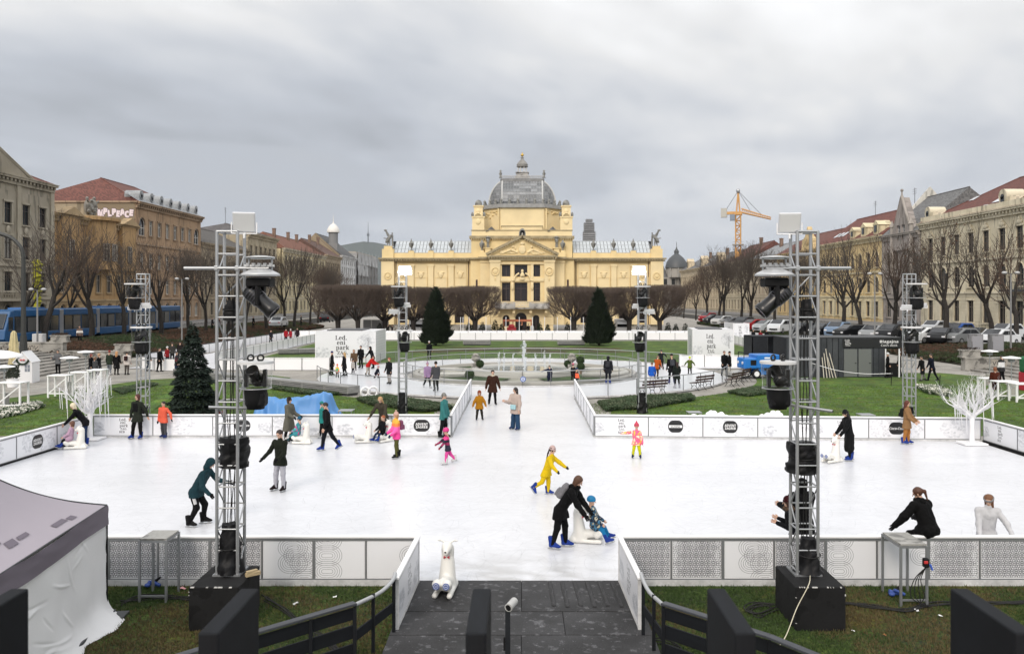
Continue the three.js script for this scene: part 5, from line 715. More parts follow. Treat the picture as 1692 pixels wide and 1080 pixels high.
{const t=conifer('christmas_tree','large dark christmas tree on the lawn behind the left rear board',[XA(318,37.5),0.1,-37.5],4.35,1.16,{n:15000,sz:0.11,tier:9,lf:2.4,color:[0.013,0.026,0.017]});const g=new GB();g.box(-1.1,1.1,0,0.18,-0.9,0.9);g.build('tree_stand',M([0.2,0.03,0.03],0.7),t);}
[[627,121,1.9,'small fir in front of the left corner of the palace'],[797,123,2.0,'small fir left of the red stall, second from it'],[818,124,2.3,'tallest small fir just left of the red entrance stall'],[829,123,1.7,'smallest fir beside the red entrance stall'],[892,123,1.9,'small fir right of the red stall, nearest it'],[905,124,1.6,'small fir right of the red stall, farther out'],[938,123,1.9,'single small fir between stall and right clipped trees'],[775,122,1.9,'small fir under the left clipped tree nearest the entrance'],[1104,119,2.0,'small fir by the right corner of the palace'],[1117,118,1.8,'second small fir right of the palace corner'],[1133,116,2.1,'third small fir right of the palace corner']].forEach(([px,d,h,l])=>conifer('small_fir',l,[XA(px,d),0,-d],h,h*0.34,{n:900,sz:0.16,tier:5,group:'small firs before the palace'}));
// ------------------------------------------------------------------ planted banks between park and street
for (const s of [-1,1]) {
const prof=[[36.2,0],[37.2,0.25],[41,0.72],[44.6,1.02],[45.6,1.02]],g=new GB();
for (const [d0,d1] of s<0?[[70.2,150]]:[[64,170]]) {const n=60;for (let k=0;k<n;k++) for (let j=0;j +1<prof.length;j++) {const P=(kk,jj)=>[s*(prof[jj][0] +0.3*(fbm(kk*0.7,jj,2,0,3) - 0.5)),prof[jj][1] +0.12*fbm(kk*0.9,jj*2,3,0,7),-lerp(d0,d1,kk / n)];s>0?g.quad(P(k,j),P(k,j +1),P(k +1,j +1),P(k +1,j)):g.quad(P(k +1,j),P(k +1,j +1),P(k,j +1),P(k,j));}ground('bank',g.geometry(),M([0.05,0.045,0.025],1,{map:T.grain}));
const R=rng(60 +s),N=26000,lg=new GB();lg.tri([0,0,0],[0.09,0.16,0.02],[-0.08,0.2,0.03]);lg.tri([0,0,0],[0.02,0.15,0.1],[0.03,0.19,-0.09]);lg.tri([0,0.05,0],[-0.12,0.1,0.05],[-0.05,0.2,-0.08]);
const im=new THREE.InstancedMesh(lg.geometry(),M([1,1,1],0.95),N),m=new THREE.Matrix4(),col=new THREE.Color();for (let k=0;k<N;k++) {const u=R(),x=s*lerp(36.3,45.3,u),d=lerp(d0,d1,R()**1.5),j=prof.findIndex((q)=>q[0]>Math.abs(x)) - 1,y=lerp(prof[j][1],prof[j +1][1],(Math.abs(x) - prof[j][0]) / (prof[j +1][0] - prof[j][0]));const q=fbm(x*0.25,d*0.18,3,0,50),sc=1.2 +R()*1.8;m.compose(V(x,y,-d),new THREE.Quaternion().setFromEuler(new THREE.Euler((R() - 0.5),R()*6.28,(R() - 0.5))),V(sc,sc*0.9,sc));im.setMatrixAt(k,m);const br=q +0.3*(R() - 0.5);col.setRGB(...(br>(s<0?0.55:0.64)?[0.062 +R()*0.03,0.043,0.026]:br>0.42?[0.045,0.042,0.022]:[0.03,0.05,0.016]));im.setColorAt(k,col);}im.name=numbered('ground_cover');im.castShadow=im.receiveShadow=true;scene.add(im);meta(im,s<0?'dark low ground cover on the left bank below the tram street':'dark low ground cover on the right bank below the parked cars','ground cover',null,'stuff');
}
}
// ------------------------------------------------------------------ flower beds and grass blades
function bed(label,pts,h,colours,n,flower) {
const xs=pts.map((p)=>p[0]),zs=pts.map((p)=>p[1]),x0=Math.min(...xs),x1=Math.max(...xs),z0=Math.min(...zs),z1=Math.max(...zs),R=rng(Math.round(x0*31 +z0));
const inP=(x,z)=>{let c=false;for (let i=0,j=pts.length - 1;i<pts.length;j=i++) {const [a,b]=pts[i],[e,f]=pts[j];if ((b>z) !==(f>z)&&x<(e - a)*(z - b) / (f - b) +a) c=!c;}return c;};
const lg=new GB();for (let k=0;k<5;k++) {const a=k*1.256,c=Math.cos(a)*0.08,s=Math.sin(a)*0.08;lg.tri([0,0,0],[c - s*0.5,0.1,s +c*0.5],[c +s*0.5,0.13,s - c*0.5]);}
const im=new THREE.InstancedMesh(lg.geometry(),M([1,1,1],0.9,{}),n),m=new THREE.Matrix4(),col=new THREE.Color();let k=0,guard=0;while (k<n&&guard++<n*6) {const x=lerp(x0,x1,R()),z=lerp(z0,z1,R());if (!inP(x,z)) continue;const s=(h / 0.13)*(0.6 +0.6*R());m.compose(V(x,0.004,z),new THREE.Quaternion().setFromEuler(new THREE.Euler((R() - 0.5)*0.5,R()*6.28,(R() - 0.5)*0.5)),V(s,s,s));im.setMatrixAt(k,m);col.setRGB(...colours[Math.floor(R()*colours.length)]);im.setColorAt(k,col);k++;}im.count=k;im.name=numbered('flower_bed');im.castShadow=im.receiveShadow=true;scene.add(im);meta(im,label,'flower bed',null,'stuff');
}
const g2p=(l)=>l.map(([x,y])=>{const q=G(x,y);return [q[0],q[2]];}),grn=[[0.05,0.085,0.04],[0.07,0.1,0.055],[0.035,0.06,0.025],[0.1,0.12,0.07]];
bed('bed of low green plants on the right lawn beside the mid tower',g2p([[990,668],[1040,659],[1140,655],[1148,662],[1070,676],[1000,680]]),0.2,grn,3500);
bed('bed of low green plants left of the left mid tower',g2p([[590,662],[640,657],[735,672],[748,676],[700,682],[610,670]]),0.2,grn,3500);
bed('narrow bed of plants behind the blue tarpaulin',g2p([[447,634],[470,630],[545,644],[590,652],[520,655],[450,644]]),0.18,grn,2500);
bed('small bed of plants on the lawn left of the right front tower',g2p([[1204,650],[1240,643],[1300,641],[1290,650],[1235,656]]),0.18,grn,1600);
bed('bed of white flowers on the left lawn',g2p([[-40,682],[0,673],[60,668],[72,673],[30,686],[-40,700]]),0.2,[...grn.slice(0,2),[0.75,0.74,0.68],[0.7,0.69,0.62]],1500);
bed('bed of white flowers on the right lawn beside the outer light tower',g2p([[1515,640],[1550,641],[1572,650],[1568,656],[1530,650]]),0.2,[...grn.slice(0,2),[0.75,0.74,0.68],[0.7,0.69,0.62]],900);
bed('strip of low plants along the left lawn edge near the white tree',g2p([[185,645],[240,634],[262,636],[200,652]]),0.14,grn,900);
{// blades of the nearest turf and of the middle lawns
const R=rng(123),N=90000,bg=new GB();bg.tri([-0.006,0,0],[0.006,0,0],[0.008,0.05,0.015]);bg.tri([0.01,0,0.012],[0.018,0,0.006],[0.03,0.042,-0.008]);bg.tri([-0.02,0,-0.01],[-0.012,0,-0.014],[-0.03,0.045,-0.02]);
const im=new THREE.InstancedMesh(bg.geometry(),M([1,1,1],0.9),N),m=new THREE.Matrix4(),col=new THREE.Color();let k=0;
while (k<N) {const near=k<60000,d=near?lerp(11,15.8,R()):lerp(33.2,52,R()),x=(R() - 0.5)*(near?22:52);if (near&&Math.abs(x +0.05)<2.15) continue;if (!near&&(Math.abs(x)<3.2||Math.hypot(x,d - 59)<RO +2||d>45&&Math.abs(x)>24)) continue;const s=near?0.55 +R()*0.8:1 +R()*0.6;m.compose(V(x,near?0:0.004,-d),new THREE.Quaternion().setFromEuler(new THREE.Euler((R() - 0.5)*0.8,R()*6.28,(R() - 0.5)*0.8)),V(s*1.4,s,s*1.4));im.setMatrixAt(k,m);const q=fbm(x*0.7,d*0.7,3,0,21) +0.25*(R() - 0.5);near?col.setRGB(...(q>0.61?[0.1,0.075,0.03]:q>0.53?[0.06,0.075,0.02]:[0.032,0.062,0.01])):col.setRGB(0.07 +0.03*R(),0.13 +0.04*R(),0.014);im.setColorAt(k,col);k++;}
im.name='grass';im.castShadow=im.receiveShadow=true;scene.add(im);meta(im,'short green and straw-coloured grass blades of the lawns','grass',null,'stuff');
}
// ------------------------------------------------------------------ light towers
const bagM=M([0.005,0.005,0.006],0.55,{phys:1,specularIntensity:0.5}),clearBag=M([0.95,0.955,0.96],0.04,{phys:1,transmission:1,thickness:0,ior:1.35,side:THREE.DoubleSide});
const rungG={};
function tower(label,x,d,base,top,group) {
const w=0.36,h=w / 2,t=thing('truss_tower',label,'truss tower',[x,base,-d],0,group),H=top - base,step=0.37,n=Math.floor((H - 0.1) / step);
const cy=(a,b,r)=>{const k=[a,b,r].join();if (!rungG[k]) rungG[k]=new GB().bar(a,b,r,r,8).geometry();return rungG[k];};
for (const [a,b] of [[-h,h],[h,h],[-h,-h],[h,-h]]) {const m=mesh('leg',cy([0,0,0],[0,H,0],0.03),C.alu,t);m.position.set(a,0,b);}
for (let k=0;k<=n;k++) {const y=0.06 +k*step;for (const s of [-1,1]) {let m=mesh('rung',cy([-h,0,0],[h,0,0],0.015),C.alu,t);m.position.set(0,y,s*h);if (k % 2===0) {m=mesh('rung',cy([0,0,-h],[0,0,h],0.015),C.alu,t);m.position.set(s*h,y,0);}if (k<n) {m=mesh('brace',k % 2?cy([0,0,-h],[0,step,h],0.013):cy([0,0,h],[0,step,-h],0.013),C.alu,t);m.position.set(s*h,y,0);}}if (k>n - 5&&k % 2&&k<n) {const m=mesh('brace',cy([-h,0,0],[h,step,0],0.013),C.alu,t);m.position.set(0,y,-h);}}
let g=new GB();g.box(-h - 0.06,h +0.06,-0.01,0.02,-h - 0.06,h +0.06);g.build('base_plate',C.steel,t);g=new GB();for (const s of [-1,1]) {g.bar([-h,H,s*h],[h,H,s*h],0.025);g.bar([s*h,H,-h],[s*h,H,h],0.025);}g.build('top_frame',C.alu,t);
return t;
}
function floodlight(label,x,y,d,w,h,turn,tilt,lit,group) {
const t=thing('floodlight',label,'floodlight',[x,y,-d],turn,group),e=new THREE.Euler(tilt,0,0),m=new THREE.Matrix4().makeRotationFromEuler(e);
let g=new GB();g.at(m);g.geo(new RoundedBoxGeometry(w,h,0.05,2,0.018));g.build('housing',M([0.62,0.63,0.65],0.45),t);
g=new GB();g.at(m);g.box(-w / 2 +0.025,w / 2 - 0.025,-h / 2 +0.025,h / 2 - 0.025,-0.03,-0.026);g.box(-w / 2 +0.025,w / 2 - 0.025,-h / 2 +0.025,h / 2 - 0.025,0.026,0.03);g.build('lamp_face',lit?M([0.9,0.9,0.88],0.4,{emissive:[1,0.98,0.93],emissiveIntensity:3.2}):M([0.66,0.67,0.68],0.3),t);
g=new GB();g.path([[-w / 2 - 0.02,0,0],[-w / 2 - 0.02,-h*0.55,0],[w / 2 +0.02,-h*0.55,0],[w / 2 +0.02,0,0]],0.012);g.bar([0,-h*0.55,0],[0,-h*0.55 - 0.08,0],0.02);g.build('bracket',C.white,t);
if (lit) {const l=new THREE.PointLight(0xfff7e8,9,40,2);l.name='lamp';l.shadow.radius=8;l.castShadow=true;l.position.set(0,0,0.15);t.add(l);}
return t;
}
// a moving head spotlight; o.dome: open rain hood above, o.bag: clear cover round it
function movingHead(label,x,y,d,s,o,group) {
const t=thing('moving_head_light',label,'stage light',[x,y,-d],o.turn||0,group);t.scale.set(s,s,s);
let g;
if (o.dome) {g=new GB();g.lathe([[0.02,0.2],[0.15,0.19],[0.28,0.13],[0.33,0.1],[0.34,0.07],[0.31,0.07],[0.26,0.1],[0.02,0.16]],0,0,0,28);g.lathe([[0.1,0.42],[0.24,0.4],[0.25,0.37],[0.1,0.38]],0,0,0,24);g.build('rain_hood',M([0.5,0.51,0.52],0.35,{metalness:0.3}),t);g=new GB();for (const q of [-1,1]) g.bar([q*0.2,0.15,0],[q*0.2,0.4,0],0.02);g.bar([-0.26,0.24,0.05],[0.26,0.24,0.05],0.025);for (let k=0;k<5;k++) g.cbox(-0.2 +k*0.1,0.26,0.06,0.05,0.06,0.07);g.bar([-0.2,0.02,0.1],[0.2,0.02,0.1],0.018);g.build('clamp_frame',C.alu,t);}
if (!o.clearOnly) {
g=new GB();g.geo(new RoundedBoxGeometry(0.42,0.15,0.34,2,0.03),mt(0,-0.05,0));g.build('base',C.black,t);g=new GB();for (const q of [-1,1]) g.geo(new RoundedBoxGeometry(0.06,0.34,0.14,2,0.02),mt(0,-0.28,q*0.16));g.build('yoke',C.black,t);
g=new GB();g.at(mt(0,-0.36,0,0,0,o.tilt??-0.8));g.lathe([[0,-0.3],[0.13,-0.3],[0.15,-0.2],[0.145,0.0],[0.13,0.02],[0.135,0.2],[0.15,0.24],[0.15,0.32],[0.12,0.33],[0.12,0.3],[0,0.3]],0,0,0,18);g.build('lamp_head',C.blackGloss,t);g=new GB();g.at(mt(0,-0.36,0,0,0,o.tilt??-0.8));for (let k=0;k<5;k++) g.geo(new THREE.TorusGeometry(0.148,0.006,5,18),mt(0,-0.22 +k*0.05,0,0,Math.PI / 2));g.bar([0,0.302,0],[0,0.308,0],0.11,0.11,18);g.build('lens',M([0.1,0.1,0.12],0.1),t);
}
if (o.bag) {
const R=rng(Math.round(x*100) +9);g=new GB();g.geo(new THREE.CylinderGeometry(0.36,0.36,0.05,28),mt(0,0.02,0));g.build('cover_lid',M([0.6,0.6,0.6],0.5),t);const prof=[[0.335,0],[0.33,-0.1],[0.315,-0.25],[0.305,-0.38],[0.31,-0.5]],cg=new THREE.LatheGeometry(prof.map((q)=>new THREE.Vector2(...q)),40),P=cg.attributes.position;for (let k=0;k<P.count;k++) {const q=1 +0.04*(noise3(P.getX(k)*8,P.getY(k)*4,P.getZ(k)*8) - 0.5)*2;P.setX(k,P.getX(k)*q);P.setZ(k,P.getZ(k)*q);}cg.computeVertexNormals();mesh('clear_cover',cg,clearBag,t);
g=new GB();g.geo(new THREE.TorusGeometry(0.31,0.012,6,30),mt(0,-0.5,0,0,Math.PI / 2));g.build('cover_rim',C.alu,t);g=new GB();g.geo(new RoundedBoxGeometry(0.4,0.32,0.34,3,0.08),mt(0.02,-0.72,0));g.lathe([[0.23,-0.52],[0.22,-0.7],[0.17,-0.92],[0.0,-0.93]],0,0,0,18);g.build('lower_body',C.black,t);g=new GB().at(mt(0,-0.26,0,R()*3,0.5,0.7*(x<0?1:-1)));g.lathe([[0,-0.2],[0.12,-0.2],[0.13,-0.06],[0.1,0],[0.12,0.1],[0.135,0.2],[0.11,0.22],[0,0.2]],0,0,0,16);for (let q=0;q<3;q++) g.geo(new THREE.TorusGeometry(0.13,0.008,5,16),mt(0,-0.16 +q*0.05,0,0,Math.PI / 2));g.at(null);for (const q of [-1,1]) g.geo(new RoundedBoxGeometry(0.07,0.36,0.12,2,0.02),mt(q*0.19,-0.3,0));g.at(null);for (const q of [-0.1,0.1]) {g.geo(new THREE.TorusGeometry(0.06,0.02,6,14),mt(q,0.11,0,0.6));g.bar([q,0.04,0],[q,0.08,0],0.03);}g.build('lamp_head',C.blackGloss,t);
}
return t;
}
function bag(name,label,cat,x,y,d,w,h,seed,taper=0.7) {// crumpled black cover
const t=thing(name,label,cat,[x,y,-d]),gg=new THREE.CylinderGeometry(w*0.5*taper,w*0.5,h,22,14),P=gg.attributes.position;for (let k=0;k<P.count;k++) {const a=0.6*noise3(P.getX(k)*9 +seed,P.getY(k)*6,P.getZ(k)*9) +0.4*noise3(P.getX(k)*22 +seed,P.getY(k)*17,P.getZ(k)*22),q=0.7 +0.66*a;P.setX(k,P.getX(k)*q);P.setZ(k,P.getZ(k)*q);P.setY(k,P.getY(k) +0.08*(a - 0.5));}gg.computeVertexNormals();gg.translate(0,h / 2,0);mesh('cover',gg,bagM,t);const g=new GB();g.geo(new THREE.TorusGeometry(w*0.44,0.012,5,20),mt(0,h*0.55,0,0,Math.PI / 2 +0.15));g.build('strap',C.rubber,t);return t;
}
const tg='truss light towers',fg_='floodlights on the towers',mg='stage lights on the towers';
for (const s of [-1,1]) {
const L=s<0?'left':'right',d=14.45,x=s<0?XA(381,d):XA(1329,d);
const blk=thing('ballast_block',`black painted ballast block under the ${L} front tower`,'ballast block',[x +s*0.02,0,-14.25],0,'ballast blocks');let g=new GB();g.geo(new RoundedBoxGeometry(0.84,0.74,1.12,3,0.02),mt(0,0.37,0));g.build('block',M([0.014,0.014,0.015],0.85,{phys:1,specularIntensity:0.5,map:T.concrete,bumpMap:T.concrete,bumpScale:0.006}),blk);
{const R=rng(12 +s),ch=new GB();for (let k=0;k<17;k++) {const e=R()<0.6;const px=(R() - 0.5)*0.82,w=0.004 +R()*R()*0.04;e?ch.cbox(px,0.735 +R()*0.004,0.548 +R()*0.006,w*1.6,0.014,0.03):ch.cbox((R()<0.5?-1:1)*0.412,0.1 +R()*0.6,0.55,0.02,w*1.4,0.022);}ch.build('paint_chips',M([0.5,0.49,0.47],0.9),blk);}
tower(`tall ${L} front truss tower on a black ballast block`,x,d,0.75,6.75,tg);
floodlight(`unlit white square floodlight on the ${L} front tower`,XA(s<0?403:1305,14.3),YA(s<0?367:368,14.3),14.3,0.38,0.36,s<0?0.25:-0.12,0.35,false,fg_);
const hx=XA(s<0?430:1280,14.3);
movingHead(`open hooded spotlight pointing down on the inner side of the ${L} front tower`,hx,YA(462,14.3),14.3,1.0,{dome:1,tilt:s<0?Math.PI +0.85:Math.PI - 0.85},mg);
movingHead(`spotlight in a clear rain cover at mid height of the ${L} front tower`,XA(s<0?422:1286,14.2),YA(600,14.2),14.2,0.86,{bag:1,clearOnly:1},mg);
const arm=thing('cross_pipe',`horizontal pipe across the upper part of the ${L} front tower`,'pipe',[x,YA(443,14.3),-14.24],0,'pipes on the towers');g=new GB();g.bar([-0.74,0,0],[0.74,0,0],0.027);g.build('pipe',C.alu,arm);g=new GB();for (const q of [-0.18,0.18]) g.geo(new RoundedBoxGeometry(0.07,0.09,0.09,2,0.015),mt(q,0,-0.02));g.build('clamp',C.alu,arm);
const arm2=thing('cross_pipe',`short slanting pipe low on the ${L} front tower`,'pipe',[x,YA(672,14.3),-14.25],s<0?0.5:-0.5,'pipes on the towers');g=new GB();g.bar([-0.3,0.02,0],[0.42,-0.03,0.1],0.026);g.build('pipe',C.alu,arm2);g=new GB();g.bar([0.42,-0.03,0.1],[0.425,-0.03,0.101],0.02);g.build('pipe_mouth',C.black,arm2);
bag('wrapped_equipment',`black wrapped box hung inside the ${L} front tower`,'equipment',x +(s<0?0.05:-0.02),YA(s<0?772:782,14.4),14.5,0.5,0.52,3 +s,0.9);
bag('wrapped_equipment',`black bagged cable bundle at the foot of the ${L} front tower`,'equipment',x +(s<0?0.0:0.06),0.76,14.4,0.45,s<0?0.85:0.6,13 +s,0.5);
bag('wrapped_equipment',`black covered lamp in the upper middle of the ${L} front tower`,'equipment',x +(s<0?-0.02:0.06),YA(528,14.4),14.5,0.3,0.34,23 +s,0.4);
const cb=thing('cable_run',`black cables hanging down inside the ${L} front tower`,'cable',[0,0,0]);for (let k=0;k<4;k++) {g=new GB();const R=rng(k*3 +s +5),pts=[];for (let y=0;y<9;y++) pts.push([x - 0.05 +k*0.04 +(R() - 0.5)*0.07,lerp(5.8,0.78,y / 8),-14.45 +(R() - 0.5)*0.1]);g.curve(pts,0.009,40,5);g.build('cable',C.rubber,cb);}
// middle and outer towers
const dm=39.5,xm=XA(s<0?665:1061,dm);tower(`${L} middle truss tower with a lit lamp, behind the rear rink board`,xm,dm,0,6.75,tg);
floodlight(`glowing white floodlight on top of the ${L} middle tower`,XA(s<0?669:1056,dm),YA(446,dm),dm,0.62,0.4,0,0.3,true,fg_);
movingHead(`upper covered spotlight on the ${L} middle tower`,XA(s<0?659:1062,dm - 0.3),YA(474,dm),dm - 0.3,1.05,{bag:1,clearOnly:1},mg);movingHead(`lower covered spotlight on the ${L} middle tower`,XA(s<0?668:1057,dm - 0.3),YA(546,dm),dm - 0.3,1.1,{bag:1,clearOnly:1},mg);
floodlight(`small grey strip lamp on the left side of the ${L} middle tower`,XA(s<0?651:1054,dm - 0.2),YA(s<0?514:505,dm),dm - 0.2,0.5,0.22,0.1,0.5,false,fg_);floodlight(`small grey strip lamp on the right side of the ${L} middle tower`,XA(s<0?669:1073,dm - 0.2),YA(s<0?503:514,dm),dm - 0.2,0.5,0.22,-0.1,0.5,false,fg_);
bag('wrapped_equipment',`black bag at the foot of the ${L} middle tower`,'equipment',xm,0,dm - 0.05,0.5,1.0,33 +s,0.8);
const dox=31 +2.6,xo=XA(s<0?236:1503,dox);tower(`${L} outer truss tower beside the rink corner`,xo,dox,0,6.55,tg);
movingHead(`upper covered spotlight on the ${L} outer tower`,XA(s<0?222:1515,dox - 0.3),YA(470,dox),dox - 0.3,1.1,{bag:1,clearOnly:1},mg);movingHead(`lower covered spotlight on the ${L} outer tower`,XA(s<0?233:1507,dox - 0.3),YA(541,dox),dox - 0.3,1.15,{bag:1,clearOnly:1},mg);
floodlight(`small strip lamp facing left on the ${L} outer tower`,XA(s<0?222:1500,dox - 0.3),YA(507,dox),dox - 0.3,0.52,0.2,0,0.5,false,fg_);floodlight(`small strip lamp facing right on the ${L} outer tower`,XA(s<0?240:1521,dox - 0.3),YA(504,dox),dox - 0.3,0.5,0.2,-0.3,0.5,false,fg_);
bag('wrapped_equipment',`black bag inside the ${L} outer tower near the ground`,'equipment',xo,0.1,dox,0.42,1.0,43 +s,0.8);
}
{// loose wedge and tie on the left block, white rope from the right one
const t=thing('wooden_wedge','light wooden wedge lying on the left ballast block','wood',[XA(416,14.2),0.78,-14.25],0.7);let g=new GB();g.geo(new RoundedBoxGeometry(0.26,0.07,0.07,2,0.012));g.build('wedge',M([0.62,0.48,0.28],0.7,{map:T.grain}),t);g=new GB();g.geo(new RoundedBoxGeometry(0.2,0.04,0.06,2,0.01),mt(-0.02,0.05,0,0.1));g.build('wedge',M([0.62,0.48,0.28],0.7,{map:T.grain}),t);
const r=thing('rope','pale rope hanging from the right ballast block to the lawn','rope',[0,0,0]);g=new GB();g.curve([[XA(1346,14),0.77,-14.2],[XA(1330,13.9),0.76,-13.72],[XA(1318,13.6),0.45,-13.6],[XA(1296,13.1),0.12,-13.1],[XA(1262,12.5),0.02,-12.5]],0.008,50,5);g.build('rope',M([0.6,0.55,0.42],0.9),r);
}
// ------------------------------------------------------------------ cables and litter on the near lawn
{
const cab=(label,pts,n,seed)=>{const t=thing('ground_cable',label,'cable',[0,0,0]);for (let k=0;k<n;k++) {const R=rng(seed +k),g=new GB();g.curve(pts.map(([px,py])=>{const q=G(px +(R() - 0.5)*14,py +(R() - 0.5)*9);return [q[0],0.022 +R()*0.03,q[2]];}),0.011,60,5);g.build('cable',C.rubber,t);}};
cab('black cables on the lawn between the tent and the left block',[[196,1000],[230,990],[270,988],[300,990],[330,991]],5,1);cab('black cables from the left block down to the railing',[[438,990],[470,1010],[505,1040],[540,1060],[560,1080]],6,20);cab('black cables left of the right ballast block',[[1275,1003],[1250,1003],[1236,1012],[1250,1020],[1280,1008]],5,40);cab('black cables on the lawn under the right metal stand',[[1390,1000],[1440,1005],[1490,1010],[1540,1002],[1600,1000],[1692,998]],6,60);cab('curled cable beside the right ballast block',[[1050,1078],[1090,1062],[1120,1070],[1075,1080]],3,75);
const lit=(label,px,py,w,h,col)=>{const p=G(px,py),t=thing('litter',label,'litter',[p[0],0.03,p[2]],px,'scraps on the near lawn'),gg=new THREE.PlaneGeometry(w,h,4,4),P=gg.attributes.position;for (let k=0;k<P.count;k++) P.setZ(k,0.03*noise3(P.getX(k)*40 +px,P.getY(k)*40,3));gg.computeVertexNormals();gg.rotateX(-Math.PI / 2);mesh('scrap',gg,M(col,0.8,{side:THREE.DoubleSide}),t);};
lit('white paper scrap lying right of the left block',553,989,0.07,0.06,[0.7,0.7,0.7]);lit('grey foil scrap nearest the left block',488,1000,0.1,0.07,[0.5,0.5,0.5]);lit('white scrap right of the right metal stand',1554,1021,0.08,0.05,[0.8,0.8,0.8]);lit('small white strip on the lawn at the lower right',1410,1046,0.06,0.03,[0.75,0.75,0.73]);lit('brown leaf on the lawn at the lower right',1463,1053,0.06,0.05,[0.25,0.1,0.03]);lit('white scrap under the right stand',1516,1012,0.1,0.05,[0.75,0.75,0.75]);lit('pink and white wrapper near the left stand',301,975,0.14,0.08,[0.7,0.35,0.35]);
}
// metal stands at the front boards
function stand(label,x0,x1,d0,d1,h,extra) {
const t=thing('metal_stand',label,'stand',[0,0,0],0,'tall metal stands at the front boards');let g=new GB();g.box(x0,x1,h - 0.03,h,-d1,-d0);g.build('top_plate',M([0.45,0.44,0.41],0.5,{map:T.concrete}),t);
for (const [x,d] of [[x0,d0],[x1,d0],[x0,d1],[x1,d1]]) {g=new GB();g.cbox(x,(h - 0.03) / 2,-d,0.04,h - 0.03,0.04);g.build('leg',C.steel,t);}g=new GB();g.box(x0,x1,h - 0.075,h - 0.035,-d0 - 0.012,-d0 +0.012);g.box(x0,x1,0.1,0.13,-d0 - 0.012,-d0 +0.012);g.box(x0 - 0.012,x0 +0.012,h - 0.075,h - 0.035,-d1,-d0);g.box(x1 - 0.012,x1 +0.012,h - 0.075,h - 0.035,-d1,-d0);g.build('frame',C.steel,t);
}
stand('tall metal stand at the front board beside the white tent',XA(230,15.0),XA(274,15.0),15.0,15.55,1.17);stand('tall metal stand at the right front board, with a red plug box',XA(1489,14.8),XA(1532,14.8),14.8,15.55,1.13);
{const t=thing('plug_box','red and black plug box with cables hung on the right metal stand','plug box',[XA(1529,14.75),0.82,-14.72]);let g=new GB();g.geo(new RoundedBoxGeometry(0.1,0.16,0.09,2,0.02));g.build('housing',C.black,t);g=new GB();g.geo(new RoundedBoxGeometry(0.07,0.05,0.03,2,0.01),mt(-0.02,0.02,0.05));g.build('socket',M([0.5,0.03,0.03],0.5),t);g=new GB();g.bar([0.06,-0.02,0.04],[0.1,-0.12,0.04],0.02);g.build('plug',M([0.05,0.12,0.5],0.5),t);g=new GB();for (let k=0;k<4;k++) g.curve([[0,-0.08,0],[-0.1 - k*0.04,-0.3,0.02],[-0.05 - k*0.08,-0.6,0.05],[-0.2 +0.1*k,-0.8,0.05]],0.008,24,5);g.build('cables',C.rubber,t);
for (const [px,py,l] of [[1480,985,'blue and black plug lying at the foot of the right metal stand'],[255,970,'blue plug bundle on the ground below the left metal stand']]) {const p=G(px,py),b=thing('plug_bundle',l,'plug',[p[0],0.04,p[2]]);g=new GB();g.bar([-0.12,0.05,0],[0.1,0.02,0.03],0.045,0.03,10);g.bar([-0.05,0.1,0.05],[0.14,0.02,0.07],0.03,0.03,10);g.ball(-0.1,0.03,0.08,0.06,0.04,0.05);g.build('plug',M([0.03,0.07,0.28],0.5),b);g=new GB();g.bar([0.0,0.06,0],[0.1,0.15,-0.02],0.03,0.02,10);g.build('sleeve',C.black,b);}}
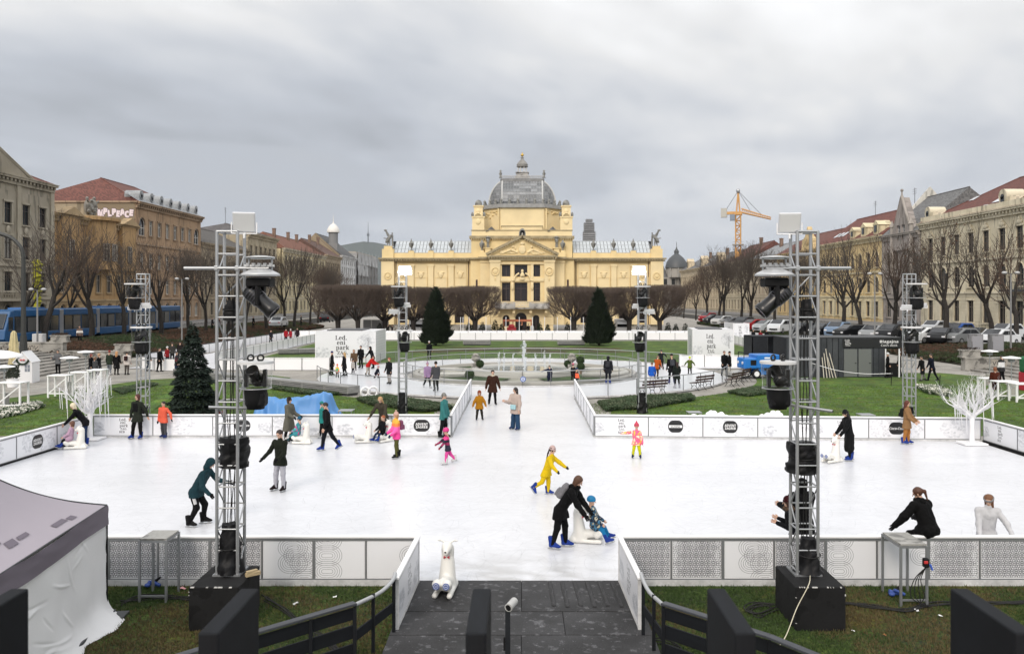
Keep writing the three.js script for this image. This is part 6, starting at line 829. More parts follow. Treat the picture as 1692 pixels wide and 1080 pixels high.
// ------------------------------------------------------------------ white tent at the lower left
{
const t=thing('tent','white walled pop-up tent with a mauve-grey roof at the lower left','tent',[-7.28,0,-14.3],0.115),W=4.5,WX=3,eave=1.93,val=0.3;// corner post at the origin; walls run to -x and towards the eye
const roofC=M([0.37,0.335,0.375],0.8,{side:THREE.DoubleSide}),wallC=M([0.74,0.74,0.75],0.75,{side:THREE.DoubleSide}),valC=M([0.15,0.13,0.16],0.8,{side:THREE.DoubleSide});
const grid=(f,n,m)=>{const p=[],id=[];for (let j=0;j<=m;j++) for (let i=0;i<=n;i++) p.push(...f(i / n,j / m));for (let j=0;j<m;j++) for (let i=0;i<n;i++) {const a=j*(n +1) +i,b=a +n +1;id.push(a,a +1,b,b,a +1,b +1);}const g=new THREE.BufferGeometry();g.setAttribute('position',new THREE.Float32BufferAttribute(p,3));g.setAttribute('uv',new THREE.Float32BufferAttribute(p.filter((_,k)=>k % 3 !==2),2));g.setIndex(id);g.computeVertexNormals();return g;};
const ap=[-1.5,3.4,2.25],Cn=[[0,0],[0,W],[-WX,W],[-WX,0]];// x, z
for (let k=0;k<4;k++) {const a=Cn[k],b=Cn[(k +1) % 4];const g=grid((u,v)=>{const sag=-0.2*Math.sin(Math.PI*Math.min(1,v)),ex=lerp(a[0],b[0],u),ez=lerp(a[1],b[1],u);return [lerp(ex,ap[0],v),lerp(eave +0.03,ap[1],v) +sag +0.012*noise3(ex*4 +v*5,ez*4,3),lerp(ez,ap[2],v)];},24,18);mesh('roof_panel',g,roofC,t);const g2=grid((u,v)=>{const ex=lerp(a[0],b[0],u),ez=lerp(a[1],b[1],u),o=0.025*noise3(ex*3 +7,v*4,ez*3),nx=k===0?1:k===2?-1:0,nz=k===1?1:k===3?-1:0;return [ex +nx*(0.015 +o),lerp(eave +0.03,eave - val,v) +0.02*Math.sin(u*9),ez +nz*(0.015 +o)];},30,5);mesh('valance',g2,valC,t);}
const RC=rng(71),cre=Array.from({length:26},()=>{const u=RC()*4.5,v=RC()*2,an=-0.5 +RC()*0.9 +(RC()<0.3?1:0),l=0.3 +RC()*0.9;return [u,v,Math.cos(an),-Math.sin(an),l,(RC()<0.7?1:-1)*(0.008 +0.012*RC()),0.012 +0.02*RC()];}),crease=(s,v)=>{let q=0;for (const [u0,v0,dx,dy,l,h,w] of cre) {const a=s - u0,b=v - v0,t=a*dx +b*dy,d=a*dy - b*dx +0.03*Math.sin(t*4);if (t>0&&t<l) q +=h*Math.sin(Math.PI*t / l)*Math.exp(-d*d / (w*w));}return q;};
for (const k of [0,3]) {const a=Cn[k],b=Cn[(k +1) % 4],n=150,m=80;const g=grid((u,v)=>{const ex=lerp(a[0],b[0],u),ez=lerp(a[1],b[1],u),y=lerp(eave - 0.1,0.02,v),s=u*W,fold=0.022*Math.sin(s*6 +2*v +2*noise3(s*2,v*3,1))*v +0.045*(noise3(s*1.7 +v*2.2,v*3 - s,4) - 0.5) +crease(s,v*2) +0.3*Math.pow(v,11)*(0.5 +noise3(s*3,1,2))*(1 - 0.6*u);return k===0?[ex +fold - 0.02,y,ez - 0.1*v**9*(1 - u)]:[ex,y,ez - fold +0.02];},n,m);mesh('wall_panel',g,wallC,t);}
for (const [x,z] of Cn) {const g=new GB();g.bar([x,0,z],[x,eave,z],0.02);g.build('leg',C.black,t);}
let g=new GB();for (const c of Cn) g.curve(Array.from({length:9},(_,k)=>{const v=k / 8;return [lerp(c[0],ap[0],v),lerp(eave +0.035,ap[1],v) - 0.2*Math.sin(Math.PI*v),lerp(c[1],ap[2],v)];}),0.014,24,5);for (let k=0;k<4;k++) g.bar([Cn[k][0],eave +0.03,Cn[k][1]],[Cn[(k +1) % 4][0],eave +0.03,Cn[(k +1) % 4][1]],0.014);g.build('roof_seam',C.darkGrey,t);
g=new GB();g.box(-0.05,0.12,0.0,0.1,-0.1,W);g.build('floor_beam',C.darkGrey,t);g=new GB();g.box(-0.3,0.33,0,0.05,-0.15,0.2);g.build('foot_plate',C.darkGrey,t);
const mk=(u,v,w,h)=>{const q=new GB();const P=(uu,vv)=>{const ex=0,ez=uu*W,sag=-0.2*Math.sin(Math.PI*Math.min(1,vv));return [lerp(ex,ap[0],vv),lerp(eave +0.03,ap[1],vv) +sag +0.02,lerp(ez,ap[2],vv)];};q.quad(P(u,v),P(u,v +h),P(u +w,v +h),P(u +w,v));q.build('printed_mark',valC,t);};mk(0.2,0.06,0.05,0.05);mk(0.26,0.08,0.1,0.05);mk(0.5,0.16,0.08,0.04);mk(0.6,0.14,0.07,0.07);mk(0.68,0.22,0.1,0.04);
}
// ------------------------------------------------------------------ platform posts right before the eye, stair and railings
{
const pm=M([0.009,0.011,0.015],0.75,{phys:1,specularIntensity:0.5,map:T.grain});
[['far left dark parapet post, cut by the left photo edge',-2.75],['dark parapet post second from the left',-1.49],['dark parapet post in the middle, before the ramp',-0.22],['dark parapet post fourth from the left, before the right railing',1.06],['dark parapet post at the right photo edge',2.39]].forEach(([l,x])=>{const t=thing('parapet_post',l,'post',[x,2.9,-4.17],0,'dark parapet posts of the viewing platform');let g=new GB();g.geo(new RoundedBoxGeometry(0.1,1.1,0.6,3,0.012),mt(0,0.56,0));g.build('post_board',pm,t);g=new GB();g.box(-0.07,0.07,0,0.04,-0.34,0.34);g.build('foot_plate',C.steel,t);});
let t=thing('viewing_platform','dark viewing platform under the parapet posts, below the photo','platform');let g=new GB();for (let k=0;k<12;k++) {g=new GB();g.box(-5 +k*0.84,-5 +k*0.84 +0.82,2.8,2.9,-4.6,1.5);g.build('deck_plank',C.wood,t);}for (const x of [-4.8,0,4.8]) {g=new GB();g.box(x - 0.08,x +0.08,0,2.8,-4.4,-4.24);g.build('leg',C.anth,t);}
t=thing('stair_flight','dark stair flight from the platform to the ramp, below the photo','stairs');for (let k=0;k<16;k++) {g=new GB();g.box(-1.9,1.9,2.72 - k*0.165,2.77 - k*0.165,-4.95 - k*0.36,-4.58 - k*0.36);g.build('tread',C.anth,t);}
// angled side railings of dark planks with a grey tube at the gate
for (const s of [-1,1]) {
const L=s<0?'left':'right',P=s<0?[[-2.12,13.5],[-2.52,12.3],[-3.7,11.2],[-4.6,10.3]]:[[1.98,13.4],[2.12,12.3],[3.35,11.1],[4.0,10.2]];
const r=thing('railing',`dark plank railing with a grey handrail tube on the ${L} of the ramp`,'railing',[0,0,0],0,'plank railings beside the ramp'),h=0.98;
g=new GB();g.curve([[P[0][0],1.0,-13.62],[P[0][0],0.97,-13.4],[lerp(P[0][0],P[1][0],0.3),0.9,-13.1],[P[1][0],h - 0.01,-P[1][1]]],0.032,30,10);g.build('handrail_tube',M([0.4,0.41,0.42],0.4,{metalness:0.3}),r);
for (let k=1;k<3;k++) {const a=P[k],b=P[k +1],len=Math.hypot(b[0] - a[0],b[1] - a[1]),th=Math.atan2(b[1] - a[1],b[0] - a[0]),m=mt(a[0],0,-a[1],th);for (const [y0,y1,wd,nm] of [[h,h +0.035,0.12,'top_plank'],[h - 0.22,h - 0.04,0.03,'plank'],[h - 0.5,h - 0.3,0.03,'plank'],[h - 0.78,h - 0.58,0.03,'plank']]) {g=new GB();g.geo(new RoundedBoxGeometry(len,y1 - y0,wd,2,0.006),m.clone().multiply(mt(len / 2,(y0 +y1) / 2,0)));g.build(nm,nm==='top_plank'?M([0.07,0.075,0.088],0.55,{map:T.grain}):pm,r);}}
for (const [x,d] of [P[1],P[2],P[0],[lerp(P[1][0],P[2][0],0.45),lerp(P[1][1],P[2][1],0.45)],[lerp(P[0][0],P[1][0],0.55),lerp(P[0][1],P[1][1],0.55)]]) {g=new GB();g.cbox(x,(h - 0.02) / 2,-d +0.03,0.05,h - 0.04,0.05);g.build('post',pm,r);}
{const a=P[0],b=P[1],len=Math.hypot(b[0] - a[0],b[1] - a[1]),th=Math.atan2(b[1] - a[1],b[0] - a[0]);g=new GB();g.geo(new RoundedBoxGeometry(len,0.16,0.03,2,0.006),mt(a[0],0,-a[1],th).multiply(mt(len / 2,0.5,0)));g.build('plank',pm,r);}
}
t=thing('handrail_end','dark handrail post with a short pale tube end in the middle of the ramp','handrail',[XA(839,11.3),0,-11.3]);g=new GB();g.box(-0.035,0.035,0.05,1.28,-0.03,0.03);g.build('post',C.anth,t);g=new GB();g.bar([0.01,1.33,0.06],[0.09,1.34,-0.16],0.055,0.055,18);g.build('tube',M([0.42,0.42,0.41],0.5),t);g=new GB();g.bar([0.008,1.33,0.062],[0.004,1.329,0.068],0.042,0.042,18);g.build('tube_mouth',C.black,t);g=new GB();g.box(-0.06,-0.036,0.72,0.9,-0.02,0.02);g.build('bracket',C.black,t);
}
// ------------------------------------------------------------------ blue tarpaulin, low tables
{
const t=thing('tarpaulin','crumpled blue tarpaulin heaped over gear behind the left rear board','tarpaulin',[0,0,0]),dB=35.2,n=90,m=26,p=[],id=[];
const top=(px)=>{const K=[[418,690],[425,662],[440,655],[475,658],[500,656],[518,650],[535,647],[545,650],[552,672],[566,690]];for (let k=0;k +1<K.length;k++) if (px<=K[k +1][0]) return lerp(K[k][1],K[k +1][1],(px - K[k][0]) / (K[k +1][0] - K[k][0]));return 690;};
for (let j=0;j<=m;j++) for (let i=0;i<=n;i++) {const px=lerp(417,567,i / n),x=XA(px,dB),hh=Math.max(0.02,YA(top(px),dB)),v=j / m,prof=v<0.45?Math.sin(v / 0.45*Math.PI / 2):v<0.6?1:Math.cos((v - 0.6) / 0.4*Math.PI / 2);const z=-dB +0.75 - v*1.7,f=noise3(x*3 +v*2,v*5,2) - 0.5,c=Math.abs(noise3(x*6 - v*7,v*6 +x*2,5) - 0.5);p.push(x +0.15*f,Math.max(0.01,hh*prof +(0.16*f - 0.22*c)*Math.min(1,prof*2)),z +0.24*f);}
for (let j=0;j<m;j++) for (let i=0;i<n;i++) {const a=j*(n +1) +i,b=a +n +1;id.push(a,a +1,b,b,a +1,b +1);}const g=new THREE.BufferGeometry();g.setAttribute('position',new THREE.Float32BufferAttribute(p,3));g.setAttribute('uv',new THREE.Float32BufferAttribute(p.filter((_,k)=>k % 3 !==1),2));g.setIndex(id);g.computeVertexNormals();mesh('sheet',g,M([0.085,0.24,0.52],0.5,{side:THREE.DoubleSide}),t);const q=new GB();q.box(XA(425,dB),XA(560,dB),0,0.3,-dB - 0.6,-dB +0.2);q.build('covered_gear',C.darkGrey,t);
for (const [px,py,d,l] of [[572,677,34.6,'small grey metal table right of the blue tarpaulin'],[1431,684,34.5,'small grey metal table behind the right rear board'],[1147,680,36,'small metal frame behind the snow heap']]) {const tt=thing('low_table',l,'table',[XA(px,d),0,-d],0,'low metal tables behind the rear boards'),h=YA(py,d);let g=new GB();g.box(-0.3,0.3,h - 0.03,h,-0.3,0.3);g.build('table_top',C.alu,tt);for (const [a,b] of [[-1,-1],[1,-1],[1,1],[-1,1]]) {g=new GB();g.bar([a*0.27,0,b*0.27],[a*0.27,h - 0.03,b*0.27],0.018);g.build('leg',C.steel,tt);}}
}
// ------------------------------------------------------------------ white decorative trees at the rear rink corners
{
const wt=M([0.78,0.78,0.8],0.6);const mk=(label,x,d,seed,top)=>{const R=rng(seed),t=thing('decorative_white_tree',label,'decorative tree',[x,0.06,-d],0,'white decorative trees'),a=new GB(),b=new GB();a.bar([0,0.05,0],[0,0.7,0],0.13,0.1,9,false);a.bar([0,0.7,0],[0,1.05,0],0.1,0.13,9,false);const grow=(p,dir,len,r,lev)=>{let q=p.clone(),dd=dir.clone();for (let k=0;k<4;k++) {dd.add(V((R() - 0.5)*0.75,(R() - 0.38)*0.5,(R() - 0.5)*0.75)).normalize();const e=q.clone().addScaledVector(dd,len / 4);(lev?b:a).bar(q.toArray(),e.toArray(),r,r*0.85,lev>1?3:lev?5:7,false);r*=0.85;q=e;if (lev<4&&(k>0||lev<2)) {const nd=dd.clone().add(V((R() - 0.5)*1.8,(R() - 0.2)*0.9,(R() - 0.5)*1.8)).normalize();grow(q,nd,len*(0.5 +0.2*R()),r*0.66,lev +1);}}if (lev===2&&R()<0.22) b.bar(q.toArray(),[q.x +0.05,q.y - 0.5 - R()*0.8,q.z],0.02,0.012,4,false);};for (let k=0;k<8;k++) {const an=(k +R()*0.6) / 8*6.283;grow(V(0,0.98,0),V(Math.cos(an),0.45 +0.9*R(),Math.sin(an)).normalize(),0.95,0.075,0);}a.build('trunk',wt,t);b.build('branches',wt,t);const g=new GB();g.geo(new RoundedBoxGeometry(1.1,0.08,0.9,2,0.02),mt(0,0.04,0));g.build('base_plate',C.white,t);t.scale.set(top*0.8,top,top*0.8);};
mk('white painted decorative tree in the left rear rink corner',XA(153,32),31.8,5,1.02);mk('white painted decorative tree in the right rear rink corner',XA(1602,31),30.8,9,0.98);
}
// ------------------------------------------------------------------ white cube tents with lettering
{
const prints=[[900,440,(x,w,h)=>{x.fillStyle='#dfe0e3';x.fillRect(0,0,w,h);ledenPark(x,w*0.43,h*0.52,84,'#111113',5);const R=rng(5);lace(x,w*0.85,h*0.3,90,R);lace(x,w*0.1,h*0.7,90,R);x.save();x.translate(w*0.87,h*0.2);x.rotate(Math.PI / 2);x.fillStyle='#55565a';x.font='bold 40px serif';x.fillText('ADVENT',0,0);x.restore();}],[400,440,(x,w,h)=>{x.fillStyle='#d2d3d7';x.fillRect(0,0,w,h);const R=rng(8);lace(x,w*0.5,h*0.5,120,R);x.save();x.translate(w*0.5,h*0.2);x.rotate(Math.PI / 2);x.fillStyle='#4a4b50';x.font='bold 60px serif';x.fillText('ADVENT',0,0);x.restore();}]];
const fm=M([0.92,0.92,0.92],0.5,{map:canv(...prints[0])}),sm=M([0.92,0.92,0.92],0.5,{map:canv(...prints[1])});
const cube=(label,x0,x1,d,dep,h,side,turn=0)=>{const t=thing('white_cube_tent',label,'tent',[x0,0,-d],turn,'white cube tents'),w=x1 - x0;let g=new GB();g.box(0,w,0,h,-dep,-0.02);g.build('body',M([0.75,0.75,0.76],0.6,{map:T.fabric}),t);const pf=new THREE.PlaneGeometry(w - 0.04,h - 0.04,24,12),P=pf.attributes.position;for (let k=0;k<P.count;k++) P.setZ(k,0.03*noise3(P.getX(k)*1.4,P.getY(k)*2.2,4));pf.computeVertexNormals();const f=mesh('printed_sheet',pf,fm,t);f.position.set(w / 2,h / 2,0.005);if (side) {const ps=new THREE.PlaneGeometry(dep - 0.04,h - 0.04);ps.rotateY(side*Math.PI / 2);const s=mesh('printed_sheet',ps,sm,t);s.position.set(side<0?-0.012:w +0.012,h / 2,-dep / 2);}g=new GB();g.geo(new RoundedBoxGeometry(w*0.6,0.1,dep*0.7,3,0.05),mt(w*0.45,h +0.04,-dep / 2));g.build('roof_sheet',M([0.05,0.05,0.055],0.5),t);g=new GB();for (const [a,b] of [[0,0],[w,0],[0,-dep],[w,-dep]]) g.bar([a,0,b],[a,h +0.03,b],0.04);g.build('corner_poles',C.white,t);};
cube('white cube tent with black lettering left of the fountain ring',XA(521,70),XA(620,70),70,5.2,2.7,0);cube('white cube tent with black lettering right of the fountain ring',XA(1145,72),XA(1211,72),72,5.2,2.75,-1,-0.12);cube('smaller white cube tent at the far end of the right track',XA(1212,104),XA(1238,104),104,4.5,2.3,-1);
}
// ------------------------------------------------------------------ dark ticket shed
{
const d=57.2,x0=XA(1300,d),x1=XA(1463,d),t=thing('ticket_shed','anthracite container shed with grey doors and a cash desk hatch on the right','shed',[x0,0,-d]),w=x1 - x0,h=2.75,w2=XA(1488,d) - x0;let g=new GB();g.box(0,w,0,h,-3,-0.05);g.box(w,w2,2.0,h,-3,-0.05);g.build('body',C.anth,t);
for (let k=0;k<17;k++) {g=new GB();g.box(k*w / 17 +0.01,(k +0.9)*w / 17,0.02,h - 0.02,-0.05,-0.02 +(k % 2)*0.015);g.build('cladding_board',M([0.04 +0.01*(k % 3),0.046 +0.01*(k % 3),0.055 +0.01*(k % 3)],0.5,{map:T.grain}),t);}
const D0=XA(1395,d) - x0,D1=XA(1416.5,d) - x0,D2=XA(1419,d) - x0,D3=XA(1440,d) - x0;for (const [a,b] of [[D0,D1],[D2,D3]]) {g=new GB();g.box(a,b,0.05,1.98,-0.01,0.03);const dm=g.build('door',M([0.125,0.135,0.13],0.5),t);g=new GB();g.box(b - 0.16,b - 0.06,0.98,1.02,0.03,0.07);g.build('handle',C.black,dm);}
const sg=canv(512,96,(x,ww,hh)=>{x.fillStyle='#141618';x.fillRect(0,0,ww,hh);x.fillStyle='#e8e8e8';x.font='bold 40px sans-serif';x.textAlign='center';x.fillText('Blagajna',400,44);x.font='32px sans-serif';x.fillText('Cash desk',400,82);ledenPark(x,40,52,22,'#e8e8e8',4);});const pg=new THREE.PlaneGeometry(w2 - D0 +0.2,0.62);const sgn=mesh('sign_board',pg,M([0.9,0.9,0.9],0.5,{map:sg}),t);sgn.position.set((D0 +w2) / 2,h - 0.36,0.06);
g=new GB();for (const a of [w +0.05,w2 - 0.05]) g.box(a - 0.04,a +0.04,0,2,-0.1,-0.02);g.build('hatch_post',C.white,t);g=new GB();g.box(w,w2,0,0.95,-0.9,-0.3);g.build('counter',C.black,t);g=new GB();g.box(-0.05,w2 +0.05,h,h +0.06,-3.05,0.02);g.build('roof_edge',C.darkGrey,t);
const ps=thing('leaning_poles','pale wooden poles leaning on the dark shed wall','poles',[0,0,0]);for (let k=0;k<5;k++) {g=new GB();g.bar([XA(1362 +k*5,56.5),0.02,-56.5],[XA(1359 +k*3,57.1),1.4 +0.3*(k % 3),-57.12],0.03);g.build('pole',M([0.5,0.46,0.38],0.8),ps);}
const ct=thing('dark_container','low dark open container left of the right front tower, behind the resurfacer','container',[XA(1243,64),0,-64]);g=new GB();const cw=XA(1300,64) - XA(1243,64);g.box(0,0.06,0,2.55,-2.4,0);g.box(0,cw*0.45,0,2.55,-0.06,0.0);g.box(0,cw,2.5,2.56,-2.4,0.01);g.box(0,cw,0,2.5,-2.46,-2.4);g.build('shell',C.anth,ct);g=new GB();for (const a of [cw*0.45,cw*0.85]) g.box(a - 0.03,a +0.03,0,2.5,-0.08,-0.02);g.build('frame_post',C.darkGrey,ct);
const rp=thing('rope_barrier','sagging white rope on thin posts along the right lawn edge','rope',[0,0,0]);const A=[XA(1365,52),1.2,-54.5],Bq=[XA(1475,52),0.75,-52];g=new GB();g.curve([A,[lerp(A[0],Bq[0],0.3),0.82,-53.6],[lerp(A[0],Bq[0],0.65),0.66,-52.8],Bq],0.018,30,5);g.build('rope',C.white,rp);for (const [px,d2] of [[1473,52],[1553,50]]) {g=new GB();g.bar([XA(px,d2),0,-d2],[XA(px,d2) +0.04,0.85,-d2],0.025);g.build('post',C.black,rp);}
}
// ------------------------------------------------------------------ benches
function bench(label,px,py,turn) {
const p=G(px,py),t=thing('park_bench',label,'bench',[p[0],0,p[2]],turn,'benches on the path round the ring'),wd=M([0.075,0.035,0.025],0.6,{map:T.grain});const W=1.9;
for (let k=0;k<3;k++) {const g=new GB();g.geo(new RoundedBoxGeometry(W,0.035,0.11,2,0.01),mt(0,0.45,-0.15 +k*0.14));g.build('seat_slat',wd,t);}for (let k=0;k<2;k++) {const g=new GB();g.geo(new RoundedBoxGeometry(W,0.12,0.03,2,0.01),mt(0,0.64 +k*0.17,-0.3 - k*0.05,0,-0.2));g.build('back_slat',wd,t);}
for (const x of [-0.75,0,0.75]) {const g=new GB();g.curve([[x,0,0.24],[x,0.2,0.1],[x,0.42,0.2]],0.018,10,5);g.curve([[x,0,-0.42],[x,0.25,-0.2],[x,0.5,-0.27],[x,0.9,-0.37]],0.018,14,5);g.curve([[x,0.2,0.1],[x,0.3,-0.05],[x,0.25,-0.2]],0.016,8,5);g.bar([x,0.43,-0.25],[x,0.43,0.2],0.016);g.build('leg_frame',C.black,t);}
}
bench('dark slatted bench behind the right middle tower',1077,652,0.55 +Math.PI);bench('dark slatted bench on the path, second from the tower',1158,643,0.75 +Math.PI);bench('dark slatted bench near the resurfacer, nearest the two men',1212,637,0.9 +Math.PI);bench('dark slatted bench just left of the resurfacer front',1226,630,1.0 +Math.PI);
// ------------------------------------------------------------------ people
// a field of joined tapered capsules, meshed by surface nets
function field(caps,k,cuts) {
const n=caps.length,a=caps.map((c)=>{const [A,B,ra,rb]=c,d=[B[0] - A[0],B[1] - A[1],B[2] - A[2]];return [A,d,Math.max(1e-9,d[0]*d[0] +d[1]*d[1] +d[2]*d[2]),ra,rb - ra];});
return (x,y,z)=>{
let r=1e9;for (let i=0;i<n;i++) {const [A,d,l,ra,dr]=a[i],px=x - A[0],py=y - A[1],pz=z - A[2];let t=(px*d[0] +py*d[1] +pz*d[2]) / l;t=t<0?0:t>1?1:t;const ex=px - d[0]*t,ey=py - d[1]*t,ez=pz - d[2]*t,q=Math.sqrt(ex*ex +ey*ey +ez*ez) - ra - dr*t;if (r - q>k) r=q;else if (q - r<k) {const h=0.5 +0.5*(r - q) / k;r=r*(1 - h) +q*h - k*h*(1 - h);}}
return cuts?cuts(r,x,y,z):r;
};
}
function nets(f,lo,hi,c) {
const nx=Math.ceil((hi[0] - lo[0]) / c) +1,ny=Math.ceil((hi[1] - lo[1]) / c) +1,nz=Math.ceil((hi[2] - lo[2]) / c) +1,D=new Float32Array(nx*ny*nz),I=(i,j,k)=>(k*ny +j)*nx +i;
for (let k=0;k<nz;k++) for (let j=0;j<ny;j++) for (let i=0;i<nx;i++) D[I(i,j,k)]=f(lo[0] +i*c,lo[1] +j*c,lo[2] +k*c);
const id=new Int32Array(nx*ny*nz).fill(-1),p=[],n=[],ix=[];
for (let k=0;k<nz - 1;k++) for (let j=0;j<ny - 1;j++) for (let i=0;i<nx - 1;i++) {
let m=0,sx=0,sy=0,sz=0,cnt=0;const v=[];for (let q=0;q<8;q++) {const d=D[I(i +(q&1),j +(q>>1&1),k +(q>>2))];v.push(d);if (d<0) m|=1<<q;}if (m===0||m===255) continue;
for (let q=0;q<8;q++) for (const b of [1,2,4]) {if (q&b) continue;const w=q|b;if ((v[q]<0)===(v[w]<0)) continue;const t=v[q] / (v[q] - v[w]);sx +=(q&1) +(b===1?t:0);sy +=(q>>1&1) +(b===2?t:0);sz +=(q>>2) +(b===4?t:0);cnt++;}
const x=lo[0] +(i +sx / cnt)*c,y=lo[1] +(j +sy / cnt)*c,z=lo[2] +(k +sz / cnt)*c,e=c*0.5;id[I(i,j,k)]=p.length / 3;p.push(x,y,z);let gx=f(x +e,y,z) - f(x - e,y,z),gy=f(x,y +e,z) - f(x,y - e,z),gz=f(x,y,z +e) - f(x,y,z - e);const l=Math.hypot(gx,gy,gz)||1;n.push(gx / l,gy / l,gz / l);
}
const face=(a,b,cc,d,flip)=>{if (a<0||b<0||cc<0||d<0) return;flip?ix.push(a,cc,b,a,d,cc):ix.push(a,b,cc,a,cc,d);};
for (let k=1;k<nz - 1;k++) for (let j=1;j<ny - 1;j++) for (let i=1;i<nx - 1;i++) {
const s=D[I(i,j,k)]<0;
if (s !==D[I(i +1,j,k)]<0) face(id[I(i,j - 1,k - 1)],id[I(i,j,k - 1)],id[I(i,j,k)],id[I(i,j - 1,k)],!s);
if (s !==D[I(i,j +1,k)]<0) face(id[I(i - 1,j,k - 1)],id[I(i - 1,j,k)],id[I(i,j,k)],id[I(i,j,k - 1)],!s);
if (s !==D[I(i,j,k +1)]<0) face(id[I(i - 1,j - 1,k)],id[I(i,j - 1,k)],id[I(i,j,k)],id[I(i - 1,j,k)],!s);
}
const g=new THREE.BufferGeometry();g.setAttribute('position',new THREE.Float32BufferAttribute(p,3));g.setAttribute('normal',new THREE.Float32BufferAttribute(n,3));g.setIndex(ix);return g;
}
function capMesh(caps,c,k=0.03,cuts) {const lo=[1e9,1e9,1e9],hi=[-1e9,-1e9,-1e9];for (const [A,B,ra,rb] of caps) for (const [P,r] of [[A,ra],[B,rb]]) for (let q=0;q<3;q++) {lo[q]=Math.min(lo[q],P[q] - r - 3*c);hi[q]=Math.max(hi[q],P[q] +r +3*c);}return nets(field(caps,k,cuts),lo,hi,c);}
const cached={};const once=(k,fn)=>cached[k]||(cached[k]=fn());
// heads, hair and hats for a head 1 high (chin at -0.5), facing +z
const headG=(lod)=>once('head' +lod,()=>capMesh([[[0,0.14,-0.07],[0,0.12,-0.02],0.36,0.35],[[0,0,0.04],[0,-0.33,0.12],0.27,0.15],[[0,0.04,0.34],[0,-0.1,0.41],0.03,0.055],[[0.31,0.02,-0.04],[0.32,-0.1,-0.04],0.07,0.05],[[-0.31,0.02,-0.04],[-0.32,-0.1,-0.04],0.07,0.05],[[-0.06,-0.24,0.27],[0.06,-0.24,0.27],0.03,0.03],[[-0.17,0.12,0.28],[0.17,0.12,0.28],0.05,0.05],[[0,-0.25,-0.08],[0,-0.75,-0.12],0.2,0.21]],lod?0.09:0.042,0.05,(r,x,y,z)=>Math.max(r,-(Math.hypot(Math.abs(x) - 0.13,y - 0.03,z - 0.4) - 0.07))));
const eyeG=once('eye',()=>new THREE.SphereGeometry(0.04,8,6)),facecut=(r,x,y,z,cy=-0.12,R=0.36)=>Math.max(r,R - Math.hypot(x,(y - cy)*0.85,z - 0.42));
const hairG=(kind,lod)=>once('hair' +kind +lod,()=>{
const c=lod?0.1:0.055,caps=[[[0,0.16,-0.1],[0,0.14,-0.04],0.4,0.385]];
if (kind==='bob') caps.push([[0.24,0,-0.1],[0.27,-0.35,-0.06],0.17,0.13],[[-0.24,0,-0.1],[-0.27,-0.35,-0.06],0.17,0.13],[[0,0,-0.25],[0,-0.38,-0.22],0.24,0.2]);
if (kind==='long') caps.push([[0.2,0,-0.16],[0.24,-1.05,-0.2],0.2,0.12],[[-0.2,0,-0.16],[-0.24,-1.0,-0.2],0.2,0.12],[[0,0,-0.28],[0,-1.25,-0.4],0.25,0.12]);
if (kind==='pony') caps.push([[0,0.2,-0.42],[0,0.05,-0.62],0.13,0.14],[[0,0.05,-0.62],[0.05,-0.7,-0.6],0.13,0.06]);
if (kind==='braid') caps.push([[0,0.05,-0.42],[0.12,-0.6,-0.55],0.11,0.1],[[0.12,-0.6,-0.55],[0.2,-1.5,-0.6],0.1,0.05]);
return capMesh(caps,c,0.08,(r,x,y,z)=>{r +=0.02*Math.sin(x*40 +y*3)*0.6;r=facecut(r,x,y,z,-0.1,0.34);return kind==='short'?Math.max(r,-0.02 +(z>-0.1?0.1:-0.12) - y):r;});
});
const hatG=(kind,lod)=>once('hat' +kind +lod,()=>{
const c=lod?0.1:0.055;
if (kind==='helmet') return capMesh([[[0,0.2,-0.1],[0,0.18,0.0],0.45,0.44]],c,0.05,(r,x,y)=>Math.max(r,0.02 - y));
if (kind==='hood') return capMesh([[[0,0.14,-0.1],[0,0.1,-0.02],0.46,0.44],[[0,-0.1,-0.12],[0,-0.5,-0.1],0.38,0.36]],c,0.1,(r,x,y,z)=>facecut(r,x,y,z,-0.06,0.32));
if (kind==='band') return new THREE.TorusGeometry(0.38,0.075,8,24).rotateX(Math.PI / 2 +0.25).scale(1,1.3,1.02).translate(0,0.2,-0.06);
const caps=[[[0,0.24,-0.08],[0,0.26,-0.1],0.38,0.37]];if (kind==='pom') caps.push([[0,0.72,-0.1],[0,0.74,-0.1],0.15,0.14]);if (kind==='fur') return capMesh([[[0,0.22,-0.08],[0,0.24,-0.1],0.46,0.46]],c,0.1,(r,x,y,z)=>Math.max(r +0.05*noise3(x*9,y*9,z*9),0.0 - y));
return capMesh(caps,c,0.02,(r,x,y,z)=>Math.min(Math.max(r,0.14 - y),Math.hypot(Math.hypot(x,(z +0.07)*0.95) - 0.375,(y - 0.16)*0.6) - 0.055));
});
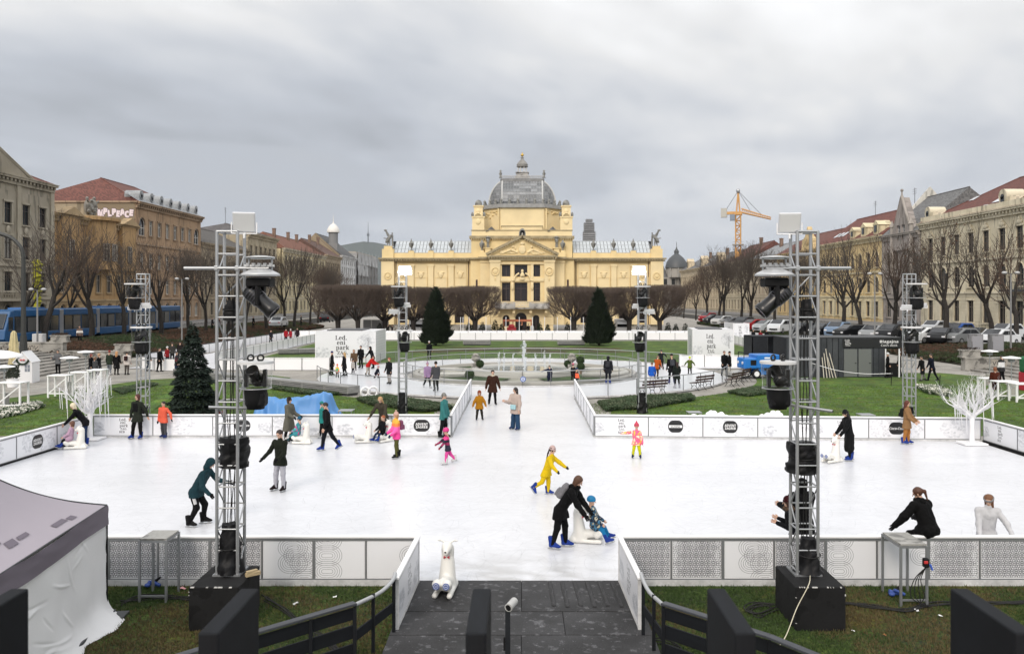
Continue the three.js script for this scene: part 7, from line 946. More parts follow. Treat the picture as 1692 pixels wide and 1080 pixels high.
// a left hand 1 long, fingers towards -y, thumb towards +z
const handG=(lod)=>once('hand' +lod,()=>{const c=[[[0,0,0],[0,-0.42,-0.1],0.14,0.13],[[0,-0.05,0.03],[0,-0.42,0.12],0.14,0.12]];[[0.17,0.36],[0.06,0.42],[-0.06,0.39],[-0.17,0.3]].forEach(([z,l])=>c.push([[0,-0.45,z],[0.03,-0.5 - l*0.55,z*1.1],0.062,0.056],[[0.03,-0.5 - l*0.55,z*1.1],[0.13,-0.47 - l,z*1.1],0.055,0.045]));c.push([[0,-0.1,0.12],[0.06,-0.32,0.3],0.08,0.07],[[0.06,-0.32,0.3],[0.1,-0.5,0.31],0.066,0.05]);return capMesh(c,lod?0.13:0.06,0.03);});
const bootG=(kind,lod)=>once('boot' +kind +lod,()=>kind==='skate'?capMesh([[[0,0.1,-0.05],[0,0.27,-0.07],0.055,0.06],[[0,0.085,-0.06],[0,0.08,0.14],0.05,0.036],[[0,0.16,0],[0,0.1,0.1],0.035,0.03]],lod?0.035:0.016,0.02,(r,x,y)=>Math.max(r,0.055 - y,y - 0.29)):capMesh([[[0,0.06,-0.05],[0,0.12,-0.05],0.05,0.048],[[0,0.045,-0.06],[0,0.04,0.13],0.045,0.036]],lod?0.035:0.02,0.02,(r,x,y)=>Math.max(r,0.004 - y)));
const bladeG=once('blade',()=>{const g=new GB();g.ext([[-0.14,0.004],[0.12,0],[0.18,0.03],[0.17,0.04],[0.1,0.03],[-0.14,0.03]],0.008,mt(0.004,0,0,-Math.PI / 2));g.cbox(0,0.045,-0.07,0.03,0.03,0.07);g.cbox(0,0.045,0.09,0.03,0.03,0.06);return g.geometry();});
const soleG=once('sole',()=>new GB().cbox(0,0.012,0.03,0.085,0.024,0.26).geometry());
const cl=(h)=>{const c=new THREE.Color(h);return [c.r,c.g,c.b];};
const cloth=(h,r=0.85,o)=>M(cl(h),r,o||{phys:1,specularIntensity:0.35,map:T.fabric});
// o: h height, f facing (0 to the eye, 90 to the right), pose numbers in degrees
function person(label,at,o) {
const H=o.h||1.72,s=H / 1.75,kid=H<1.45,y0=o.y||0,D=Math.hypot(at[0],at[2]),lod=D>45?1:0,cell=clamp(D*0.00075,0.016,0.042)*(kid?0.9:1),rd=Math.PI / 180;
const t=thing('person',label,'person',[at[0],y0,at[2]],(o.f||0)*rd,o.group);
const hh=H<1.25?H / 5.6:kid?H / 6.3:H / 7.3,leg=H*(kid?0.455:0.495),skate=o.skate !==undefined,foot=skate?0.11*Math.max(0.75,s):0.07*s,th=(leg - foot)*0.5,sh=(leg - foot)*0.5,tor=H - leg - hh*1.12,bw=o.bulk??1,fat=s*bw*(kid?1.08:1);
const dir=(flex,abd,sx)=>[Math.sin(abd*rd)*sx,-Math.cos(flex*rd)*Math.cos(abd*rd),Math.sin(flex*rd)],add=(a,d,l)=>[a[0] +d[0]*l,a[1] +d[1]*l,a[2] +d[2]*l];
const legs=o.legs||[[6,8,4],[-4,8,4]],arms=o.arms||[[4,10,14],[6,8,20]],lean=(o.lean||2)*rd,tw=(o.twist||0)*rd,up=[0,Math.cos(lean),Math.sin(lean)];
const hipW=0.085*s,P=[0,0,0],J={};
for (const [q,sx] of [[0,1],[1,-1]]) {const [fl,kn,ab]=legs[q];J['hip' +q]=[hipW*sx,0,0];J['knee' +q]=add(J['hip' +q],dir(fl,ab,sx),th);J['ank' +q]=add(J['knee' +q],dir(fl - kn,ab*0.8,sx),sh);}
const low=Math.min(J.ank0[1],J.ank1[1]),py=o.seat?o.seat:foot - low;const off=(p)=>{p[1] +=py;};
for (const k in J) off(J[k]);P[1]=py;
const neck=add(P,up,tor),chest=add(P,up,tor*0.72),waist=add(P,up,tor*0.3),shW=(kid?0.145:0.185)*s,ua=0.168*H,fa=0.145*H,rot=(x)=>[x*Math.cos(tw),0,-x*Math.sin(tw)];
for (const [q,sx] of [[0,1],[1,-1]]) {const [fl,ab,el]=arms[q],r=rot(shW*sx);J['sho' +q]=add([chest[0] +r[0],0,chest[2] +r[2]],[0,1,0],chest[1] +tor*0.13*up[1]);J['sho' +q][2] +=tor*0.13*up[2];J['elb' +q]=add(J['sho' +q],dir(fl,ab,sx),ua);J['wri' +q]=add(J['elb' +q],dir(fl +el,ab*(arms[q][3]??0.6),sx),fa);}
const headDir=[0,Math.cos(lean*0.6 +(o.nod||0)*rd*0.5),Math.sin(lean*0.6 +(o.nod||0)*rd*0.5)],hc=add(neck,headDir,hh*0.6),hm=new THREE.Matrix4().compose(V(...hc),new THREE.Quaternion().setFromEuler(new THREE.Euler((lean*0.55 +(o.nod??4)*rd),(o.look||0)*rd,0,'YXZ')),V(hh,hh,hh));
const skin=M(o.skin||[0.52,0.32,0.23],0.6),strip=(g)=>{const q=g.index?g.clone():g.clone();q.deleteAttribute('uv');return q;};
const W=0.09*fat,body=[];
const torso=(k,e)=>[[add(P,[1,0,0],W*0.55),add(chest,rot(1),W*0.75),W*0.95*k +e,W*1.05*k +e],[add(P,[-1,0,0],W*0.55),add(chest,rot(-1),W*0.75),W*0.95*k +e,W*1.05*k +e],[J.sho0,J.sho1,0.05*fat*k +e,0.05*fat*k +e],[chest,neck,0.085*fat*k +e,0.055*s +e*0.5]];
const armsC=(k,e)=>[0,1].flatMap((q)=>[[J['sho' +q],J['elb' +q],0.05*fat*k +e,0.044*fat*k +e],[J['elb' +q],J['wri' +q],0.043*fat*k +e,0.034*fat*k +e*0.7]]);
const legsC=(k,e,wide=0)=>[[J.hip0,J.hip1,0.1*fat*k +e,0.1*fat*k +e],...[0,1].flatMap((q)=>[[J['hip' +q],J['knee' +q],0.088*fat*k +e,0.06*fat*k +e +wide*0.5],[J['knee' +q],J['ank' +q],0.06*fat*k +e +wide*0.5,0.042*fat*k +e +wide]])];
// body: one continuous skin, with head and hands
const bg=[capMesh([...torso(0.82,0),...armsC(0.8,0),...legsC(0.85,0)],Math.max(cell*1.4,0.028),0.04),strip(headG(lod)).applyMatrix4(hm)];
const hands=[0,1].map((q)=>{const a=V(...J['elb' +q]),b=V(...J['wri' +q]),d=b.clone().sub(a).normalize(),qt=new THREE.Quaternion().setFromUnitVectors(V(0,-1,0),d),L=0.105*H*(kid?0.95:1);return strip(handG(lod)).applyMatrix4(new THREE.Matrix4().compose(b,qt,V(q?-L:L,L,L)));});
hands.forEach((h,q)=>{if (q) {const ix=h.index;for (let k=0;k<ix.count;k +=3) {const a=ix.getX(k);ix.setX(k,ix.getX(k +1));ix.setX(k +1,a);}}});
if (o.glove) hands.forEach((h)=>mesh('glove',h,cloth(o.glove),t));else bg.push(...hands);
mesh('body',mergeGeometries(bg.map((g)=>{const q=strip(g);return q;})),skin,t);
if (D<40&&!o.noface) for (const sx of [-1,1]) {const e=mesh('eye',eyeG,M([0.02,0.015,0.012],0.2),t);e.applyMatrix4(hm.clone().multiply(new THREE.Matrix4().makeTranslation(sx*0.13,0.03,0.33)));}
const R0=at[0]*3.1,wr=(amp)=>(r,x,y,z)=>r +amp*(noise3(x*16 +R0,y*11,z*16) - 0.5) +amp*0.6*(noise3(x*34,y*22 +R0,z*34) - 0.5);
// trousers
const wideL=o.wide?0.045*s:0;const hemCut=(r,x,y,z)=>{for (const q of [0,1]) {const a=J['ank' +q],k=J['knee' +q];const dx=(a[0] - k[0]) / sh,dy=(a[1] - k[1]) / sh,dz=(a[2] - k[2]) / sh,v=(x - a[0])*dx +(y - a[1])*dy +(z - a[2])*dz;if (Math.hypot(x - a[0],y - a[1],z - a[2])<0.16*s) r=Math.max(r,v - (o.wide?0.07:0.02)*s);}return r;};
const lw=wr(0.016*s);const patM=(h)=>Array.isArray(h)?null:cloth(h);
const paint=(g,list,sc)=>{const P=g.attributes.position,c=[];const L=list.map(cl);for (let k=0;k<P.count;k++) {const v=noise3(P.getX(k)*sc,P.getY(k)*sc,P.getZ(k)*sc),y=P.getY(k) / H;c.push(...(o.band?L[clamp(Math.floor((0.84 - y) / (o.band)),0,L.length - 1)]:L[Math.floor(v*0.999*L.length*1.6) % L.length]));}g.setAttribute('color',new THREE.Float32BufferAttribute(c,3));};
mesh('trousers',capMesh(legsC(1,0.012*s,wideL),cell,0.03*s,(r,x,y,z)=>hemCut(lw(r,x,y,z),x,y,z)),cloth(o.bot||'#1b1c20'),t);
// jacket, with a skirt for coats
const e=(o.puff??0.022)*s,jk=[...torso(1,e),...armsC(1,e*0.85)],coat=o.coat||0.06,ld=[0,1].map((q)=>[J['knee' +q][0] - J['hip' +q][0],J['knee' +q][1] - J['hip' +q][1],J['knee' +q][2] - J['hip' +q][2]]);
for (const q of [0,1]) jk.push([J['hip' +q],add(J['hip' +q],ld[q],Math.min(coat*H / th,1.15)),0.098*fat +e,0.1*fat +e +coat*0.08]);
jk.push([P,add(P,[(ld[0][0] +ld[1][0]) / 2,(ld[0][1] +ld[1][1]) / 2,(ld[0][2] +ld[1][2]) / 2],Math.min(coat*H / th,1.1)),0.1*fat +e,0.105*fat +e]);
const jw=wr(0.017*s),hemY=P[1] - coat*H;const jg=capMesh(jk,cell,0.035*s,(r,x,y,z)=>{r=jw(r,x,y,z);return o.seat?r:Math.max(r,hemY - 0.02 - y);});
if (Array.isArray(o.top)) paint(jg,o.top,o.pat||9);mesh('jacket',jg,Array.isArray(o.top)?M([1,1,1],0.85,{vertexColors:true}):cloth(o.top||'#15161a',o.gloss||0.85),t);
if (o.collar) {const c=add(neck,up,-0.01*s);mesh(o.collar[1]||'collar',capMesh([[add(c,[1,0,0],0.06*s),add(c,[0,0.2,1],0.07*s),0.05*s,0.045*s],[add(c,[-1,0,0],0.06*s),add(c,[0,0.2,1],0.07*s),0.05*s,0.045*s],[add(c,[1,0,0],0.06*s),add(c,[0,0.3,-1],0.08*s),0.055*s,0.06*s],[add(c,[-1,0,0],0.06*s),add(c,[0,0.3,-1],0.08*s),0.055*s,0.06*s]],Math.max(cell,0.018),0.03,wr(0.03)),cloth(o.collar[0]),t);}
// feet
const minA=Math.min(J.ank0[1],J.ank1[1]);
for (const q of [0,1]) {const a=J['ank' +q],fl=legs[q][0] - legs[q][1],lift=o.seat?1:smooth(0.03,0.12,a[1] - minA),fs=Math.max(0.72,s)*(kid?1.08:1),b=mesh(skate?'skate':'shoe',bootG(skate?'skate':'shoe',lod),cloth(skate?o.skate:(o.shoe||'#17171a'),0.6),t);b.scale.set(fs,fs,fs);b.rotation.set(-fl*rd*0.9*lift*(o.seat?0.7:1),(q?-1:1)*(o.toe??9)*rd,0,'YXZ');const dn=V(0,-(skate?0.11:0.06)*fs,0.03*fs).applyEuler(b.rotation);b.position.set(a[0] +dn.x,a[1] +dn.y,a[2] +dn.z);mesh(skate?'blade':'sole',skate?bladeG:soleG,skate?C.alu:C.rubber,b);}
// head wear
const on=(n,g,m)=>{const x=mesh(n,g,m,t);x.applyMatrix4(hm);return x;};
if (o.hair !==0&&(!o.hat||o.hat[0] !=='hood')) on('hair',hairG(o.hair?o.hair[0]:'short',lod),M(o.hair?cl(o.hair[1]):[0.03,0.02,0.014],0.6));
if (o.hat) on({helmet:'helmet',hood:'hood'}[o.hat[0]]||'hat',hatG(o.hat[0],lod),cloth(o.hat[1],o.hat[0]==='helmet'?0.3:0.9));
if (o.pack) {const m=new THREE.Matrix4().compose(V(...add(P,up,tor*0.62)),new THREE.Quaternion().setFromEuler(new THREE.Euler(lean,tw,0)),V(s,s,s));const g=new GB();g.geo(new RoundedBoxGeometry(0.26,0.36,0.15,3,0.06),m.clone().multiply(mt(0,0,-0.15 - e)));g.geo(new RoundedBoxGeometry(0.2,0.17,0.07,3,0.03),m.clone().multiply(mt(0,-0.08,-0.24 - e)));mesh('backpack',g.geometry(),cloth(o.pack),t);}
if (o.bag) {const g=new GB();g.geo(new RoundedBoxGeometry(0.28,0.2,0.1,3,0.04),mt(...add(P,[0.2,0.5,1],0.2*s)));mesh('bag',g.geometry(),cloth(o.bag),t);}
if (o.front) {const g=new GB(),c=add(P,up,tor*0.62);g.geo(new RoundedBoxGeometry(0.2*s,tor*0.5,0.03,2,0.012),mt(c[0],c[1],c[2] +W +e +0.012,0,lean));mesh('shirt_front',g.geometry(),cloth(o.front),t);}
if (o.stripe) {const g=new GB(),sq=o.sq||0,sx=sq?-1:1,a=J['hip' +sq],b=J['knee' +sq];g.bar(add(a,[0.75*sx,0,0.1],0.1*s),[b[0] +0.055*s*sx,b[1] +0.1*s,b[2]],0.045*s,0.035*s,8);mesh('trouser_stripe',g.geometry(),cloth(o.stripe),t);}
return t;
}
// ------------------------------------------------------------------ white animal-shaped skating aids
const aidBody=once('aid',()=>capMesh([[[0,0.14,-0.05],[0,0.72,-0.12],0.185,0.125],[[0,0.82,-0.1],[0,0.88,-0.04],0.135,0.115],[[0,0.84,0.04],[0,0.8,0.12],0.07,0.05],[[-0.13,0.06,-0.3],[-0.15,0.07,0.5],0.05,0.055],[[0.13,0.06,-0.3],[0.15,0.07,0.5],0.05,0.055],[[0,0.2,0],[0,0.26,0.36],0.13,0.12],[[-0.09,0.24,0.42],[-0.1,0.3,0.5],0.1,0.1],[[0.09,0.24,0.42],[0.1,0.3,0.5],0.1,0.1],[[-0.1,0.1,-0.25],[0,0.2,-0.15],0.08,0.1],[[0.1,0.1,-0.25],[0,0.2,-0.15],0.08,0.1]],0.022,0.05));
const aidW=M([0.7,0.69,0.65],0.4),aidBlue=M([0.05,0.09,0.3],0.5),aidRed=M([0.5,0.05,0.07],0.6);
function aid(label,at,f,y=0.05,s=1) {
const t=thing('skating_aid',label,'skating aid',[at[0],y,at[2]],f*Math.PI / 180,'white animal skating aids');t.scale.set(s,s,s);mesh('body',aidBody,aidW,t);for (const q of [-1,1]) {let g=new GB();g.bar([q*0.06,0.96,-0.08],[q*0.17,1.02,-0.08],0.02,0.012,7);g.bar([q*0.15,1.0,-0.08],[q*0.21,1.0,-0.1],0.024,0.01,7);g.build('ear',aidW,t);g=new GB();g.bar([q*0.1,0.29,0.585],[q*0.1,0.29,0.605],0.068,0.066,18);const d=g.build('paw_disc',aidBlue,t);g=new GB();g.geo(new THREE.TorusGeometry(0.045,0.006,5,16),mt(q*0.1,0.29,0.606));g.cbox(q*0.1,0.29,0.606,0.05,0.012,0.006);g.build('disc_mark',M([0.6,0.62,0.66],0.5),d);g=new GB();g.ball(q*0.055,0.89,0.045,0.014);g.build('eye',C.black,t);}
let g=new GB();g.ball(0,0.83,0.165,0.022,0.018,0.014);g.build('nose',C.black,t);g=new GB();for (const q of [-1,1]) g.geo(new THREE.ConeGeometry(0.035,0.06,4),mt(q*0.03,0.69,0.03,0,0,q*Math.PI / 2));g.build('bow_tie',aidRed,t);
}
// ------------------------------------------------------------------ who is where
const ice_=(px,py)=>G(px,py,0.05),onI=(l,px,py,o)=>{const p=ice_(px,py);return person(l,p,{y:0.05,...o});},onG=(l,px,py,o)=>person(l,G(px,py),o);
const BL='#1d3c94',DK='#111216',BK='#0a0a0c';
const both=(a)=>[a,a];
function rider(la,lk,px,py,f,o,s=0.84) {const p=ice_(px,py);aid(la,p,f,0.05,s);const a=f*Math.PI / 180;person(lk,[p[0] +Math.sin(a)*0.27,0,p[2] +Math.cos(a)*0.27],{y:0.05,f,seat:0.4,h:1.1,lean:-6,legs:[[72,45,12],[66,35,12]],arms:both([25,10,30]),skate:BL,...o});}
onI('skater in a dark teal hoodie with the hood up, left of the left front tower',322,868,{h:1.78,f:88,lean:30,legs:[[28,34,6],[14,38,8]],arms:[[40,8,36],[2,12,48]],top:'#1c3a42',bot:BK,stripe:'#d8d8d8',sq:1,skate:BK,hat:['hood','#1c3a42'],glove:BK,nod:20});
onI('boy in a dark olive top and light grey sweatpants near the left front tower',463,811,{h:1.76,f:335,top:'#1b2017',bot:'#b4b4bd',skate:'#1c1012',legs:[[4,4,5],[6,8,6]],arms:[[12,4,50,-1.5],[14,24,34]],hair:['short','#22140e'],glove:BK,nod:14});
onI('young man in a black jacket and blue skates striding left',541,745,{h:1.78,f:300,lean:6,top:'#0b0c0f',bot:'#10131b',skate:BL,legs:[[-24,14,4],[16,8,4]],arms:[[6,8,20],[-8,8,12]],hair:['short','#1d130d'],nod:12,toe:4});
onI('woman in a long olive-grey parka and dark beanie by the rear board',477,729,{h:1.7,f:75,coat:0.24,puff:0.045,top:'#66645a',bot:BK,skate:'#cfcfcf',hat:['beanie','#241d1a'],hair:['bob','#3a281c'],arms:both([18,4,45]),glove:BK});
rider('white skating aid carrying the child in a teal snowsuit','child in a teal and pink snowsuit seated on a white aid',503,733,262,{h:1.15,top:['#2c7d86','#57a0a6','#b83f7d','#2c7d86'],bot:'#2c8790',hat:['beanie','#1f5f7e'],skate:'#16181c',puff:0.035});
onI('child in a teal jacket half hidden behind the striding young man',531,724,{h:1.45,f:110,top:'#2b8a85',bot:BK,skate:'#c8c8c8',hat:['beanie','#2b8a85']});
onI('girl in a pink and orange jacket with backpack and bobble hat',655,757,{h:1.6,f:292,top:['#e2a43a','#ea7a40','#ec5ca4','#ec5ca4','#d83f8c'],band:0.07,puff:0.04,bot:'#56572c',skate:'#101010',hat:['pom','#d7b0a4'],hair:['bob','#a07850'],pack:'#7d4a66',arms:both([12,10,35]),glove:'#1d3152',nod:4});
onI('small girl in a pink helmet and pink-navy suit reaching left',740,767,{h:1.22,f:280,lean:8,top:['#8d2450','#d8357e','#1a1a2e','#8d2450','#1a1a2e'],band:0.075,bot:'#ea57a8',skate:'#dcdcdc',hat:['helmet','#e0458e'],arms:[[30,30,10],[45,12,10]],legs:[[14,8,4],[-22,20,5]],glove:'#a03048'});
onI('woman with long blond hair and belted grey-brown coat leaning over two aids',634,725,{h:1.74,f:340,lean:22,coat:0.2,top:'#443f35',bot:'#222',skate:'#20242c',hair:['long','#a5835a'],arms:[[30,14,8],[28,22,8]],nod:16});
aid('left white aid of the pair in front of the blond woman',ice_(606,731),285,0.05,0.84);
rider('right white aid of the pair, with a child in black on it','child in a black jacket and blue skates between two aids',640,729,318,{h:1.15,top:BK,bot:'#22324d',hair:['short','#8a4a24'],puff:0.035});
onI('person in a teal hoodie and grey beanie at the corridor corner',733,724,{h:1.78,f:75,top:'#3d7f7e',puff:0.03,bot:'#101014',skate:BK,hat:['beanie','#8c8b86'],arms:both([6,6,15]),glove:BK});
onI('child in a mustard jacket in the ice corridor',792,694,{h:1.34,f:6,top:'#b0781a',puff:0.04,bot:'#2b2924',skate:'#20222a',hair:['bob','#7c3d1e'],hat:['beanie','#8a4632'],arms:both([6,32,8]),legs:[[4,6,9],[2,6,7]]});
onI('man in a brown jacket with a cream fur collar in the corridor',814,669,{h:1.8,f:8,top:'#3b2218',puff:0.04,coat:0.12,collar:['#d6cab4','fur_collar'],bot:BK,skate:BK,arms:both([2,20,8]),legs:[[4,4,5],[0,4,8]],hair:['short','#1c120d']});
onI('woman in a cream jacket and wide blue jeans with a pale blue bag',852,710,{h:1.78,f:318,top:'#c4b2a8',puff:0.045,coat:0.1,bot:'#2d4a69',wide:1,skate:'#26376c',bag:'#a8ced6',hair:['long','#1b0f0b'],look:-25,legs:[[4,2,7],[0,2,7]],arms:[[4,14,12],[30,4,75]]});
onI('child in a bright yellow suit with a long braid, skating right',903,818,{h:1.42,f:68,lean:18,top:'#e6c418',bot:'#e6c418',puff:0.03,skate:BL,hat:['beanie','#ccb1ac'],hair:['braid','#2a1710'],legs:[[6,10,3],[-18,38,14]],arms:[[50,12,5],[28,30,25]],glove:BK});
onI('woman in black bending to push a white aid, grey plush backpack',926,906,{h:1.76,f:72,lean:34,top:'#070709',coat:0.1,puff:0.03,bot:BK,skate:BL,collar:[BK,'fur_collar'],hair:['bob','#4e3220'],pack:'#7b7a7e',arms:both([30,3,8]),legs:[[12,14,4],[-6,10,5]],glove:BK,nod:12});
rider('white aid pushed by the woman in black, nearest the ramp','child in a blue helmet and patterned jacket riding an aid',962,895,78,{h:1.18,top:['#131a24','#c8c2aa','#22344e','#0d1016','#3f6f8f'],pat:15,bot:'#1d7cb3',hat:['helmet','#2b84b8'],hair:0,puff:0.035});
onI('small girl in a patterned pink jacket and neon yellow trousers, one arm out',1052,757,{h:1.22,f:350,top:['#e8667a','#f0dfc6','#e8ac48','#e8568a'],pat:13,bot:'#dcdc1c',skate:'#14244e',hat:['pom','#e0566e'],arms:[[4,18,10],[8,82,4,1]],legs:[[0,2,9],[0,8,9]],glove:'#d62f6a',puff:0.035});
onI('woman in a long black coat pushing an aid behind the right front tower',1404,761,{h:1.74,f:268,lean:10,coat:0.3,puff:0.035,top:'#111214',bot:BK,skate:BL,hair:['long','#120d0b'],hat:['beanie','#17191b'],arms:both([24,4,14]),nod:16});
aid('white aid pushed by the woman in the long black coat',ice_(1379,763),300,0.05,0.86);
onI('woman in a tan coat with long auburn hair and backpack at the rear board',1499,734,{h:1.66,f:55,coat:0.12,top:'#97734e',bot:'#b2783f',puff:0.035,skate:BL,hair:['long','#552617'],pack:'#191c19',arms:both([20,6,30])});
person('woman in a black puffer jacket sitting on the right front board',[XA(1538,15.95),0,-15.98],{f:205,h:1.68,seat:1.03,lean:24,puff:0.05,top:'#060607',collar:['#060607','hood'],bot:BK,hair:['pony','#4a2a19'],legs:both([70,62,10]),arms:[[16,42,14],[20,10,50]],glove:BK,look:40,nod:6,skate:BL});
person('girl in a white hoodie and grey headband leaning on the right front board',[XA(1629,16.5),0,-16.45],{f:345,h:1.62,y:0.05,lean:10,top:'#d6d6d9',puff:0.022,bot:BK,skate:BL,hair:['long','#6b452a'],hat:['band','#8b8a8c'],arms:[[22,30,6],[20,4,14]],glove:BK,nod:12,look:-22});
person('person in a burgundy hat and dark coat behind the right front tower',[XA(1314,16.4),0,-16.4],{f:250,h:1.56,y:0.05,lean:14,coat:0.2,top:'#0d0f15',bot:BK,skate:BL,hat:['beanie','#3a0f14'],hair:['bob','#3a2015'],collar:['#5c4a3c','fur_collar'],arms:both([0,2,110])});
person('tall person in black right behind the right front tower legs',[XA(1326,16.9),0,-16.9],{f:190,h:1.8,y:0.05,coat:0.15,puff:0.05,top:'#08080a',bot:BK,skate:BK,hat:['hood','#08080a'],arms:both([30,10,60])});
onI('person in a black jacket and jeans with pale hair bending at the left white tree',141,735,{h:1.74,f:290,lean:38,top:'#0c0d12',bot:'#26385a',skate:BL,hair:['bob','#d0c4aa'],arms:[[36,8,8],[20,55,4,1]],legs:[[2,10,4],[14,12,4]]});
rider('white aid with a child in lilac in the left rink corner','child in a lilac jacket riding an aid in the left rink corner',129,741,285,{h:1.15,top:'#c3a2b8',bot:'#15151a',hair:['bob','#5a3826'],puff:0.04});
onI('woman in a dark green jacket and black outfit leaning on the left rear board',227,725,{h:1.76,f:345,top:'#262b23',coat:0.1,bot:BK,skate:BL,front:BK,hair:['bob','#451b13'],arms:[[-14,26,6],[4,10,6]],legs:[[2,2,6],[14,10,6]],look:-15});
onI('boy in a coral hoodie and grey trousers at the left rear board',270,724,{h:1.46,f:342,top:'#ec684e',bot:'#4a4a4e',skate:'#1d3272',arms:[[-6,42,20],[4,6,8]],glove:BK,hair:['short','#20140e'] ,nod:6});
// ring track
onI('man in black with a blue beanie at the left of the ring track',548,621,{f:95,h:1.75,coat:0.12,top:DK,bot:BK,skate:BK,hat:['beanie','#2a3066'],hair:0});
onI('woman in black with blond hair at the left of the ring track',569,622,{f:265,h:1.7,coat:0.16,top:'#15151a',bot:BK,skate:BK,hair:['long','#b59568']});
onI('toddler in coral between two adults on the ring track',557,624,{f:20,h:0.95,top:['#e8563c','#e0c040','#58a078'],pat:8,bot:'#2a2a30',skate:DK,hat:['beanie','#e8563c']});
onI('person in a brown vest bending over a child in front of the left cube',585,613,{f:5,h:1.68,lean:20,top:'#6b5540',bot:'#20222a',skate:DK,hair:['bob','#7d634a']});
onI('child in pale grey before the person in a brown vest',583,617,{f:5,h:1.05,top:'#b8b3ae',bot:'#1c1c22',skate:DK,hat:['beanie','#2a2a2e']});
onI('man in black standing before the left cube',596,609,{f:345,h:1.8,top:'#0b0b0e',bot:BK,skate:BK,hair:['short','#120d0a']});
onI('man in black leaning left near the left cube corner',616,609,{f:310,h:1.78,lean:20,top:'#0e0f13',bot:BK,skate:BK,hat:['hood','#0e0f13'],arms:[[20,25,5],[30,10,10]]});
onI('person in a red jacket bending forward on the ring track',608,622,{f:75,h:1.6,lean:38,top:'#c91f1f',puff:0.04,bot:'#b8b0a6',skate:DK,hair:['short','#40180f'],arms:both([40,6,30])});
onI('child in navy crouching on the ring track right of the red jacket',621,624,{f:60,h:1.05,lean:30,seat:0.32,top:'#151a2c',bot:'#5a1420',skate:DK,hat:['beanie','#c08a9a'],legs:[[60,80,10],[20,60,10]]});
onI('red-haired person in a dark jacket left of the left middle tower',643,635,{f:325,h:1.7,coat:0.1,top:'#16181d',bot:'#aba5a3',skate:DK,hair:['short','#8c3014']});
onI('skater in black with a white hat on the far side of the ring',709,594,{f:10,h:1.66,top:'#101114',bot:'#222',skate:DK,hat:['beanie','#c8c8c8']});
onI('skater in a lilac jacket and bobble hat left of the corridor',706,641,{f:35,h:1.58,top:'#a588ad',puff:0.04,bot:'#26282e',skate:'#c8c8cc',hat:['pom','#b08ba6'],legs:[[16,10,5],[-12,18,5]]});
onI('man in a grey jacket and black cap left of the corridor',720,647,{f:205,h:1.78,top:'#4e4f53',bot:'#16171a',skate:'#55565a',hat:['beanie',BK],legs:[[-8,12,4],[10,12,4]]});
onI('child in a navy suit holding the clear pool fence',908,637,{f:200,h:1.32,top:'#121b38',bot:'#121b38',skate:'#202226',hat:['beanie','#c8c2b8'],arms:[[10,75,0,1],[5,12,10]],puff:0.04});
onI('child with a pink hat at the right corridor end',947,633,{f:160,h:1.28,top:'#17181c',bot:'#17181c',skate:DK,hat:['pom','#e5809a']});
onI('child in a neon orange vest at the right corridor end',953,638,{f:110,h:1.15,top:['#17181c','#f2603c','#f2603c','#17181c'],band:0.13,bot:'#17181c',skate:DK,hat:['beanie','#22406a'],arms:[[40,40,0],[10,10,10]]});
onI('skater in a dark hooded coat with backpack right of the fountain',1005,634,{f:165,h:1.78,coat:0.1,top:'#22242a',puff:0.04,bot:'#1b1e28',skate:BL,hat:['hood','#22242a'],pack:'#33343a'});
onI('child in a bright blue jacket beside the right middle tower',1077,638,{f:165,h:1.5,lean:18,top:'#1d5cc0',bot:'#cfcfd4',skate:'#3a3f78',hair:['short','#5a3a20']});
onI('person in an orange-brown jacket bending behind the child in blue',1085,626,{f:150,h:1.62,lean:22,top:'#b4551c',bot:'#38200f',skate:DK,hair:['short','#6e5a46'],arms:[[40,8,10],[10,10,20]]});
onI('small skater in dark clothes farthest at the right of the ring',1093,611,{f:190,h:1.55,top:'#1d2024',bot:'#16161a',skate:DK,hat:['beanie','#55555a'],arms:[[10,30,10],[20,60,20]]});
onI('tall man in black with a grey backpack on the right of the ring',1110,634,{f:185,h:1.92,coat:0.1,top:'#101116',bot:'#14151c',skate:'#4a4a78',pack:'#44464d',hat:['beanie',BK],hair:0});
onI('woman in a dark green coat with long dark hair before the tall man',1119,641,{f:200,h:1.62,coat:0.14,top:'#1b231f',bot:'#16171a',skate:'#c0c0c8',hair:['long','#2c1a12'],arms:[[10,12,8],[30,30,4]]});
onI('child in a neon yellow helmet and olive jacket with arms out',1140,619,{f:175,h:1.3,top:'#55662a',puff:0.035,bot:'#121215',skate:DK,hat:['helmet','#d4f01c'],hair:0,arms:both([4,48,4])});
onG('man in black with a reddish face standing left of the blue machine',1197,622,{f:20,h:1.82,coat:0.1,top:'#0d0e12',bot:'#0d0e12',hair:['short','#4a2a1c']});
onG('man in black with pale trousers standing next to the blue machine',1206,622,{f:265,h:1.78,coat:0.08,top:'#0c0d10',bot:'#c4c0b8',hat:['beanie',BK],hair:0});
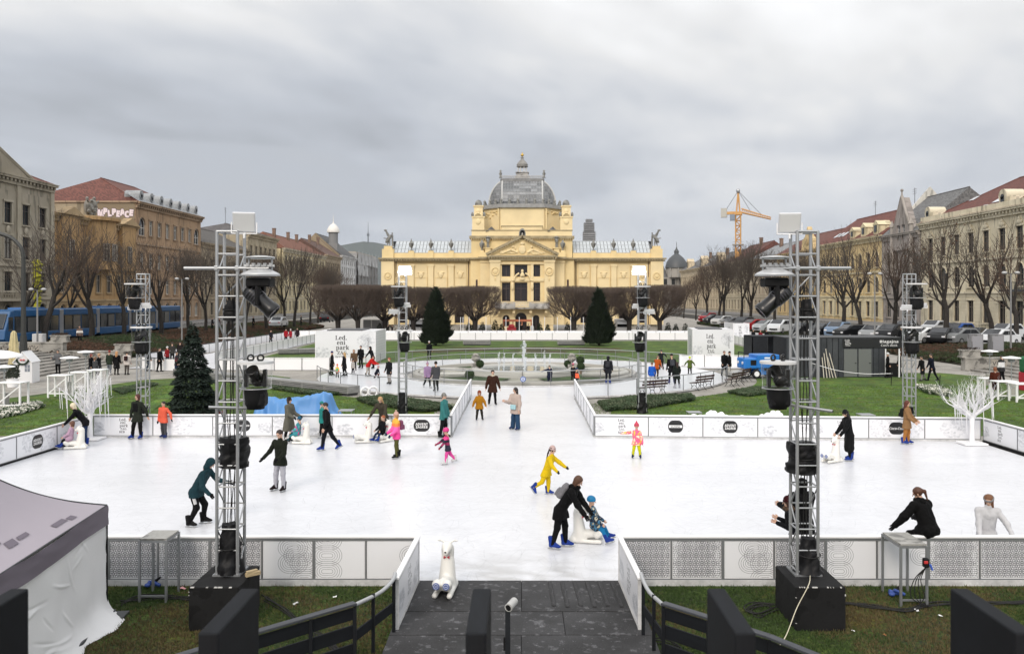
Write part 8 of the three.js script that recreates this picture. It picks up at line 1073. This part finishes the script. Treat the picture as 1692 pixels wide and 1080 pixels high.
// plazas, track and palace forecourt
const L0=[['man in a grey jumper standing before the left stair',95,618,{f:5,h:1.76,top:'#6e6f72',bot:BK,arms:both([20,10,80]),hair:['short','#1a120d']}],['person in black at the high table, left of a group of three',150,626,{f:80,h:1.72,top:DK,bot:BK,hair:['bob','#6a1c1c'],coat:0.1}],['person in grey in the middle of a group of three',156,629,{f:150,h:1.62,top:'#4c4d50',bot:BK,hair:['bob','#7a5a44']}],['person in black on the right of a group of three',163,626,{f:275,h:1.76,top:DK,bot:BK,hair:['short','#b08a68'],coat:0.1}],['walker in a dark green jacket and red hat below the left bank',180,619,{f:175,h:1.75,top:'#2c372a',bot:'#747a82',hat:['beanie','#a8423c'],shoe:'#c8c8c8'}],['walker in a long black coat with blond hair below the left bank',192,619,{f:185,h:1.7,coat:0.22,top:'#0c0c0e',bot:BK,hair:['long','#b4855a']}],['walker in a white jacket with a brown backpack below the left bank',209,619,{f:180,h:1.68,top:'#dcd3cd',puff:0.04,bot:'#56504c',pack:'#331c1c',hair:['short','#20120d']}],['man in black standing behind the left outer tower',245,613,{f:100,h:1.76,top:DK,bot:'#2a3a52'}],['man in black at the end of the left track',263,614,{f:75,h:1.8,coat:0.1,top:BK,bot:BK}],['walker in red and dark blue left of the christmas tree',291,621,{f:95,h:1.74,top:['#1a1c22','#7c1c22','#1a1c22'],pat:7,bot:'#24344e',shoe:'#d0d0d0'}],['woman in black walking left on the right plaza',1525,629,{f:280,h:1.68,coat:0.2,lean:8,top:'#15171a',bot:'#8f8d8a',legs:[[16,6,3],[-16,14,3]]}],['man in navy walking left on the right plaza',1541,629,{f:275,h:1.84,lean:8,top:'#141a2c',bot:'#12141c',legs:[[-18,10,3],[18,6,3]]}],['woman in a rust brown coat at the right high tables',1645,657,{f:170,h:1.72,coat:0.22,top:'#4c2012',bot:BK,hair:['bob','#7a4a30']}],['man in a white and black puffer at the right stair',1656,633,{f:215,h:1.82,puff:0.05,top:['#111','#d8d8da','#d8d8da','#15151a'],band:0.09,bot:'#14161c',hair:['short','#120c09']}],['person in black by the ticket hatch with a white helmet',1467,624,{f:60,h:1.75,top:BK,bot:BK,hat:['helmet','#d8d8d8'],hair:0}],['person in black with a white cap beside the right outer tower',1487,622,{f:250,h:1.78,coat:0.12,top:BK,bot:BK,hat:['beanie','#d0d0d0']}],['person in red crouching at the end of the left track',276,602,{f:250,h:1.5,top:'#8f1d22',bot:DK,hat:['helmet','#d8d8d8'],hair:0}],['grey skater at the end of the left track, behind the red one',284,598,{f:200,h:1.7,top:'#3b3936',bot:DK}],['dark skater right behind the christmas tree top',297,596,{f:200,h:1.72,top:'#231d1c',bot:DK,hair:['short','#1a100c']}],['skater in red on the far left track, left one of a pair',472,566,{f:30,h:1.7,top:'#a81c28',bot:DK}],['skater in red on the far left track, right one of a pair',480,566,{f:330,h:1.68,top:'#a02030',bot:DK,hat:['beanie','#ddd']}],['dark skater beside the red pair on the far left track',491,564,{f:10,h:1.72,top:'#2b1d24',bot:DK}],['dark skater on the far left track, left of the red pair',447,569,{f:60,h:1.7,top:'#23242a',bot:DK}],['dark skater on the right track behind the container',1245,568,{f:20,h:1.72,top:DK,bot:DK}],['skater in dark red on the right track behind the container',1257,568,{f:340,h:1.62,top:'#7d1822',bot:DK,hat:['beanie','#c09080']}],['third dark skater on the right track, rightmost',1267,568,{f:0,h:1.7,top:DK,bot:DK}],['visitor in black before the red entrance stall',861,554,{f:180,h:1.78,top:BK,bot:BK}],['visitor in a white jacket right of the red stall',879,554,{f:10,h:1.7,top:'#d8d8d8',bot:'#c8c8c8'}],['visitor in dark clothes at the right post of the red stall',873,554,{f:200,h:1.7,top:'#1c1416',bot:DK}],['left one of two dark visitors under the clipped trees',641,556,{f:90,h:1.74,top:'#151518',bot:DK}],['right one of two dark visitors under the clipped trees',648,556,{f:270,h:1.7,top:'#1a1418',bot:DK}]];
L0.forEach(([l,x,y,o])=>onG(l,x,y,o));
for (const [l,px,d,o] of [['person in a white scarf waiting beside the blue tram',131,80,{f:20,h:1.74,top:['#5c4a40','#d8d4ce','#5c4a40'],band:0.12,bot:DK}],['dark figure standing among the parked cars on the right',1490,76,{f:200,h:1.76,top:DK,bot:DK}],['dark pedestrian on the left street behind the left front tower',350,112,{f:90,h:1.74,top:'#1a1a20',bot:DK}],['pedestrian in red-brown on the left street',362,114,{f:270,h:1.7,top:'#4c1c1c',bot:DK}],['pedestrian in black right of the left front tower',418,120,{f:80,h:1.74,top:BK,bot:DK}],['pedestrian with a dark coat by the cream corner house',497,130,{f:90,h:1.7,top:'#222',bot:DK}]]) person(l,[XA(px,d),0,-d],{y:1.08,...o});
aid('white skating aid with blue paw discs standing alone on the ramp edge',[XA(737,15.2),0,-15.35],-6,0.09,0.92);
// ------------------------------------------------------------------ stairs between park and street, with stone flanks and planters
const stoneL=M([0.46,0.44,0.4],0.9,{map:T.concrete});
for (const s of [-1,1]) {
const L=s<0?'left':'right',[d0,d1]=s<0?[50,70]:[46,62.3],n=9,x0=34.2,x1=43.5,t=thing('park_stairs',`wide stone stairs climbing to the street on the ${L}`,'stairs',[0,0,0],0,'stone stairs of the park');
for (let k=0;k<n;k++) {const g=new GB(),a=s*lerp(x0,x1 - 1,k / n);g.box(a,s*(x1 +3),k*0.118,(k +1)*0.118 - 0.002,-d1,-d0);g.build('step',M([0.34 +0.04*(k % 2),0.32 +0.04*(k % 2),0.29 +0.035*(k % 2)],0.9,{map:T.concrete}),t);}
for (const [a,b,h] of [[x0 - 0.4,x0 +5.2,1.0],[x0 +5.2,x0 +11,1.75]]) {const g=new GB();g.box(s*a,s*b,0,h - 0.1,-d1 - 0.6,-d1 +0.02);g.box(s*(a - 0.06),s*(b +0.06),h - 0.1,h,-d1 - 0.66,-d1 +0.08);g.build('flank_wall',stoneL,t);}
[[x0 +0.1,1.0,'lower'],[x0 +5.6,1.75,'upper']].forEach(([x,h,w])=>{const q=thing('stone_planter',`${w} stone planter on the flank wall of the ${L} stairs`,'planter',[s*x,h,-d1 - 0.3],0,'stone planters'),g=new GB();g.box(-0.75,0.75,0,0.12,-0.35,0.35);g.box(-0.66,0.66,0.12,0.5,-0.3,0.3);g.box(-0.75,0.75,0.5,0.6,-0.36,0.36);g.build('trough',stoneL,q);const R=rng(h*10),f=new GB();for (let k=0;k<60;k++) {const a=(R() - 0.5)*1.2,z=(R() - 0.5)*0.5;f.tri([a,0.58,z],[a +0.1,0.75 +0.1*R(),z],[a - 0.05,0.7,z +0.1]);}f.build('plants',M([0.06,0.04,0.03],0.9),q);});
const gf=new THREE.PlaneGeometry(1.2,0.5),m=mesh('graffiti',gf,M([0.9,0.9,0.9],0.9,{map:canv(128,54,(x,w,h)=>{x.fillStyle='#a09a90';x.fillRect(0,0,w,h);x.strokeStyle='#2a2a2c';x.lineWidth=5;x.beginPath();x.moveTo(10,15);x.lineTo(22,44);x.lineTo(40,12);x.moveTo(48,44);x.bezierCurveTo(40,0,80,0,70,40);x.moveTo(84,10);x.lineTo(90,46);x.lineTo(118,14);x.stroke();})}),t);m.position.set(s*(s<0?x0 +7.8:x0 +2.2),s<0?1.3:0.6,-d1 +0.1 - (s<0?0.075:0.075));
}
// ------------------------------------------------------------------ blue tram
{
const t=thing('tram','long blue articulated tram on the left street','tram',[-51,1.06,-80],Math.PI / 2),bl=M([0.006,0.07,0.19],0.35),gl=M([0.02,0.025,0.03],0.08),wn=2.4;
[[0,8],[8.8,15.6],[16.4,23.4],[24.2,31],[31.8,39]].forEach(([a,b],k)=>{
let g=new GB();g.geo(new RoundedBoxGeometry(b - a,0.85,wn,3,0.12),mt((a +b) / 2,0.62,0));const car=g.build('lower_body',bl,t);g=new GB();g.geo(new RoundedBoxGeometry(b - a,0.75,wn,3,0.16),mt((a +b) / 2,2.95,0));g.build('roof_fairing',bl,t);g=new GB();g.box(a +0.1,b - 0.1,1.0,2.62,-wn / 2 +0.05,wn / 2 - 0.05);g.build('window_band',gl,t);
for (let q=0;q<4;q++) {const c=a +(q +0.5)*(b - a) / 4;g=new GB();g.box(c - 0.72,c +0.72,1.1,2.5,wn / 2 - 0.04,wn / 2 - 0.02);g.build('pane',paneV[q % 3===1?4:0],car);g=new GB();g.box(c +0.78,c +0.86,1.04,2.6,wn / 2 - 0.06,wn / 2);g.build('window_post',q % 2?bl:C.black,t);}
if (k<4) {g=new GB();g.box(b +0.02,b +0.78,0.4,3.2,-1.1,1.1);for (let q=0;q<5;q++) g.box(b +0.06 +q*0.15,b +0.13 +q*0.15,0.4,3.22,-1.14,1.14);g.build('bellows',M([0.3,0.3,0.31],0.8),t);}g=new GB();g.box(a +0.4,b - 0.4,0.02,0.25,-1,1.0);g.build('bogie',C.black,t);
});
let g=new GB();g.ext([[0,0.25],[0,3.2],[-0.5,3.1],[-1.3,1.3],[-1.45,0.5],[-1.2,0.25]],2.2,mt(0.05,0,-1.1),[],0.08);g.build('cab_front',bl,t);g=new GB();g.at(mt(-1.0,2.2,0,-Math.PI / 2,-0.42));g.geo(new RoundedBoxGeometry(1.9,1.6,0.1,3,0.05));g.build('windscreen',gl,t);g=new GB();g.box(-0.85,-0.15,1.25,2.6,1.16,1.2);g.build('side_window',gl,t);
g=new GB();g.box(2,6,3.3,3.5,-0.7,0.7);g.box(18,22,3.3,3.5,-0.7,0.7);g.build('roof_gear',M([0.05,0.15,0.36],0.5),t);
}
// ------------------------------------------------------------------ parked cars
{
const prof=[[-2.1,0.35],[-2.15,0.75],[-1.95,0.95],[-1.35,1.02],[-0.75,1.46],[0.75,1.48],[1.55,1.05],[2.05,0.92],[2.15,0.6],[2.1,0.3]],wf=M([0.02,0.022,0.026],0.08);
const mk=(label,x,d,turn,col,k)=>{const t=thing('parked_car',label,'car',[x,1.05,-d],turn,'cars parked along the right street');let g=new GB();g.ext(prof,1.62,mt(0,0,-0.81),[],0.07);g.build('body',M(cl(col),0.28,{metalness:0.1}),t);g=new GB();for (const s of [-1,1]) g.ext([[-1.1,1.05],[-0.65,1.4],[0.02,1.42],[0.02,1.05]],0.02,mt(0,0,s*0.89 - 0.01)).ext([[0.1,1.05],[0.1,1.42],[0.72,1.42],[1.3,1.07]],0.02,mt(0,0,s*0.89 - 0.01));g.build('side_window',wf,t);g=new GB();g.quad([1.63,1.13,0.74],[1.63,1.13,-0.74],[0.88,1.56,-0.66],[0.88,1.56,0.66]);g.quad([-1.46,1.08,-0.72],[-1.46,1.08,0.72],[-0.87,1.54,0.62],[-0.87,1.54,-0.62]);g.build('windscreen',wf,t);for (const [a,b] of [[-1.3,-1],[-1.3,1],[1.32,-1],[1.32,1]]) {g=new GB();g.bar([a,0.32,b*0.7],[a,0.32,b*0.9],0.32,0.31,16);const w=g.build('wheel',C.rubber,t);g=new GB();g.bar([a,0.32,b*0.9],[a,0.32,b*0.915],0.2,0.19,10);g.build('rim',C.alu,w);}for (const [a,n,m] of [[2.2,'headlight',M([0.7,0.7,0.72],0.1)],[-2.2,'tail_light',M([0.35,0.01,0.01],0.2)]]) for (const s of [-1,1]) {g=new GB();g.cbox(a,0.74,s*0.68,0.05,0.14,0.3);g.build(n,m,t);}g=new GB();g.cbox(2.2,0.48,0,0.04,0.18,1.1);g.cbox(2.225,0.42,0,0.02,0.1,0.5);g.build('grille',C.black,t);if (k % 3===1) t.scale.set(0.95,1.12,1);};
const cs=[['white hatchback nearest the right edge above the stairs',1652,77,'#d8dadc'],['white estate car behind the white hatchback',1668,88,'#cfd2d4'],['dark grey car left of the white hatchback',1610,82,'#34373a'],['silver grey car behind the bare tree with brown leaves',1592,80,'#77797a'],['blue car between grey ones before the cream palace',1588,90,'#1b4a94'],['black car left of the silver grey one',1560,81,'#101113'],['white van-like car beside the right outer tower',1534,82,'#d6d8d8'],['dark car just left of the right outer tower',1478,86,'#15161a'],['silver car left of the outer tower',1448,88,'#8d9092'],['black estate left of the silver car',1412,90,'#0e0f12'],['pale blue car right of the right front tower',1388,94,'#6c8098'],['black car at the right front tower legs',1366,96,'#0c0d10'],['black van seen through the right front tower',1336,98,'#141519'],['white car left of the right front tower',1291,104,'#c8cbce'],['light grey car left of the white one behind the lamp',1272,108,'#a9adb0'],['red car below the spotlight of the right front tower',1250,112,'#8e1218'],['dark car left of the red car',1232,118,'#191b20'],['grey car fourth from the far end',1215,124,'#6a6c70'],['white car third from the far end',1196,134,'#c2c4c6'],['red and white car near the far end of the row',1172,150,'#9a2630'],['dark car at the far end of the row',1184,142,'#22242a'],['grey car behind the row before the yellow house',1500,104,'#55585c'],['white car behind the row before the gothic house',1548,100,'#c6c8ca']];
cs.forEach(([l,px,d,c],k)=>mk(l,XA(px,d),d,Math.PI +0.55 +0.25*Math.sin(k*4),c,k));
mk('pale car on the left street before the cream corner house',XA(460,126),126,Math.PI / 2,'#b9bcc0',0);mk('dark car on the left street near the wrapped building',XA(540,150),150,Math.PI / 2,'#1c1e22',1);
}
// ------------------------------------------------------------------ blue ice resurfacer
{
const t=thing('ice_resurfacer','blue ice resurfacing machine parked right of the ring track','ice resurfacer',[XA(1250,57),0.02,-57],0.12),b=M([0.015,0.16,0.5],0.35);let g=new GB();g.geo(new RoundedBoxGeometry(1.6,0.95,1.6,3,0.08),mt(0.55,1.15,0));g.geo(new RoundedBoxGeometry(1.3,0.75,1.4,3,0.1),mt(-0.5,1.02,0));g.box(-0.1,1.3,0.25,0.75,-0.7,0.7);g.build('body',b,t);g=new GB();g.box(-0.7,-0.3,0.9,1.25,0.7,0.715);g.box(0.2,0.7,0.55,0.72,0.8,0.815);g.box(0.8,1.2,0.55,0.72,0.8,0.815);g.build('vent',C.black,t);g=new GB();g.cbox(0.5,1.4,0.81,0.5,0.1,0.012);g.build('marking',C.white,t);
for (const [x,z] of [[-0.3,0.72],[1.1,0.72],[-0.3,-0.72],[1.1,-0.72]]) {g=new GB();g.bar([x,0.3,z - 0.1],[x,0.3,z +0.1],0.3,0.3,18);const w=g.build('wheel',C.rubber,t);g=new GB();g.bar([x,0.3,z +0.1],[x,0.3,z +0.12],0.19,0.17,14);g.build('rim',C.white,w);}g=new GB();g.geo(new RoundedBoxGeometry(0.9,0.3,1.7,2,0.06),mt(-1.25,0.28,0,0,0,0.2));g.build('conditioner',M([0.4,0.4,0.39],0.5),t);g=new GB();for (const q of [-0.5,0.5]) g.bar([-1.1,1.3,q],[-1.1,1.75,q],0.03);g.bar([-1.1,1.75,-0.5],[-1.1,1.75,0.5],0.03);g.build('guard_rail',C.black,t);for (const z of [-0.4,0.4]) {g=new GB();g.bar([-1.14,1.05,z],[-1.2,1.05,z],0.1,0.1,12);g.build('headlight',M([0.7,0.7,0.7],0.2),t);}
}
// ------------------------------------------------------------------ left and right terraces: hut, parasols, heaters, tables
{
const d=50,p=G(37,633),t=thing('white_hut','small white wooden hut with a garland, before the left stairs','hut',[p[0],0,p[2]],0.2),wh=M([0.74,0.74,0.75],0.7);let g=new GB();g.ext([[-0.55,0],[0.55,0],[0.55,1.35],[0,2.0],[-0.55,1.35]],1.3,mt(0,0,-1.3));g.build('body',wh,t);for (let k=0;k<11;k++) {g=new GB();g.box(-0.55,0.55,0.04 +k*0.12,0.14 +k*0.12,0,0.018);g.build('cladding_board',wh,t);}for (const s of [-1,1]) {g=new GB();g.at(mt(s*0.28,1.7,-0.62,0,0,-s*0.87));g.geo(new RoundedBoxGeometry(0.95,0.05,1.5,2,0.015));g.build('roof_panel',wh,t);}g=new GB();g.box(0.12,0.42,0.75,1.2,0.018,0.03);const w=g.build('window',M([0.2,0.22,0.26],0.3),t);g=new GB();g.box(0.26,0.28,0.75,1.2,0.03,0.04);g.box(0.12,0.42,0.96,0.98,0.03,0.04);g.build('glazing_bar',wh,w);g=new GB();g.geo(new THREE.TorusGeometry(0.36,0.06,6,20,Math.PI),mt(0,1.6,0.05,0,0,Math.PI));for (let k=0;k<12;k++) g.ball(-0.35 +k*0.064,1.6 - Math.sqrt(Math.max(0,0.13 - (-0.35 +k*0.064)**2)),0.08,0.06);g.build('garland',M([0.015,0.03,0.015],0.9),t);g=new GB();for (const s of [-1,1]) g.ball(s*0.08,1.52,0.1,0.08,0.06,0.03);g.build('bow',M([0.5,0.1,0.1],0.6),t);
const u=thing('closed_parasol','closed cream parasol at the left edge before the tram','parasol',[XA(22,54),0,-54]);g=new GB();g.bar([0,0,0],[0,3.4,0],0.035);g.build('pole',C.wood,u);const cg=new THREE.LatheGeometry([[0.05,3.4],[0.16,3.25],[0.22,2.7],[0.27,2.5],[0.24,2.3],[0.33,1.8],[0.25,1.55],[0.3,1.2],[0.2,0.8],[0.05,0.75]].map((q)=>new THREE.Vector2(...q)),36),P=cg.attributes.position;for (let k=0;k<P.count;k++) {const a=Math.atan2(P.getZ(k),P.getX(k)),f=1 +0.16*Math.sin(a*8 +P.getY(k));P.setX(k,P.getX(k)*f);P.setZ(k,P.getZ(k)*f);}cg.computeVertexNormals();mesh('canopy',cg,M([0.62,0.53,0.3],0.9,{map:T.fabric}),u);g=new GB();g.bar([0,0,0],[0,0.12,0],0.4,0.38,16);g.build('base',C.stone,u);
const pr=thing('open_parasol','flat white parasol cut by the left photo edge','parasol',[XA(-2,47),0,-47]);g=new GB();g.lathe([[1.25,2.15],[1.2,2.28],[0.5,2.5],[0.05,2.56]],0,0,0,8);g.build('canopy',C.white,pr);g=new GB();g.bar([0,0,0],[0,2.5,0],0.03);g.build('pole',C.alu,pr);
const pot=(l,px,d)=>{const o=thing('ball_plant',l,'plant',[XA(px,d),0,-d]);let g=new GB();g.bar([0,0,0],[0,0.5,0],0.28,0.34,14);g.build('pot',C.white,o);const R=rng(6);g=new GB();for (let k=0;k<260;k++) {const a=R()*6.28,y=0.5 +R()*0.8,r=0.36*Math.sqrt(R());g.tri([Math.cos(a)*r,y,Math.sin(a)*r],[Math.cos(a)*r +0.1,y +0.1,Math.sin(a)*r],[Math.cos(a)*r,y +0.12,Math.sin(a)*r +0.08]);}g.build('foliage',M([0.04,0.05,0.035],0.9),o);};pot('grey-green bush in a white pot beside the white hut',20,51);
const heater=(l,px,d,top)=>{const o=thing('patio_heater',l,'patio heater',[XA(px,d),0,-d],0,'patio heaters');let g=new GB();g.lathe([[0.5,top - 0.1],[0.48,top - 0.06],[0.15,top],[0,top +0.02]],0,0,0,20);g.build('hood',C.white,o);g=new GB();g.bar([0,top - 0.32,0],[0,top - 0.06,0],0.16,0.2,16);g.build('burner',C.steel,o);g=new GB();g.bar([0,0.7,0],[0,top - 0.3,0],0.03);g.build('pole',C.alu,o);g=new GB();g.bar([0,0,0],[0,0.75,0],0.24,0.22,18);g.build('gas_housing',M([0.34,0.33,0.31],0.5),o);};
heater('patio heater with white hood right of the man in grey',114,47,2.2);heater('patio heater with white hood behind the group of three',141,52,2.2);heater('patio heater at the left edge under the parasol',6,41.5,2.15);heater('patio heater with white hood before the right stairs',1636,52,2.25);heater('patio heater right of the woman in rust brown',1672,47,2.2);
const table=(l,px0,px1,py,d)=>{const w=XA(px1,d) - XA(px0,d),h=YA(py,d),o=thing('high_table',l,'table',[XA(px0,d),0,-d],0,'white high tables');let g=new GB();g.geo(new RoundedBoxGeometry(w,0.06,0.8,2,0.015),mt(w / 2,h - 0.03,-0.4));g.build('table_top',C.white,o);for (const [a,b] of [[0.06,-0.06],[w - 0.06,-0.06],[0.06,-0.74],[w - 0.06,-0.74]]) {g=new GB();g.cbox(a,(h - 0.06) / 2,b,0.08,h - 0.06,0.08);g.build('leg',C.white,o);}g=new GB();g.box(0.1,w - 0.1,0.2,0.27,-0.1,-0.03);g.at(mt(0.1,0.25,-0.06,0,0,Math.atan2(h - 0.45,w - 0.2)));g.box(0,Math.hypot(w - 0.2,h - 0.45),-0.03,0.03,-0.02,0.02);g.build('brace',C.white,o);};
table('white high table in front of the man in grey',76,109,620,45.5);table('white high table at the left photo edge',-12,33,632,40.5);table('white high table behind the first patio heater',111,141,615,49);table('white high table at the group of three',142,167,611,45);table('white high table where the woman in rust brown stands',1627,1650,625,46);table('white high table below the right heater',1649,1685,630,44.5);table('white high table cut by the right photo edge',1680,1720,634,43.5);
const ex=thing('green_red_stall','green and red covered stall at the right photo edge','stall',[XA(1704,49),0,-49]);g=new GB();g.geo(new RoundedBoxGeometry(1.0,1.0,0.9,3,0.2),mt(0,1.55,0));g.build('cover',M([0.02,0.16,0.06],0.8,{map:T.fabric}),ex);g=new GB();g.geo(new RoundedBoxGeometry(1.1,1.1,1,2,0.05),mt(0.1,0.55,0));g.build('counter',M([0.45,0.02,0.04],0.6),ex);
void d;
}
// ------------------------------------------------------------------ lamp posts and other street furniture
{
const lamp=(l,px,d,h,y=1)=>{const t=thing('street_lamp',l,'street lamp',[XA(px,d),y,-d],0,'double headed street lamps');let g=new GB();g.bar([0,0,0],[0,h,0],0.09,0.06,8);g.build('pole',M([0.2,0.2,0.2],0.5),t);for (const s of [-1,1]) {g=new GB();g.bar([0,h,0],[s*0.45,h +0.12,0],0.03);g.build('arm',C.darkGrey,t);g=new GB();g.ball(s*0.55,h +0.1,0,0.22,0.13,0.2);g.build('lamp_shade',M([0.4,0.4,0.4],0.3),t);}};
lamp('street lamp before the yellow wrapped post on the left',61,72,5.2);lamp('street lamp before the cream palace at the right edge',1671,70,6.6,1);lamp('street lamp left of the outer right tower',1446,86,7,1);lamp('slim street lamp on the left street behind the front tower',300,88,6.5,1);
let t=thing('curved_lamp_post','dark lamp post with a long curved arm at the left edge','street lamp',[XA(38,66),0.6,-66]),g=new GB();g.bar([0,0,0],[0,1.9,0],0.36,0.24,10);g.bar([0,1.9,0],[0,8.2,0],0.2,0.16,10);g.build('pole',M([0.03,0.032,0.03],0.5),t);g=new GB();g.curve([[0,8.2,0],[-0.2,9,0],[-1,9.8,0],[-2.4,10.2,0],[-4,10.1,0]],0.15,30,8);g.build('arm',M([0.03,0.032,0.03],0.5),t);g=new GB();g.ball(-4,9.85,0,0.4,0.2,0.3);g.build('lamp_shade',C.alu,t);
t=thing('yellow_wrapped_post','post wrapped in bright yellow sheeting before the grey house','post',[XA(61,92),1,-92]);g=new GB();for (let k=0;k<22;k++) g.bar([0.12*Math.sin(k*2),k*0.4,0],[0.12*Math.sin(k*2 +2),k*0.4 +0.42,0],0.3 +0.1*(k % 3) +(k>12?0.18:0),0.3,9);g.build('sheeting',M([0.5,0.48,0.03],0.7),t);g=new GB();g.box(-1.2,0.4,0,1.1,-0.4,0.4);g.build('base_box',M([0.5,0.48,0.03],0.7),t);
t=thing('traffic_box','pale electrical box on the upper left flank wall','box',[XA(64,74),1.2,-74]);g=new GB();g.geo(new RoundedBoxGeometry(0.95,1.1,0.6,2,0.03),mt(0,0.55,0));g.build('housing',C.whiteMatte,t);g=new GB();g.box(-0.4,0.4,0.1,1.0,0.3,0.312);g.build('door',M([0.5,0.5,0.5],0.6),t);
for (const [px,l] of [[1612,'grey kiosk box behind the right flank wall'],[1646,'pale box on the upper right flank wall']]) {t=thing('traffic_box',l,'box',[XA(px,69),1.0,-69]);g=new GB();g.geo(new RoundedBoxGeometry(1.0,1.5,0.7,2,0.03),mt(0,0.75,0));g.build('housing',M([0.32,0.32,0.33],0.7,{map:T.concrete}),t);g=new GB();g.box(-0.42,0.42,0.15,1.35,0.35,0.362);g.build('door',M([0.28,0.28,0.3],0.6),t);}
[737,742,761,765,775,803,836,858,880,900,921,943,964].forEach((px,k)=>{const o=thing('white_pole',['first','second','third','fourth','fifth','sixth','seventh','eighth','ninth','tenth','eleventh','twelfth','last'][k] +' thin white pole from the left, in the row before the palace','pole',[XA(px,114.5),0,-114.5],0,'thin white poles before the palace'),q=new GB();q.bar([0,0,0],[0,2.7,0],0.05,0.04,6);q.build('shaft',C.white,o);const c=new GB();c.ball(0,2.75,0,0.07);c.build('cap',C.white,o);});
t=thing('red_stall','red wooden stall before the palace entrance','stall',[XA(855,125),0,-125]);g=new GB();g.box(-2.2,2.2,1.9,2.2,-0.3,0.3);g.build('beam',M([0.45,0.14,0.07],0.7),t);for (const x of [-2.1,-0.7,0.7,2.1]) {g=new GB();g.cbox(x,0.95,0,0.16,1.9,0.2);g.build('post',M([0.5,0.2,0.1],0.7),t);}g=new GB();g.box(-1.6,-0.2,0,1.0,-0.3,0.3);g.ball(-0.9,1.15,0.1,0.5,0.35,0.3);g.build('red_seat',M([0.45,0.03,0.04],0.6),t);
for (const [px,l] of [[688,'white food truck under the left clipped trees'],[1031,'white food truck under the right clipped trees']]) {t=thing('food_truck',l,'food truck',[XA(px,122),0,-122]);g=new GB();g.geo(new RoundedBoxGeometry(2.3,2.0,3,3,0.2),mt(0,1.35,-1.5));g.build('body',C.white,t);g=new GB();g.box(-1.0,1.0,1.15,1.75,0,0.03);g.build('hatch',C.black,t);g=new GB();g.at(mt(0,1.85,0,0,0.3));g.box(-1.1,1.1,0,0.06,0,0.8);g.build('awning',C.white,t);for (const x of [-0.8,0.8]) {g=new GB();g.bar([x - 0.1,0.35,-0.4],[x +0.1,0.35,-0.4],0.35,0.35,14);g.build('wheel',C.rubber,t);}}
t=thing('grey_wall','grey fence of sheets left of the palace behind the clipped trees','fence',[XA(600,124),0,-124]);for (let k=0;k<3;k++) {g=new GB();g.box(k*1.3,k*1.3 +1.26,0,2.2,0,0.06);g.build('sheet',M([0.3,0.3,0.3],0.7),t);}
t=thing('grass_mat','strip of bright green artificial grass on the left lawn','grass mat',[0,0,0]);g=new GB();g.geo(flat(g2p([[205,690],[285,645],[286,655],[238,688]]),0.03));g.build('mat',M([0.2,0.32,0.05],0.95,{map:T.grass}),t);
}
// thin winter haze
scene.fog=new THREE.FogExp2(0xc4ccd6,0.00004);
renderer.render(scene,camera);
